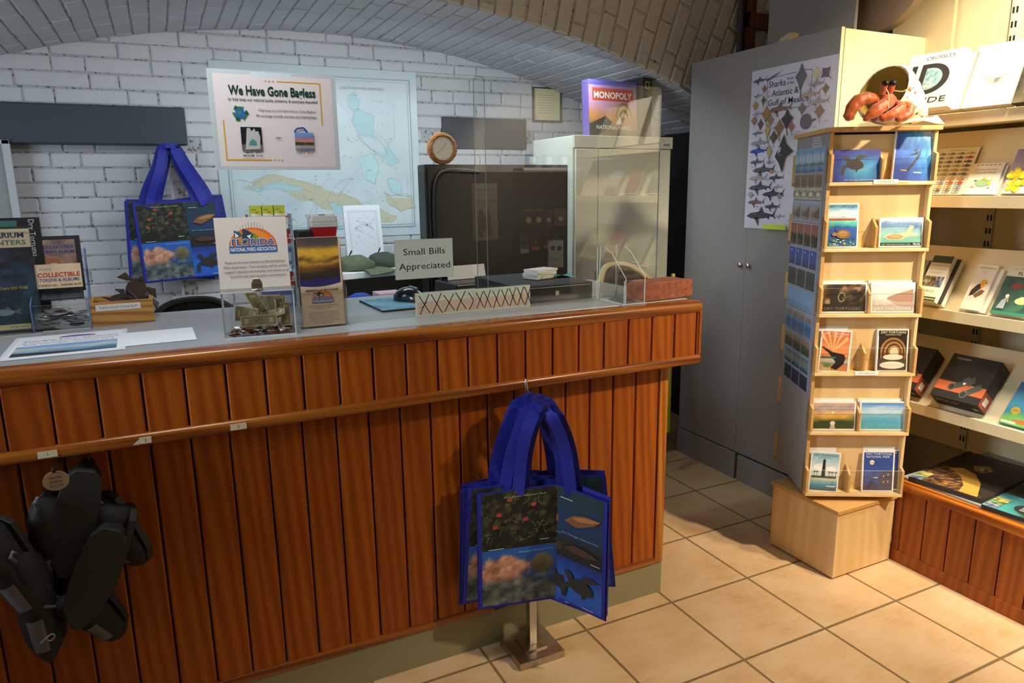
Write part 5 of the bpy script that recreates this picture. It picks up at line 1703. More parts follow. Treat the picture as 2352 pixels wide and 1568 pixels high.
def pc_cannon(w=0.153, h=0.103):
    a = bordered(w, h, mottle([(0, '#15110c'), (0.45, '#3a2a1a'), (0.75, '#7a5c3c'), (1, '#b09068')], 6, 24), 20, 14)
    a.poly([(w * .20, h * .30), (w * .20, h * .72), (w * .30, h * .88), (w * .40, h * .72), (w * .40, h * .30)], '#2a2017').ell(w * .45, h * .52, .013, .017, '#8c8064').ell(w * .45, h * .52, .009, .013, '#2c241a').poly([(w * .45, h * .50), (w * .66, h * .62), (w * .68, h * .55), (w * .46, h * .42)], '#54492f')
    a.rect(.005, .005, w - .005, h * .30, '#2e261f')
    a.text('DRY TORTUGAS', w * .47, h * .10, .010, '#8b7a66', w=w * .80)
    return a


def pc_fort(w=0.145, h=0.103):
    a = bordered(w, h, wash([(0, '#b8a9a0'), (0.3, '#cfc4bc'), (0.5, '#e8ddd2'), (0.7, '#ece4dc'), (1, '#c3c9d6')], .15, 3, 5, 27))
    a.poly([(w * .38, h * .52), (w * .52, h * .60), (w * .96, h * .78), (w * .96, h * .36), (w * .60, h * .36), (w * .36, h * .46)], '#b08a76').poly([(w * .36, h * .46), (w * .60, h * .36), (w * .96, h * .36), (w * .96, h * .20), (w * .60, h * .24)], '#bfa596')
    a.text('DRY TORTUGAS', w * .50, h * .10, .010, '#efe9e2', w=w * .84)
    return a


def pc_sunray(w=0.105, h=0.148):
    a = bordered(w, h, wash([(0, '#c8723c'), (.5, '#e08a52'), (1, '#d85a3a')], .05), 6, 6, .002)
    for q in range(5):
        t = 0.55 + q * 0.42
        a.poly([(w * .42, h * .48), (w * .42 + math.cos(t) * .062, min(h - .006, h * .48 + math.sin(t) * .085)), (w * .42 + math.cos(t + .20) * .060, min(h - .006, h * .48 + math.sin(t + .20) * .085))], '#e8b070')
    a.pic(.005, h * .20, w - .005, h * .36, wash([(0, '#6a8a8c'), (.5, '#c9b49a'), (1, '#8c5a44')], .2, 3, 5, 7), 8, 6)
    a.poly([(w * .05, h * .58), (w * .12, h * .60), (w * .40, h * .48), (w * .80, h * .43), (w * .86, h * .34), (w * .80, h * .20), (w * .60, h * .06), (w * .40, h * .10), (w * .55, h * .24), (w * .30, h * .46)], '#16120f')
    a.rect(.005, .005, w * .40, h * .18, '#c9a06a').ell(w * .28, h * .16, .014, .008, '#5f7a4a')
    a.rect(.005, h * .33, w * .55, h * .37, '#3a5a6a')
    lettered(a, 'DRY TORTUGAS', h * .885, .0078, '#f3d9c0', 'NATIONAL PARK')
    return a


def pc_arches(w=0.105, h=0.148):
    a = bordered(w, h, mottle([(0, '#14100c'), (1, '#3a2c1e')], 5, 30), 8, 8, .010)
    for q in range(7):
        s = 1 - q * .135; cx, cy = w * (.52 + .006 * q), h * .46
        a.ell(cx, cy, .043 * s, .050 * s, ('#a8743a', '#4a3018')[q % 2] if q < 5 else '#d9c6a0', 18, a0=0, a1=PI)
        a.rect(cx - .043 * s, cy - .030 * s, cx + .043 * s, cy, ('#8a5c30', '#4a3018')[q % 2] if q < 5 else '#d9c6a0')
    a.rect(.005, .005, w - .005, h * .30, '#4c4034')
    a.ell(w * .52, h * .34, .034, .010, '#e6dcc0').ell(w * .50, h * .15, .042, .013, '#e9e2cc').rect(w * .42, h * .42, w * .62, h * .44, '#e6dcc0')
    a.rect(.005, h * .86, w - .005, h - .005, '#33271c')
    lettered(a, 'DRY TORTUGAS', h * .90, .0078, '#e2c9a0', 'NATIONAL PARK')
    return a


def pc_sunset(w=0.152, h=0.103):
    a = bordered(w, h, wash([(0, '#3a4a22'), (.3, '#2e3a1c'), (.42, '#8f8a3a'), (.5, '#e8a64a'), (.62, '#e0b888'), (.8, '#9a8a8c'), (1, '#d0b4a0')], .16, 3, 7, 33), 18, 14)
    a.ell(w * .48, h * .62, .005, .004, '#fbe6a0').poly([(w * .42, h * .06), (w * .54, h * .06), (w * .52, h * .24), (w * .44, h * .24)], '#c8b8a4').ell(w * .48, h * .25, .009, .007, '#e2d6c6')
    return a


def pc_sea(w=0.155, h=0.104):
    return bordered(w, h, wash([(0, '#58b2b8'), (.3, '#4fa4c4'), (.55, '#8fc4d8'), (.65, '#cfdfea'), (.8, '#8fb4dc'), (1, '#4f86cc')], .14, 2, 7, 36), 14, 14)


def pc_light(w=0.105, h=0.148):
    a = bordered(w, h, wash([(0, '#2a5a7c'), (.14, '#3f86aa'), (.26, '#7fc0cc'), (.30, '#d8ccae'), (.34, '#cfe2e6'), (.6, '#d5e6ea'), (1, '#8fbfd4')], .06, 3, 5, 39), 10, 20, .002)
    a.ell(w * .30, h * .62, .020, .012, '#eff3f2').ell(w * .72, h * .58, .018, .010, '#eff3f2')
    a.rect(.008, h * .345, w - .010, h * .40, '#4a5a34')
    a.poly([(w * .40, h * .38), (w * .53, h * .38), (w * .505, h * .76), (w * .425, h * .76)], '#191b20').rect(w * .42, h * .76, w * .51, h * .80, '#23262c').poly([(w * .42, h * .80), (w * .51, h * .80), (w * .465, h * .835)], '#7a2a22')
    for x in (.16, .25, .66, .76, .88):
        a.palm(w * x, h * .38, .018, '#3a4a2a')
    a.poly([(w * .58, h * .16), (w * .92, h * .17), (w * .88, h * .13), (w * .62, h * .13)], '#d9d4c4').line(w * .80, h * .17, w * .80, h * .30, .001, '#55504a')
    lettered(a, 'DRY TORTUGAS', h * .895, .0080, '#7c9eae', 'NATIONAL PARK')
    return a


def pc_night(w=0.112, h=0.150):
    a = bordered(w, h, wash([(0, '#27356e'), (.5, '#2f4a96'), (1, '#2a4ea0')], .1, 3, 4, 42), 8, 10, .002)
    a.ell(w * .30, h * .72, .0085, .0085, '#f1ead2').line(w * .2, h * .715, w * .5, h * .70, .0015, '#23356a')
    a.poly([(w * .56, h * .06), (w * .56, h * .42), (w * .66, h * .50), (w * .95, h * .54), (w * .95, h * .06)], '#3a3a58').poly([(.006, .006), (.006, h * .12), (w * .34, h * .26), (w * .56, h * .06), (w * .56, .006)], '#2b2d4e')
    for x, y in ((.66, .36), (.80, .40), (.66, .22), (.80, .23)):
        a.rect(w * x, h * y, w * x + .004, h * y + .007, '#e6a84a')
    a.poly([(w * .28, h * .36), (w * .52, h * .36), (w * .46, h * .33)], '#d9dde8')
    lettered(a, 'DRY TORTUGAS', h * .905, .0080, '#c9d2ea')
    a.text('NATIONAL PARK', w * .48, h * .835, .0080, '#c9d2ea', w=w * .74, bold=.02)
    return a


def card(art, x, k, z=-.014, dx=0, dy=0, lean=.10, rot=0.0):
    m = FRT @ T(x + dx, TZ[k] + .0135 + dy, z) @ Matrix.Rotation(-lean, 4, 'X') @ Matrix.Rotation(rot, 4, 'Z')
    o = art.obj('postcard', mat=GLOSS)
    place(o, m)
    return o


def blank(w, h, col='#efece4', thick=.010):
    return Art(w, h, col, thick=thick)


GP = 'postcards on the plywood rack'
for art, x, k, lab in ((pc_turtle(), .012, 0, 'turtle postcard in the top tray of the plywood rack'), (pc_dolphin(), .206, 0, 'tall dolphin postcard in the top tray of the plywood rack'),
                       (pc_reef(), .010, 1, 'reef and red fort postcard in the second tray from the top'), (pc_island(), .184, 1, 'aerial island postcard in the second tray from the top'),
                       (pc_cannon(), .010, 2, 'dark cannon postcard in the third tray from the top'), (pc_fort(), .177, 2, 'hazy fort wall postcard in the third tray from the top'),
                       (pc_sunray(), .016, 3, 'orange sun-ray postcard in the fourth tray from the top'), (pc_arches(), .214, 3, 'brick arches postcard in the fourth tray from the top'),
                       (pc_sunset(), .010, 4, 'sunset over green field postcard in the fifth tray from the top'), (pc_sea(), .176, 4, 'pale blue sea postcard in the fifth tray from the top'),
                       (pc_light(), .014, 5, 'lighthouse postcard in the bottom tray of the rack'), (pc_night(), .203, 5, 'moonlit fort postcard in the bottom tray of the rack')):
    tag(card(art, x, k, rot=-.06 if 'sun-ray' in lab or 'lighthouse' in lab else (-.05 if 'dolphin' in lab else 0)), lab, 'postcard', GP)
q = card(pc_night(), .203, 5, z=-.019, dx=.020, dy=.004); tag(q, 'second moonlit fort postcard showing at the right behind the first', 'postcard', GP)
for x, k, w, h, dx, dy, lab in ((.016, 3, .105, .148, -.004, .008, 'pink-edged postcard behind the orange sun-ray one'), (.014, 5, .105, .148, -.006, .010, 'white postcard behind the lighthouse one'), (.203, 5, .112, .150, .004, .014, 'white-edged postcard behind the moonlit fort pair'), (.010, 4, .150, .103, -.002, .008, 'white postcard behind the sunset one'), (.176, 4, .155, .104, -.004, .008, 'white postcard behind the pale blue sea one'), (.010, 2, .150, .103, -.002, .006, 'white postcard behind the dark cannon one'), (.177, 2, .145, .103, -.006, .006, 'white postcard behind the hazy fort wall one')):
    q = card(blank(w, h, '#e9e4da', .006), x, k, z=-.0275, dx=dx, dy=dy, lean=.08); tag(q, lab, 'postcard', GP)
for x, k, lab in ((.140, 0, 'top'), (.136, 3, 'fourth')):
    a = Art(.078, .015, '#efece6', thick=.0006); a.text('POSTCARDS $1.00', .039, .005, .0055, '#4a4844', w=.054)
    o = a.obj('price_label'); place(o, FRT @ T(x, TZ[k] + .004, .0062)); tag(o, 'white price label clipped to the front of the %s tray' % lab, 'label', 'price labels on the postcard rack')

# magnets on the grey side
MS = [(4, 1.512, 1.425, 'sky and lighthouse', [(0, '#1f4c86'), (.22, '#6aa0b8'), (.28, '#3a4a30'), (.4, '#8fb4cc'), (.7, '#a9c6d8'), (1, '#4f86b8')], 1),
      (4, 1.425, 1.333, 'brick arches', [(0, '#b9b79a'), (.2, '#4c4a44'), (.4, '#c6c2a4'), (.5, '#5c513c'), (.8, '#6c5c3c'), (1, '#7c6a46')], 2),
      (3, 1.330, 1.256, 'hazy fort wall', [(0, '#8a8a94'), (.4, '#7a6c60'), (.6, '#8f8474'), (1, '#8fa2c4')], 3),
      (4, 1.252, 1.166, 'orange sun-ray', [(0, '#5c4c3a'), (.4, '#2a231c'), (.6, '#8f5c48'), (1, '#8a4a44')], 4),
      (4, 1.163, 1.091, 'moonlit blue', [(0, '#2c3050'), (.5, '#34509a'), (1, '#2c4490')], 5),
      (3, 1.088, 1.016, 'dark night', [(0, '#3a3c42'), (.5, '#2f3034'), (1, '#43444a')], 6),
      (3, 1.013, .940, 'pale sea', [(0, '#5f90b8'), (.5, '#7fa6c8'), (1, '#6d93c0')], 7),
      (4, .937, .848, 'reef and fort', [(0, '#5a7c94'), (.4, '#34589c'), (.65, '#5aa0aa'), (.72, '#9a5a40'), (1, '#7fb0cc')], 8),
      (3, .845, .780, 'sunset field', [(0, '#3c4a34'), (.5, '#4a4c38'), (.6, '#8f7a5a'), (1, '#8f8c94')], 9),
      (3, .777, .718, 'aerial island', [(0, '#1f3040'), (.4, '#5f8f94'), (.6, '#8f8c6c'), (1, '#4a6a94')], 10),
      (3, .715, .655, 'sea turtle', [(0, '#14203c'), (.5, '#1f3450'), (1, '#1c2c5c')], 11)]
for n, z1, z0, what, stops, sd in MS:
    d0, d1 = .340 - max(0, (.9 - z0) * .12), .048
    w = (d0 - d1) / n
    proto = None
    for i in range(n):
        m = SDE @ T(.345 - d0 + i * w + .001, z0 + .001, .004)
        if proto is None:
            a = Art(w - .002, z1 - z0 - .003, '#a9b4cc', thick=.0035)
            a.pic(.002, .002, w - .004, z1 - z0 - .005, wash(stops, .12, 4, 6, sd), 8, 12)
            if sd in (1,):
                a.line(w * .5, .030, w * .5, .070, .003, '#23262c')
            if sd in (4,):
                a.poly([(.004, .05), (w * .8, .034), (w * .9, .01), (w * .5, .006), (w * .5, .03)], '#1c1712')
            if sd == 3:
                a.poly([(w * .2, .02), (w * .9, .055), (w * .9, .012)], '#5a4c40')
            if sd in (2,):
                a.ell(w * .55, .018, w * .32, .008, '#c3c1a8')
            if sd == 5:
                a.ell(w * .35, .055, .004, .004, '#d9dcec')
            if sd == 11:
                a.turtle(w * .5, .028, .045, '#2c2822', '#2a2a28')
            proto = a.obj('magnet', mat=GLOSS); o = proto; place(o, m)
        else:
            o = proto.copy(); COL.objects.link(o); o.matrix_world = m
        tag(o, '%s magnet, one of its row on the grey rack side' % what, 'magnet', '%s magnets on the grey rack side' % what)
for s, x, z in (('MAGNETS', .140, 1.548), ('$4.99 EACH', .132, 1.530)):
    a = Art(.072 if s == 'MAGNETS' else .094, .015, '#b4b6b4', thick=.0004); a.text(s, a.w / 2, .004, .008, '#5f6262', w=a.w * .84)
    a.obj('label_strip', rk, m=rki @ SDE @ T(x + .03, z - .018, .0009), label='pale label strip lettered ' + ('magnets' if s == 'MAGNETS' else 'with the price'))

# ================================================================ PLUSH HERMIT CRAB
ORANGE = M('orange_satin_plush', '#b04f12', 0.42, 0.55, 40, bump=0.6, bscale=45, sheen=0.3)
ORANGED = M('dark_orange_plush', '#a8480f', 0.5, 0.25, 30, bump=0.3, bscale=80, sheen=0.3)
sh_ = NT('spotted_plush_shell')
v = sh_.coord()
vo = sh_.n('ShaderNodeTexVoronoi', i_0=v); vo.inputs['Scale'].default_value = 48
sh_.base(sh_.mix(sh_.ramp(vo.outputs['Distance'], [(0.22, (1, 1, 1)), (0.30, (0, 0, 0))]), lin('#efe6cd'), lin('#8a5a34')))
sh_.set(Roughness=0.85)
LINING = M('yellow_plush_lining', '#9a7a20', 0.8, 0.3, 20)
cb = thing('plush_hermit_crab', 'orange plush hermit crab with a spotted white shell on top of the rack', 'plush toy', mat=FRT @ T(0, 1.567, 0) @ Matrix.Rotation(-PI / 2, 4, 'X'))
# crab space: x along the rack front, y back, z up
A0, A1 = Vector((.180, .030, .096)), Vector((.330, .105, .036))
ax = (A1 - A0).normalized()
ex = ax.cross(Vector((0, 0, 1))).normalized(); ey = ex.cross(ax)


def ringat(t, r, ry=1.0, n=22, lump=0.0):
    c = A0.lerp(A1, t)
    return [tuple(c + ex * (r * math.cos(q)) * 1.0 + ey * (r * ry * math.sin(q)) * (1 + lump * math.sin(3 * q))) for q in np.linspace(0, 2 * PI, n + 1)[:-1]]


mb = MB([sh_.m])
mb.loft([ringat(t, r, .95, lump=.03) for t, r in ((-.16, .082), (-.20, .092), (-.14, .099), (0, .095), (.2, .085), (.36, .070), (.40, .064), (.46, .067), (.62, .050), (.70, .041), (.74, .044), (.88, .030), (.98, .018), (1.06, .006))], closed_ends=False)
mb.build('shell', cb, smooth=True, angle=70)
mb = MB([LINING]); mb.loft([ringat(t, r, .95) for t, r in ((-.205, .086), (-.10, .072), (.15, .050), (.3, .01))], closed_ends=False); mb.build('shell_lining', cb, smooth=True)
for pts, rr, mt in (((( .125, -.040, .058), (.085, -.055, .080), (.040, -.062, .066), (.016, -.066, .014)), (.012, .019, .021, .016), ORANGE),
                    (((.160, -.050, .070), (.128, -.080, .062), (.085, -.098, .036), (.052, -.102, .010)), (.010, .018, .020, .006), ORANGE),
                    (((.165, -.055, .066), (.170, -.085, .048), (.140, -.100, .028), (.100, -.102, .012)), (.010, .015, .016, .010), ORANGE),
                    (((.175, -.045, .066), (.198, -.075, .050), (.188, -.092, .026), (.150, -.098, .010)), (.010, .014, .014, .009), ORANGE),
                    (((.120, -.03, .050), (.095, -.060, .032), (.098, -.080, .014)), (.012, .016, .010), ORANGED)):
    P = cr_path(pts, 6); n = len(P)
    R = [float(np.interp(i / (n - 1), np.linspace(0, 1, len(rr)), rr)) * (1 + .07 * math.sin(i * 1.9)) for i in range(n)]
    R = [R[0] * .6] + R[1:-1] + [R[-1] * .35]
    mb = MB([mt]); mb.tube(P, R, 14); mb.build('claw' if pts[0][0] < .165 and mt is ORANGE else 'leg', cb, smooth=True, angle=70)
mb = MB([ORANGED]); mb.loft([[(.140 + r * math.cos(q), -.040 + r * .7 * math.sin(q) - .006 * k, .050 + .010 * k) for q in np.linspace(0, 2 * PI, 13)[:-1]] for k, r in enumerate((.018, .028, .030, .024, .012))]); mb.build('body', cb, smooth=True, angle=70)
for x in (.120, .142):
    mb = MB([ORANGED, BLACK]); mb.tube([(x, -.058, .09), (x + .002, -.064, .122)], [.009, .012], 10); mb.lathe([(0, -.010), (.009, -.005), (.011, 0), (.009, .006), (0, .010)], 12, 1, T(x + .002, -.071, .122)); mb.build('eye_stalk', cb, smooth=True)
for P in (((.124, -.074, .105), (.124, -.095, .085), (.122, -.106, .045)), ((.150, -.070, .10), (.172, -.082, .096), (.192, -.086, .110))):
    mb = MB([M('pale_feeler', '#d9b98a', .6)]); mb.tube(cr_path(P, 5), .0016, 6); mb.build('feeler', cb)
mb = MB([M('pale_yellow_tag', '#e6d9a6', .6)]); mb.grid(lambda u, v: (.195 + .11 * u, -.085 + .05 * v, .003 + .03 * u * v + .006 * math.sin(u * 5)), 8, 5, thick=.0012); mb.build('hang_tag', cb)

# ================================================================ SHARK POSTER
PW, PH = .446, .668
a = Art(PW, PH, '#cfd1e4')


def pq(x, y):
    """spot on the poster, read off as it lies on the cabinet door"""
    v = (y - 175 + .222 * (x - 100) * (1 - (y - 175) / 1340)) / 1340
    return ((x - 100 + 50 * v) / 800 * PW, (1 - v) * PH)


G = '#3c3d46'
a.line(*pq(262, 225), *pq(535, 150), .0022, G).line(*pq(600, 125), *pq(680, 118), .0022, G).line(*pq(680, 118), *pq(668, 390), .0022, G).line(*pq(258, 460), *pq(262, 225), .0022, G).line(*pq(300, 485), *pq(668, 425), .0022, G)
for s, x0, y0, x1, h in (('Sharks', 275, 300, 438, .026), ('Atlantic &', 306, 372, 562, .026), ('Gulf of Mexico', 270, 455, 655, .026)):
    p0, p1 = pq(x0, y0), pq(x1, y0 - .2 * (x1 - x0))
    a.text(s, p0[0], p0[1], h, '#2a2b33', w=p1[0] - p0[0], al='l', bold=.006)
for s, x, y, h in (('Skates', 448, 222, .010), ('& Rays', 452, 258, .010), ('of', 270, 342, .008), ('the', 270, 378, .008)):
    a.text(s, *pq(x, y), h, '#55565f', al='l', shear=.25)
TXT = '#7c7d8c'
for x, y, L, c, fl in ((185, 245, 150, '#5c6272', 1), (170, 375, 100, '#8a8f9c', 1), (175, 525, 120, '#9a9fae', 1), (175, 690, 120, '#7c8494', 1), (205, 770, 210, '#8f95a4', 1), (195, 840, 200, '#3a4aa8', 1),
                       (180, 935, 160, '#5a6070', 1), (310, 930, 90, '#9aa0ae', 1), (250, 1000, 240, '#55545c', 1), (195, 1075, 200, '#a29a9a', 1), (380, 1060, 160, '#4c5262', 1), (220, 1155, 250, '#4a4c56', 1), (400, 1140, 100, '#9498a8', 1),
                       (355, 1205, 230, '#3c404c', 1), (180, 1285, 185, '#7a6258', 1), (350, 1315, 165, '#454a58', 1), (240, 1400, 320, '#45424a', 1), (430, 1395, 100, '#9aa0b4', 1), (725, 235, 150, '#9a9ca6', 1), (670, 330, 205, '#b09a92', 1), (750, 385, 200, '#a8a09c', 1), (400, 470, 240, '#7c6a62', 1), (345, 1010, 80, '#c07a5a', 1)):
    p = pq(x, y); a.shark(p[0], p[1], L / 800 * PW, c, fl, .04)
a.poly([pq(*t_) for t_ in ((250, 235), (330, 190), (398, 155), (330, 205), (262, 250))], '#5c6272')
for x, y, s, c, f, r in ((585, 185, 190, '#6a6a72', .55, 0), (720, 145, 80, '#c9c39a', 1.1, 0), (800, 135, 90, '#6f6480', 1.1, .7), (805, 268, 70, '#8a7458', .9, 0), (235, 310, 60, '#8a6a50', .8, 0), (230, 408, 75, '#6a5a44', .6, 0), (148, 455, 75, '#b08a50', .8, 0), (262, 520, 125, '#a07c4c', .75, 0), (308, 572, 85, '#8f7a3c', .75, 0), (278, 662, 120, '#b09c5a', .45, 0), (138, 585, 70, '#a8785a', .9, 0), (207, 610, 90, '#6a4640', .65, 0), (398, 628, 130, '#8a6a42', .75, 0),
                         (470, 550, 150, '#3a3a40', .75, 0), (515, 612, 80, '#9a6a5a', .75, 0), (605, 450, 85, '#7c706c', .9, 0), (760, 465, 100, '#94806a', .9, 0), (345, 712, 100, '#5a4640', .8, 0), (305, 838, 120, '#a89a7a', .45, 0), (120, 1220, 50, '#9aa49a', 1.2, 0), (420, 1215, 60, '#8c8490', .8, 0)):
    p = pq(x, y); a.ray(p[0], p[1], s / 800 * PW, c, r, f)
p = pq(645, 560); a.ell(p[0], p[1], .028, .030, '#6c6672').line(p[0] + .026, p[1], p[0] + .05, p[1] + .006, .008, '#6c6672')
P = [pq(*t) for t in ((452, 675), (470, 760), (540, 820), (470, 880), (440, 1015), (405, 930), (365, 880), (400, 800), (425, 745))]; a.poly(P, '#33333a')
P = [pq(*t) for t in ((395, 800), (425, 790), (420, 830), (395, 850))]; a.poly(P, '#b9b9c4')
for k in range(70):
    x, y = random.uniform(120, 840), random.uniform(480, 1460)
    p = pq(x, y); a.rect(p[0], p[1], p[0] + random.uniform(.012, .022), p[1] + .0018, TXT)
a.rect(pq(335, 0)[0], .0, .255, .021, '#c9e04a')
o = a.obj('shark_poster'); place(o, frame((LX - .0015, .392, 1.201), (0, -1, 0), (0, 0, 1)))
tag(o, 'poster of sharks and rays taped to the grey cabinet doors', 'poster')

# ================================================================ BOOKS ON THE WALL SHELVES
def book(name, art, k, s, t=.008, d=None, da=0.0, label='', cat='book', group=None, rot=0.0, mat=None):
    o = art.obj(name, mat=mat or PRINT)
    th_ = -min(p[2] for p in art.V)
    m = slope(k)(s, t, (d if d is not None else th_ + .004), da) @ Matrix.Rotation(rot, 4, 'Z')
    place(o, m)
    return tag(o, label, cat, group)


def cover_id(w=.200, h=.205, th_=.028):
    a = Art(w, h, '#f0efec', thick=th_, edge='#efe9d9')
    a.text('The', .036, h - .026, .008, '#b9b4aa', al='l').text('CROSSLEY', .066, h - .026, .013, '#4a4a46', al='l', w=.105)
    a.poly([(.022, .052), (.042, .052), (.042, h - .042), (.022, h - .042)], '#33302a')
    a.ell(.096, .108, .074, .056, '#33302a', 22, a0=-PI / 2, a1=PI / 2).rect(.060, .052, .100, .164, '#33302a')
    a.ell(.096, .108, .050, .040, '#9cc4cc', 22, a0=-PI / 2, a1=PI / 2).rect(.080, .068, .098, .148, '#9cc4cc')
    a.pic(.082, .076, .126, .140, mottle([(0, '#4f8f98'), (.5, '#8fbcc4'), (1, '#dce9ea')], 6, 71), 10, 10)
    a.ell(.094, .082, .011, .007, '#e0c8bc')
    a.text('GUIDE', .106, .020, .021, '#33302a', w=.155)
    return a


book('bird_guide', cover_id(), 0, .258, d=.066, label='white ID guide book on the top shelf behind the plush crab')
book('bird_guide', Art(.200, .200, '#efe9dc', thick=.028, edge='#e6dfcc'), 0, .288, d=.034, label='second white book standing close behind the ID guide')
a = Art(.165, .215, '#eeece6', thick=.03, edge='#e8e0cc')
a.text('SIBLEY', .094, .178, .017, '#d3d3cc', w=.11).text('BIRDS', .098, .152, .019, '#cfd0c8', w=.10)
a.poly([(.05, .105), (.075, .098), (.09, .09), (.11, .098), (.138, .112), (.12, .092), (.108, .075), (.092, .070), (.078, .078)], '#a9aaa6').poly([(.088, .094), (.108, .096), (.102, .080), (.092, .078)], '#7d8084').line(.03, .035, .135, .060, .0015, '#c9c9c2')
book('bird_book', a, 0, .478, label='white book with a faint grey bird on the top shelf')
a = Art(.15, .20, '#4a4a3c', thick=.03); a.pic(0, 0, .15, .20, mottle([(0, '#23261f'), (1, '#8a805c')], 4, 72), 8, 8)
book('bird_book', a, 0, .648, label='dark-covered book at the right frame edge on the top shelf')

a = Art(.148, .178, '#e3ded0', thick=.002)
a.text('Common Fishes', .074, .166, .006, '#b0483a', w=.06)
for j in range(10):
    for i in range(4):
        a.fish(.022 + i * .034, .155 - j * .0158, .030, random.choice(('#6a6c6c', '#8a8878', '#b08a4a', '#9a9a60', '#b04a3a', '#7c8ca0', '#c0a050', '#55585c')), flip=-1, tall=.30)
book('fish_card', a, 1, .358, label='fish identification card on the second shelf beside the rack', cat='card')
a = Art(.104, .112, '#ebe6d6', thick=.006)
for i in range(6):
    a.fish(.018 + i * .014, .105, .010, '#7a6a60')
a.text('Reef Fish & Critters', .052, .086, .005, '#8f8a7c', w=.07).text('Coral & Fishes', .052, .074, .006, '#8f8a7c', w=.07)
a.ell(.055, .040, .024, .013, '#7fb88c').fish(.056, .040, .052, '#8fbf8a', '#e0c02c', tall=.5).fish(.026, .026, .016, '#d0a030').fish(.030, .048, .012, '#3a3630').fish(.080, .022, .012, '#4a90a0')
book('reef_booklet', a, 1, .510, d=.012, label='small white reef fish booklet on the second shelf')
book('reef_booklet', Art(.104, .106, '#ece7da', thick=.006), 1, .518, d=.004, label='white booklet peeping out behind the small reef fish one')
a = Art(.13, .155, '#b7aabb', thick=.012); a.pic(0, 0, .13, .155, wash([(0, '#cfc4bc'), (.5, '#b7a6b8'), (1, '#8f7c9c')], .2), 8, 8)
for q in range(30):
    a.ell(random.uniform(.006, .06), random.uniform(.01, .085), .009, .009, random.choice(('#d9c81c', '#c9b416', '#e6dc3a')), 7)
book('coral_book', a, 1, .640, label='purple book with yellow coral at the right edge of the second shelf')

a = Art(.074, .178, '#e6e1d2', thick=.022, edge='#e9e4d4')
a.rect(0, .150, .074, .178, '#1d3a34').rect(0, 0, .074, .016, '#1f4a36').rect(0, .006, .074, .010, '#c9b24a')
a.rect(0, .096, .074, .150, '#b9b6b0').text('NATIONAL', .037, .136, .007, '#8a8884', w=.058).text('AUDUBON', .037, .122, .007, '#8a8884', w=.058).text('SOCIETY', .037, .108, .007, '#8a8884', w=.05)
for i, c in enumerate(('#5a5c3a', '#5c4630', '#3a5a94')):
    a.pic(.001 + i * .024, .056, .025 + i * .024, .096, mottle([(0, '#14140f'), (.5, c), (1, '#b9a880')], 5, 80 + i), 5, 6)
a.text('BIRDS', .037, .034, .009, '#8a8470', w=.040).text('field guide', .037, .022, .004, '#8a8470')
book('field_guide', a, 2, .404, d=.056, label='green and white bird field guide on the third shelf beside the rack')
book('field_guide', Art(.074, .180, '#2a2420', thick=.022, edge='#ded8c6'), 2, .418, d=.032, label='dark-backed guide directly behind the green and white bird guide')
book('field_guide', Art(.060, .160, '#8a8780', thick=.02, edge='#6d6a62'), 2, .330, d=.05, label='grey-covered guide half hidden by the rack on the third shelf')
a = Art(.068, .172, '#cfc7b4', thick=.010, edge='#d9d2c0')
a.text('Peterson', .036, .156, .009, '#7c6a54', w=.052, bold=.01).text('First Guide', .034, .146, .004, '#9a8c7a').text('Birds', .034, .138, .005, '#9a8c7a')
a.poly([(.012, .072), (.024, .094), (.040, .106), (.048, .100), (.040, .080), (.024, .056), (.012, .050)], '#1c1a17').ell(.043, .106, .011, .009, '#d8921c').poly([(.050, .104), (.058, .102), (.050, .100)], '#3a342c').poly([(.034, .100), (.050, .094), (.042, .080)], '#d08a1c')
a.poly([(.026, .056), (.044, .078), (.058, .074), (.052, .060), (.036, .046)], '#6a4a26').rect(.012, .034, .014, .05, '#c9c6bc').rect(.022, .034, .024, .052, '#c9c6bc')
book('field_guide', a, 2, .552, d=.024, label='slim pale guide with a black and orange bird on the third shelf')
book('field_guide', Art(.068, .166, '#d9d2c2', thick=.010, edge='#d5cdb8'), 2, .566, d=.010, label='pale guide peeping out behind the black and orange bird one')
a = Art(.115, .180, '#1d3a36', thick=.02, edge='#d0c9b4'); a.pic(0, 0, .115, .130, mottle([(0, '#0f2a24'), (.6, '#1f4a40'), (1, '#2f6a4a')], 4, 90), 8, 8)
a.rect(0, .138, .115, .180, '#b9b29c').text('AUDUBON', .058, .162, .009, '#8f8a78', w=.08).text('FLORIDA', .070, .144, .012, '#3a3428', w=.07, bold=.02)
a.ell(.048, .105, .018, .012, '#7a2f26').poly([(.012, .02), (.020, .05), (.034, .062), (.036, .020)], '#8f9aa0').ell(.032, .066, .006, .007, '#d9d4c4').line(.036, .064, .040, .044, .003, '#c9a23a').ell(.080, .052, .020, .012, '#d9cf7a').ell(.080, .056, .012, .012, '#e6dc8c').fish(.088, .095, .030, '#b0b83a')
a.rect(0, .0, .115, .010, '#1f7a5c')
book('field_guide', a, 2, .655, label='dark green nature guide with pelican and water lily on the third shelf')


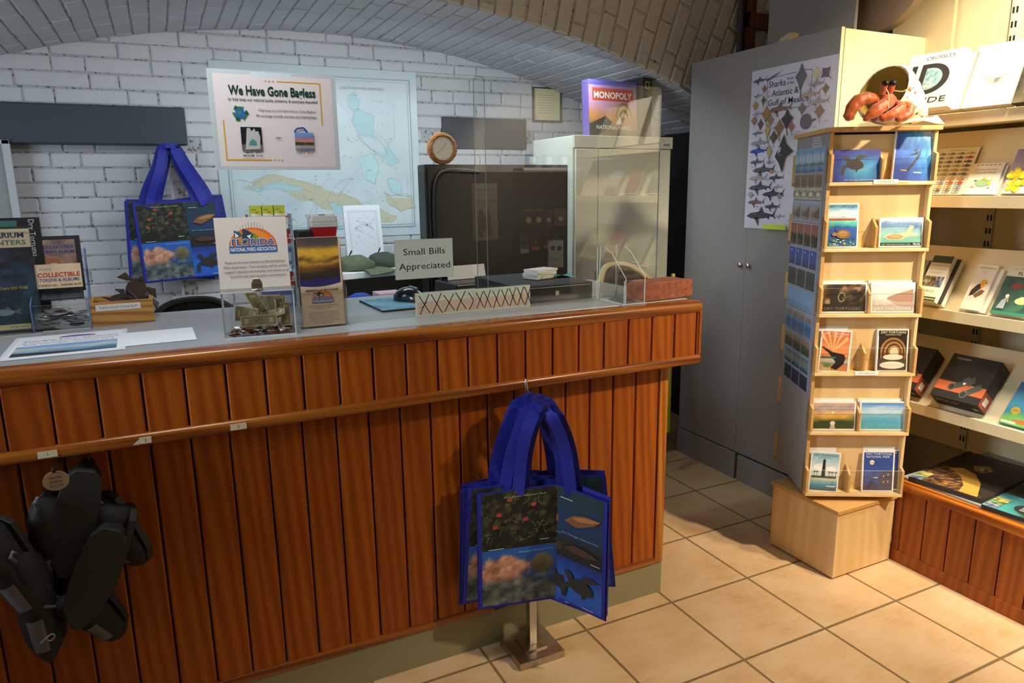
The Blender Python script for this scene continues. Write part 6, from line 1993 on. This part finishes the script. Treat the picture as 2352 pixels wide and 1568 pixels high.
def bino_box(label, s, rot=0.0, w=.170, h=.182):
    _, z, ang = SH[3]
    t = thing('binocular_box', label, 'box', mat=slope(3)(s, .022, .004) @ Matrix.Rotation(rot, 4, 'Z'), group='black and orange binocular boxes')
    mb = MB([M('black_gloss_carton', '#100f10', .3)]); mb.box(0, w, 0, h, 0, .062); mb.build('carton', t, bevel=.001)
    a = Art(w, h, '#0e0e10')
    a.pic(0, 0, w, h, lambda u, v: grad(v, [(0, '#0c0b0c'), (1, '#15181a')]), 2, 4)
    a.rect(0, .030, w, .068, '#b0562c').text('BRESSER', .045, h - .020, .007, '#b9b4ac', w=.05)
    for dx, dy in ((0, .0), (.050, -.020)):
        a.poly([(.052 + dx, .058 + dy), (.064 + dx, .040 + dy), (.125 + dx * .6, .082 + dy), (.115 + dx * .6, .104 + dy)], '#34403a')
        a.ell(.056 + dx, .049 + dy, .013, .015, '#4a5650').ell(.056 + dx, .049 + dy, .009, .011, '#1c2220')
    a.poly([(.080, .085), (.110, .062), (.122, .080), (.095, .100)], '#3c4842').ell(.092, .070, .005, .005, '#d9d6cc')
    a.obj('top_print', t, m=T(0, 0, .0625))
    a = Art(w, .062, '#0e0d0e'); a.text('CORVETTE 8x42', .010, .036, .006, '#c9c4bc', al='l', w=.055).rect(.070, .036, .095, .042, '#a84a22').ell(.150, .026, .010, .008, '#7c8288')
    a.obj('front_print', t, m=frame((0, -.0004, 0), (1, 0, 0), (0, 0, 1)))
    a = Art(h, .062, '#100f10'); a.rect(.004, 0, .060, .062, '#8a3a26').rect(.018, .018, .046, .046, '#d9d4ca').rect(.066, .022, .150, .025, '#4a2420').rect(.066, .034, .150, .037, '#4a2420')
    a.obj('side_print', t, m=frame((w + .0004, 0, 0), (0, 1, 0), (0, 0, 1)))
    return t


bino_box('black and orange binocular box in full view on the fourth shelf', .496)
bino_box('black and orange binocular box half hidden by the postcard rack', .262)
a = Art(.14, .165, '#3f8f9a', thick=.012); a.pic(0, 0, .14, .165, wash([(0, '#5fa03a'), (.2, '#6aa84a'), (.28, '#3a8aa0'), (.6, '#3f8fb0'), (1, '#3a6a9a')], .15), 8, 8)
a.ell(.030, .055, .014, .014, '#c9a83a').text('AWARD', .030, .053, .005, '#4a3a14', w=.018)
a.poly([(.03, .02), (.08, .028), (.13, .018), (.13, .010), (.05, .010)], '#b0642c').ell(.085, .05, .022, .022, '#7a3c24').rect(.004, .004, .05, .012, '#d9d2b0')
book('picture_book', a, 3, .724, label='blue and green picture book at the right edge of the fourth shelf')

a = Art(.248, .44, '#171110', thick=.014, edge='#2a2018')
a.pic(0, .10, .248, .44, mottle([(0, '#0c0a0a'), (1, '#231a14')], 3, 95), 6, 8)
a.text('SNAKES', .155, .395, .024, '#6c6058', w=.10).text('100', .050, .405, .05, '#4f463e')


def snake_skin(u, v):
    f = vnoise(u, v, 26, 97); g = fbm(u, v, 4, 98)
    c = grad(np.clip(f * .8 + g * .5 - .25, 0, 1), [(0, '#1f140c'), (.4, '#4a2f16'), (.65, '#9a6a2a'), (1, '#d9b060')])
    return c


a.pic(.012, .012, .236, .225, snake_skin, 30, 26)
a.poly([(.01, .235), (.07, .20), (.16, .135), (.205, .045), (.245, .012), (.245, .24), (.12, .32)], '#20160f')
a.poly([(.040, .205), (.075, .245), (.130, .215), (.180, .140), (.215, .040), (.225, .012), (.165, .012), (.150, .080), (.110, .150), (.070, .190)], '#c99a3c')
for k in range(13):
    t = k / 12
    a.line(.055 + .115 * t, .215 - .19 * t ** 1.3, .095 + .125 * t, .235 - .20 * t ** 1.5, .002, '#8f6420', False)
a.k += 1
a.poly([(.085, .30), (.125, .335), (.155, .30), (.14, .25), (.11, .25)], '#8a6430').ell(.132, .285, .018, .014, '#c9a06a').ell(.135, .284, .008, .012, '#171010')
for k, c in enumerate(('#4a5aa0', '#5f8a4a', '#c9a83a')):
    a.pic(.003, .005 + 0.030 * k, .042, .034 + .030 * k, mottle([(0, '#1f2a1f'), (.5, c), (1, '#d9d0a0')], 5, 100 + k), 4, 4)
o = a.obj('snake_book'); place(o, frame((.585, -.515, .3392), (.13, -1, 0), (1, .13, 0))); tag(o, 'big dark snakes book lying flat on the base top of the wall shelving', 'book')
a = Art(.24, .30, '#2f7a7a', thick=.014, edge='#2a2018'); a.pic(0, 0, .24, .30, mottle([(0, '#12343c'), (.5, '#2f8a8a'), (1, '#4fb0a4')], 4, 104), 8, 8)
a.rect(0, .16, .24, .30, '#121416').ell(.13, .07, .06, .05, '#16181a')
for k in range(4):
    a.rect(.09, .05 + .012 * k, .16, .054 + .012 * k, '#c9d4d0')
for k, c in enumerate(('#4a5aa0', '#5f8a4a', '#c9a83a')):
    a.pic(.003, .005 + .034 * k, .044, .038 + .034 * k, mottle([(0, '#1f2a1f'), (.5, c), (1, '#d9d0a0')], 5, 106 + k), 4, 4)
o = a.obj('reptile_book'); place(o, frame((.585, -.775, .3392), (.10, -1, 0), (1, .10, 0))); tag(o, 'teal and black book lying flat right of the big snakes book', 'book')

# shelf stock further along, seen mirrored in the clear screen
GR = 'books further along the wall shelving, mirrored in the clear screen'
for k, s, w, h, stops, lab in ((0, 1.10, .26, .30, [(0, '#2f7fa8'), (.3, '#4fa8c4'), (.4, '#d9cfae'), (.5, '#3a5a34'), (.6, '#cfe0e8'), (1, '#8fc0d8')], 'palm beach picture puzzle on the top shelf'),
                               (0, 1.42, .22, .28, [(0, '#d9d0b8'), (.4, '#e9e4d4'), (1, '#efece2')], 'tall white book on the top shelf'), (0, 1.70, .22, .28, [(0, '#d6cdb4'), (1, '#ece8dc')], 'wide cream book on the top shelf'), (0, 1.96, .18, .26, [(0, '#c9bfa4'), (1, '#e6e0d0')], 'narrow cream book on the top shelf'),
                               (1, 1.12, .30, .24, [(0, '#4fa0b0'), (.3, '#7ab8c8'), (.5, '#5f9fd0'), (1, '#4f8fd0')], 'big blue aerial photo book on the second shelf'), (1, 1.50, .12, .22, [(0, '#3a3a34'), (.6, '#8a8678'), (1, '#b0503a')], 'black and red book on the second shelf'), (1, 1.70, .13, .20, [(0, '#6a3a24'), (1, '#b0562c')], 'orange brown book on the second shelf'), (1, 1.92, .12, .20, [(0, '#7a6a58'), (.5, '#d9cfc0'), (1, '#2f8ad0')], 'bright blue book on the second shelf'),
                               (2, 1.12, .20, .22, [(0, '#b9ae98'), (1, '#d9d0bc')], 'first pale book on the third shelf'), (2, 1.40, .18, .22, [(0, '#a89c84'), (1, '#cfc6b0')], 'second pale book on the third shelf'), (2, 1.66, .14, .22, [(0, '#8f8a78'), (1, '#c9c4b4')], 'third pale book on the third shelf'), (2, 1.92, .13, .20, [(0, '#8a2420'), (.5, '#c9b0a0'), (1, '#b02a24')], 'red book on the third shelf')):
    a = Art(w, h, '#e6e2d8', thick=.015, edge='#d9d2c0'); a.pic(.003, .003, w - .003, h - .003, wash(stops, .08), 10, 14)
    book('shelf_book', a, k, s, label=lab + ', mirrored in the clear screen', group=GR)

# ================================================================ STAFF SIDE, BEHIND THE SCREEN
# wall chart under plastic
MW, MH = 1.015, .845
a = Art(MW, MH, '#c3d0d4')


def cq(x, y):
    return ((x - 482) / 473 * MW, (1 - (y - 140 - (x - 482) * .053) / 370) * MH)


def coast(P, n=3):
    P = [cq(*p) for p in P]
    for _ in range(n):
        Q = []
        for i, p in enumerate(P):
            z = P[(i + 1) % len(P)]; L = math.hypot(z[0] - p[0], z[1] - p[1])
            Q += [p, ((p[0] + z[0]) / 2 + random.uniform(-.16, .16) * L, (p[1] + z[1]) / 2 + random.uniform(-.16, .16) * L)]
        P = Q
    return P


a.rect(.035, .035, MW - .03, MH - .035, '#bccbd0')
a.pic(.05, .05, MW - .045, MH - .05, mottle([(0, '#b6c6cc'), (.5, '#c3d0d4'), (1, '#ccd7da')], 5, 201), 20, 16)
for P, c in (([(530, 400), (560, 383), (620, 380), (650, 390), (690, 402), (730, 420), (770, 432), (800, 450), (850, 468), (890, 486), (880, 500), (820, 486), (770, 474), (720, 460), (690, 440), (640, 424), (600, 402), (560, 408)], '#bfbda2'),
             ([(545, 398), (600, 392), (640, 400), (680, 418), (640, 412), (600, 404), (560, 410)], '#a6ccd2'), ([(720, 440), (770, 452), (800, 470), (780, 482), (740, 470)], '#a6ccd2'),
             ([(795, 250), (815, 245), (845, 262), (840, 290), (880, 330), (905, 360), (880, 372), (850, 345), (825, 320), (800, 290), (790, 270)], '#a4cbd0'), ([(785, 215), (800, 205), (812, 225), (800, 250), (785, 240)], '#a4cbd0'),
             ([(810, 345), (835, 340), (850, 370), (840, 410), (815, 395)], '#b2d6d8'), ([(870, 400), (900, 405), (905, 440), (880, 430)], '#aed4d6'), ([(860, 430), (930, 440), (940, 470), (900, 478)], '#bfbda2'), ([(800, 300), (830, 330), (870, 345), (860, 320), (830, 300)], '#c3d0d4')):
    k_ = a.k
    a.poly(coast(P), c)
    Pq = coast(P, 2)
    for z0, z1 in zip(Pq, Pq[1:] + Pq[:1]):
        a.line(*z0, *z1, .0012, '#8f9c9c', False)
    a.k += 1
a.box(.045, .045, MW - .04, MH - .045, .0025, '#7d8a90').box(.058, .058, MW - .053, MH - .058, .0015, '#8f9aa0')
for k in range(16):
    P = [(random.uniform(.1, MW - .1), random.uniform(.1, MH - .1))]
    t = random.uniform(0, 6.3)
    for q in range(14):
        t += random.uniform(-.5, .5); P.append((min(MW - .07, max(.07, P[-1][0] + .02 * math.cos(t))), min(MH - .07, max(.07, P[-1][1] + .02 * math.sin(t)))))
    for z0, z1 in zip(P, P[1:]):
        a.line(*z0, *z1, .001, '#9fb0b6', False)
a.k += 1
for k in range(160):
    x, y = random.uniform(.08, MW - .12), random.uniform(.08, MH - .08)
    a.rect(x, y, x + random.uniform(.002, .016), y + .0022, '#8d989c')
a.text('GULF OF MEXICO AND CARIBBEAN SEA', .72, MH - .10, .010, '#7d888c', w=.22)
o = a.obj('wall_chart', mat=GLOSS); place(o, up(-1.495, YB - .013, 1.150)); tag(o, 'big pale nautical chart on the white brick wall', 'chart')

# board frame at the far left
wb = thing('wall_board', 'grey framed board on the brick wall at the left frame edge', 'board', (-2.60, YB - .02, 1.0))
BOARDG=M('dull_grey_board', '#8c8d8b', .6)
mb = MB([BOARDG]); mb.box(-.28, .26, -.004, .004, -.3, .60); mb.build('panel', wb)
for b in ((.255, .285, -.012, .012, -.3, .62), (-.29, .285, -.012, .012, .60, .62)):
    mb = MB([M('pale_grey_rail', '#b4b6b6', .4)]); mb.box(*b); mb.build('frame_rail', wb, bevel=.003)

# framed plaque
fp = thing('framed_plaque', 'small framed yellowed certificate hanging high on the brick wall', 'picture', (.307, YB - .012, 1.765))
for b in ((-.093, .093, -.014, .006, 0, .009), (-.093, .093, -.014, .006, .183, .190), (-.093, -.086, -.014, .006, .009, .183), (.086, .093, -.014, .006, .009, .183)):
    mb = MB([M('black_frame', '#26282c', .4)]); mb.box(*b); mb.build('frame_rail', fp)
a = Art(.172, .174, '#d6cba0')
for k in range(8):
    a.rect(.022 + .006 * (k % 3), .138 - k * .014, .132 - .006 * (k % 2), .140 - k * .014, '#8f845f')
a.obj('certificate', fp, m=up(-.086, -.004, .009))

# slim black cabinet with the clock on top
mb = MB([FRIDGE])
bc = thing('black_cabinet', 'tall black cabinet with a round clock on top behind the screen', 'cabinet', (-.4715, .745, 0))
mb.box(-.3315, .3315, -.043, .045, 0, 1.486); mb.build('carcass', bc, bevel=.004)
mb = MB([FRIDGE]); mb.box(-.322, .322, -.050, -.044, .05, 1.470); d = mb.build('door', bc, bevel=.003)
mb = MB([BLACKMATTE])
P = cr_path([(-.300, -.056, 1.16), (-.300, -.058, 1.34), (-.285, -.058, 1.43), (-.230, -.058, 1.462), (-.10, -.058, 1.455)], 8)
mb.tube(P, [.0075 + .002 * (i % 2) for i in range(len(P))], 10); mb.build('spiral_hose', bc, smooth=True)
ck = thing('round_clock', 'round clock with a broad honey-brown wooden rim on the black cabinet', 'clock', (-.712, .735, 1.4862))
ck.scale = (1.13, 1.13, 1.13)
WR = wood('honey_wood_rim', '#7c4a1c', '#a86a2c', '#c08a44', axis=0, grain=2, rough=.35)
mc = T(0, 0, .056) @ Matrix.Rotation(PI / 2, 4, 'X')
mb = MB([WR]); mb.lathe([(.040, -.012), (.054, -.014), (.056, 0), (.053, .012), (.046, .016), (.041, .010), (.040, .004), (.040, -.012)], 48, m=mc, caps=False); mb.build('rim', ck, smooth=True)
a = Art(.080, .080, '#d6d6d0')
mb = MB([PRINT]); mb.prism([(.041 * math.cos(q), .041 * math.sin(q)) for q in np.linspace(0, 2 * PI, 33)[:-1]], -.006, .002, m=mc, cols=lin('#e6e6e2'))
b = Art.__new__(Art); b.V, b.F, b.C, b.k, b.bend = [], [], [], 25, None
for k in range(12):
    t = k * PI / 6
    b.line(.034 * math.sin(t), .034 * math.cos(t), .037 * math.sin(t), .037 * math.cos(t), .0015, '#4a4a48')
b.line(0, 0, .014, .020, .0016, '#3a3a3c').line(0, 0, -.020, -.016, .0012, '#3a3a3c')
b.put(mb, mc); mb.build('dial', ck)
mb = MB([CLEAR]); mb.prism([(.041 * math.cos(q), .041 * math.sin(q)) for q in np.linspace(0, 2 * PI, 33)[:-1]], .0075, .0095, m=mc); mb.build('cover_glass', ck)

# grey steel cabinet with a board game and a black book on top
gc = thing('steel_cabinet', 'pale grey steel two-door cabinet behind the right end of the screen', 'cabinet', (.229, 1.0, 0))
mb = MB([METALGREY]); mb.box(-.279, .279, -.185, .20, .04, 1.621); mb.box(-.26, .26, -.15, .18, 0, .04); mb.build('carcass', gc, bevel=.003)
for x0, x1 in ((-.270, -.149), (-.147, .262)):
    mb = MB([METALGREY]); mb.box(x0, x1, -.200, -.186, .06, 1.562); d = mb.build('door', gc, bevel=.003)
mb = MB([METALGREY]); mb.box(-.279, .279, -.199, -.186, 1.566, 1.621); mb.build('top_fascia', gc, bevel=.002)
mb = MB([CHROME]); mb.box(.222, .258, -.202, -.199, 1.580, 1.590); mb.build('maker_plate', gc)
mb = MB([CHROME]); mb.box(-.160, -.150, -.215, -.200, .90, 1.0); mb.build('door_handle', gc, bevel=.002)
a = Art(.300, .262, '#c8854c', thick=.050, edge='#5a4a86')
a.pic(0, 0, .300, .262, wash([(0, '#3a3428'), (.2, '#8a6a4a'), (.35, '#c9833c'), (.6, '#c08aa0'), (.75, '#b08ab0'), (1, '#7a74b4')], .14, 3, 5, 210), 14, 14)
a.rect(.022, .168, .280, .226, '#b5462a').text('MONOPOLY', .150, .180, .030, '#e6e2dc', w=.235, bold=.02)
a.rect(0, .240, .300, .262, '#5a50a0')
for q in range(4):
    a.ell(.215, .095, .052 - .011 * q, .068 - .015 * q, ('#8a6a3a', '#c9a05a', '#6a5030', '#d9b87a')[q], 16, a0=0, a1=PI)
a.poly([(.160, .062), (.205, .062), (.190, .100)], '#d9d2c4').poly([(0, .06), (.10, .10), (.14, .07), (.08, .02), (0, .0)], '#2a2822')
a.text('NATIONAL PARKS', .150, .038, .018, '#cfc8ba', w=.215, bold=.01)
o = a.obj('board_game'); place(o, up(.085, .885, 1.6215, .12, .06)); tag(o, 'orange and purple board game box standing on the grey steel cabinet', 'game box')
a = Art(.060, .285, '#121214', thick=.20, edge='#0e0e10'); a.box(.018, .235, .040, .265, .004, '#c9a83a')
o = a.obj('black_book'); place(o, up(.398, .905, 1.6215, .1)); tag(o, 'black book with a yellow outlined rectangle beside the board game', 'book')

# white wall desk with hats, chart print, glove box
DESKB = M('dark_brown_board', '#3d372d', .7, .15, 20)
dk = thing('staff_desk', 'white-topped staff desk hutch against the brick wall', 'desk', (-.86, 1.30, 0), .22)
mb = MB([WHITEP]); mb.box(-.42, .36, -.17, .17, 1.000, 1.030); mb.build('hutch_shelf', dk, bevel=.003)
mb = MB([DESKB]); mb.box(-.42, .36, .13, .15, .70, 1.0); mb.build('hutch_back', dk)
for x in (-.42, .34):
    mb = MB([DESKB]); mb.box(x, x + .02, -.15, .15, .745, 1.0); mb.build('hutch_side', dk)
mb = MB([WHITEP]); mb.box(-.46, .40, -.30, .17, .715, .745); mb.build('desk_top', dk, bevel=.003)
for x in (-.44, .35):
    mb = MB([DESKB]); mb.box(x, x + .03, -.28, .14, 0, .715); mb.build('leg', dk)
dkm = T(-.86, 1.30, 0) @ rotz(.22)


def cap(name, label, m, col, brim=True, soft=1.0, cord=True):
    t = thing(name, label, 'hat', mat=m)
    mt = M(name + '_cloth', col, .85, .2, 60, bump=.3, bscale=300)
    mb = MB([mt])
    mb.loft([[(.085 * r * math.cos(q) * (1 + .05 * math.sin(2 * q)), .075 * r * math.sin(q), h * .085 * soft + .006 * math.sin(3 * q + h * 5)) for q in np.linspace(0, 2 * PI, 23)[:-1]] for r, h in ((1, 0), (1.02, .25), (.97, .55), (.80, .82), (.50, .97), (.12, 1.02))])
    mb.build('crown', t, smooth=True, angle=70)
    if brim:
        mb = MB([mt]); mb.grid(lambda u, v: ((.080 + .10 * v) * math.cos((u - .5) * 2.4), (.072 + .06 * v) * math.sin((u - .5) * 2.4), .004 - .022 * v * v + .012 * v * math.cos((u - .5) * 3)), 14, 5, thick=.003); mb.build('brim', t, smooth=True)
    if cord:
        mb = MB([BLACK]); mb.tube([(-.03, 0, .085 * soft), (-.02, 0, .11 * soft), (-.015, 0, .125 * soft)], [.0015, .004, .002], 8); mb.build('cord_toggle', t)
    return t


cap('navy_cap', 'small dark navy cap at the left end of the white desk hutch', dkm @ T(-.30, -.06, 1.0315) @ rotz(2.2), '#14161f', brim=False, soft=.8, cord=False)
cap('olive_hat', 'olive hat drooping over the front of the white desk hutch', dkm @ T(-.145, -.085, 1.0315) @ rotz(-.45), '#5a6048', soft=.72)
cap('dark_olive_hat', 'dark olive hat behind the other hat on the white hutch', dkm @ T(.03, -.03, 1.0315) @ rotz(-.2), '#3c4336', soft=.72)
a = Art(.195, .290, '#dcdfe2', thick=.012, edge='#d0d4d8'); a.rect(.016, .016, .179, .268, '#d6d9de').box(.022, .022, .173, .262, .0012, '#9aa0a6')
a.box(.028, .028, .167, .256, .0008, '#a6acb2')
for k in range(40):
    x, y = random.uniform(.04, .15), random.uniform(.05, .24); a.rect(x, y, x + random.uniform(.002, .012), y + .0012, '#7c8288')
t0 = [(.100 + .048 * math.cos(q), .165 + .034 * math.sin(q)) for q in np.linspace(0, 2.6, 14)]
for p, q in zip(t0[:-1], t0[1:]):
    a.line(*p, *q, .001, '#6a7076', False)
a.k += 1; a.line(.045, .185, .095, .160, .001, '#6a7076').ell(.115, .195, .004, .003, '#33363a').ell(.128, .186, .002, .002, '#33363a')
o = a.obj('chart_print'); place(o, dkm @ up(-.098, .085, 1.0305, 0, .10)); tag(o, 'small black and white chart print propped on the white hutch', 'print')
sh2 = thing('storage_shelf', 'low white shelf behind the counter carrying the pink glove box', 'shelf', (-.98, .80, 0))
mb = MB([WHITEP]); mb.box(-.16, .14, -.10, .10, .905, .925); mb.build('shelf_board', sh2)
for x in (-.15, .11):
    mb = MB([DESKB]); mb.box(x, x + .02, -.09, .09, 0, .905); mb.build('leg', sh2)
a = Art(.10, .050, '#c9a0b4', thick=.10, edge='#bf97ac'); a.text('NITRILE', .048, .010, .014, '#7a5c70', w=.075, bold=.02).rect(0, .036, .10, .050, '#d9b4c4')
o = a.obj('glove_box'); place(o, up(-1.005, .735, .9255)); tag(o, 'pink box of nitrile gloves on the low white shelf', 'box')
mb = MB([M('blue_cap_cloth', '#1d3f9c', .8, .2, 60)]); mb.loft([[(.06 * r * math.cos(q), .06 * r * math.sin(q), h) for q in np.linspace(0, 2 * PI, 19)[:-1]] for r, h in ((1, 0), (1, .02), (.8, .042), (.4, .055), (.1, .057))])
o = mb.build('blue_cap', smooth=True, angle=70); o.location = (-1.075, .765, .9255); tag(o, 'bright blue cap lying left of the pink glove box', 'hat')

# point-of-sale table, printer, chairs
pt = thing('side_table', 'dark side table behind the counter carrying the printer', 'table', (-.66, .54, 0))
mb = MB([BLACKMATTE]); mb.box(-.26, .18, -.13, .12, .905, .930); mb.build('table_top', pt, bevel=.002)
for x, y in ((-.24, -.11), (.14, -.11), (-.24, .09), (.14, .09)):
    mb = MB([BLACK]); mb.box(x, x + .025, y, y + .025, 0, .905); mb.build('leg', pt)
pr = thing('printer', 'black printer with white paper in its tray behind the small bills notice', 'printer', (-.690, .53, .9305), .10)
mb = MB([BLACK]); mb.prism([(-.12, -.10), (.12, -.10), (.12, .10), (-.12, .10)], 0, .105, taper=.93); mb.build('housing', pr, bevel=.008, segs=3)
mb = MB([M('dark_grey_slot', '#3a3d42', .4)]); mb.box(-.10, .10, -.105, -.095, .060, .085); mb.build('output_slot', pr)
mb = MB([BLACK]); mb.box(-.10, .10, .03, .05, .10, .165, m=Matrix.Rotation(-.25, 4, 'X')); mb.build('paper_support', pr)
a = Art(.17, .055, '#d3d6d8', thick=.004); a.obj('paper', pr, m=up(-.085, .022, .107, 0, .25))


def office_chair(label, loc, rz, mesh_back):
    t = thing('office_chair', label, 'chair', loc, rz)
    F_ = BLACKMATTE if mesh_back else M('dark_grey_upholstery', '#3f3d3a', .8, .1, 200)
    mb = MB([F_])

    def bk(u, v):
        w = .20 * (1 - .12 * v) * (1 if v < .75 else math.sqrt(max(.02, 1 - ((v - .75) / .25) ** 2 * .45)))
        x = (u - .5) * 2
        return (w * x, .20 + .05 * v - .05 * (1 - x * x), .58 + .48 * v - .05 * abs(x) ** 3 * (v > .9))
    mb.grid(bk, 14, 12, thick=.012 if mesh_back else .04); mb.build('backrest', t, smooth=True)
    mb = MB([BLACK if mesh_back else M('cream_piping', '#b9ad88', .6)])
    P = [Vector(bk(0, v)) for v in np.linspace(0, 1, 8)] + [Vector(bk(u, 1)) for u in np.linspace(.08, .92, 10)] + [Vector(bk(1, v)) for v in np.linspace(1, 0, 8)]
    mb.tube([p + Vector((0, .006, 0)) for p in P], .012, 8); mb.build('back_rim', t, smooth=True)
    mb = MB([F_]); mb.prism([(.23 * math.cos(q) * (abs(math.cos(q)) ** -.3), .22 * math.sin(q) * (abs(math.sin(q)) + .01) ** -.3) for q in np.linspace(.05, 2 * PI + .05, 25)[:-1]], .42, .48); mb.build('seat', t, bevel=.015, segs=3)
    mb = MB([BLACK]); mb.tube([(0, .12, .44), (0, .24, .46), (0, .25, .66)], .018, 10); mb.build('back_stem', t, smooth=True)
    mb = MB([CHROME]); mb.tube([(0, 0, .10), (0, 0, .42)], .025, 12); mb.build('gas_column', t, smooth=True)
    for k in range(5):
        q = k * 2 * PI / 5
        mb = MB([BLACK]); mb.tube([(0, 0, .11), (.19 * math.cos(q), .19 * math.sin(q), .065)], [.025, .015], 8); l = mb.build('leg', t, smooth=True)
        mb = MB([BLACK]); mb.lathe([(0, -.012), (.026, -.012), (.028, 0), (.026, .012), (0, .012)], 14, m=T(.19 * math.cos(q), .19 * math.sin(q), .029) @ Matrix.Rotation(PI / 2, 4, 'X')); mb.build('caster', l, smooth=True)
    return t


office_chair('black mesh-backed office chair showing over the counter behind the oak tray', (-1.70, .70, -.02), PI, True)
office_chair('dark office chair with cream piping behind the clear screen', (-.215, .50, .025), PI + .25, False)  # reach of its star base kept short of the cabinet

# ================================================================ rear display, seen mirrored in the clear screen
rd = thing('slat_display', 'dark slatted display panel mirrored in the clear screen', 'display panel', (.62, -3.02, 0))
mb = MB([M('dark_slatwall', '#1d1b18', .6, .15, 12)])
mb.box(-1.5, .42, -.02, .0, .30, 1.51)
for k in range(9):
    mb.box(-1.5, .42, 0, .012, .42 + k * .12, .50 + k * .12)
mb.build('slat_panel', rd)
mb = MB([WHITEP]); mb.box(-.05, .42, 0, .16, 1.515, 1.535); mb.build('top_shelf', rd)
mb = MB([BLACK]); mb.box(-.05, .42, 0, .10, 1.10, 1.112); mb.build('lower_shelf', rd)
back = lambda x, z, y=-2.985, rz=0.0: T(x, y, z) @ rotz(PI + rz) @ Matrix.Rotation(PI / 2, 4, 'X')
for k, (x, c, lab) in enumerate(((.66, '#3a4450', 'dark blue'), (.80, '#6a7a84', 'slate blue'), (.93, '#7a8488', 'grey blue'))):
    t = thing('mug', lab + ' mug with a cream badge on the rear display, mirrored in the clear screen', 'mug', (x, -2.93, 1.536), group='mugs on the rear display')
    mb = MB([M('mug_glaze', c, .25)]); mb.lathe([(0, 0), (.036, 0), (.040, .01), (.041, .095), (.037, .095), (.036, .012), (0, .010)], 24); mb.build('body', t, smooth=True)
    mb = MB([M('mug_glaze', c, .25)]); mb.tube(cr_path([(.036, 0, .078), (.062, 0, .075), (.068, 0, .050), (.060, 0, .025), (.038, 0, .020)], 5), .006, 8); mb.build('handle', t, smooth=True)
    mb = MB([WHITE]); mb.grid(lambda u, v: (.0415 * math.sin((u - .5) * 1.1), .0415 * math.cos((u - .5) * 1.1), .025 + .05 * v), 6, 2); mb.build('badge', t)
for x, z, w, h, c, t_, lab in ((.66, 1.114, .075, .14, '#14161a', 'Passport', 'first black passport booklet'), (.745, 1.114, .075, .14, '#14161a', 'Passport', 'second black passport booklet'), (.83, 1.114, .060, .12, '#5a3a30', None, 'brown booklet'), (.93, 1.114, .10, .13, '#6a5038', None, 'tan booklet'),
                               (.64, .92, .070, .15, '#b9b6ac', None, 'white hang card'), (.73, .94, .075, .14, '#c0603c', None, 'orange hang card'), (.83, .95, .055, .13, '#c86a4a', None, 'salmon hang card'), (.91, .95, .055, .12, '#9ab8a4', None, 'pale green hang card')):
    a = Art(w, h, c, thick=.004)
    if t_:
        a.text(t_, w / 2, h - .022, .012, '#c9a83a', w=w * .8, bold=.02).ell(w / 2, h * .35, w * .3, h * .16, '#c9a83a')
    else:
        a.rect(w * .15, h * .2, w * .85, h * .6, '#4a4640').ell(w / 2, h * .4, w * .2, h * .12, '#c9c2b0')
    o = a.obj('hang_card'); place(o, back(x + w / 2, z, -2.990 + (.03 if z > 1.1 else 0))); tag(o, lab + ' on the rear display, mirrored in the clear screen', 'card', 'cards on the rear display')
a = Art(.20, .40, '#8f8a74', thick=.003); a.text('RANGERS', .10, .345, .020, '#2a2822', w=.155).text('RANGERS', .10, .265, .020, '#2a2822', w=.155)
a.rect(.02, .325, .18, .327, '#3a3830').rect(.02, .25, .18, .252, '#3a3830').poly([(.045, .04), (.055, .20), (.075, .215), (.09, .16), (.12, .20), (.135, .235), (.15, .20), (.16, .12), (.15, .02), (.12, .02), (.11, .08), (.08, .02)], '#5a4632')
o = a.obj('banner'); place(o, back(.42, 1.03)); tag(o, 'beige rangers banner on the rear display, mirrored in the clear screen', 'banner')
a = Art(.13, .21, '#c6c6bc', thick=.003); a.ell(.065, .06, .050, .050, '#5a5c5a').ell(.065, .06, .047, .047, '#c6c6bc').text('DRTO', .065, .050, .022, '#5a5c5a', w=.075).ell(.035, .145, .022, .020, '#3a3c3a').ell(.092, .150, .020, .020, '#3a3c3a')
o = a.obj('sticker_sheet'); place(o, back(.96, .80, -2.97)); tag(o, 'white sticker sheet with ring marks on the rear display, mirrored in the clear screen', 'sticker')
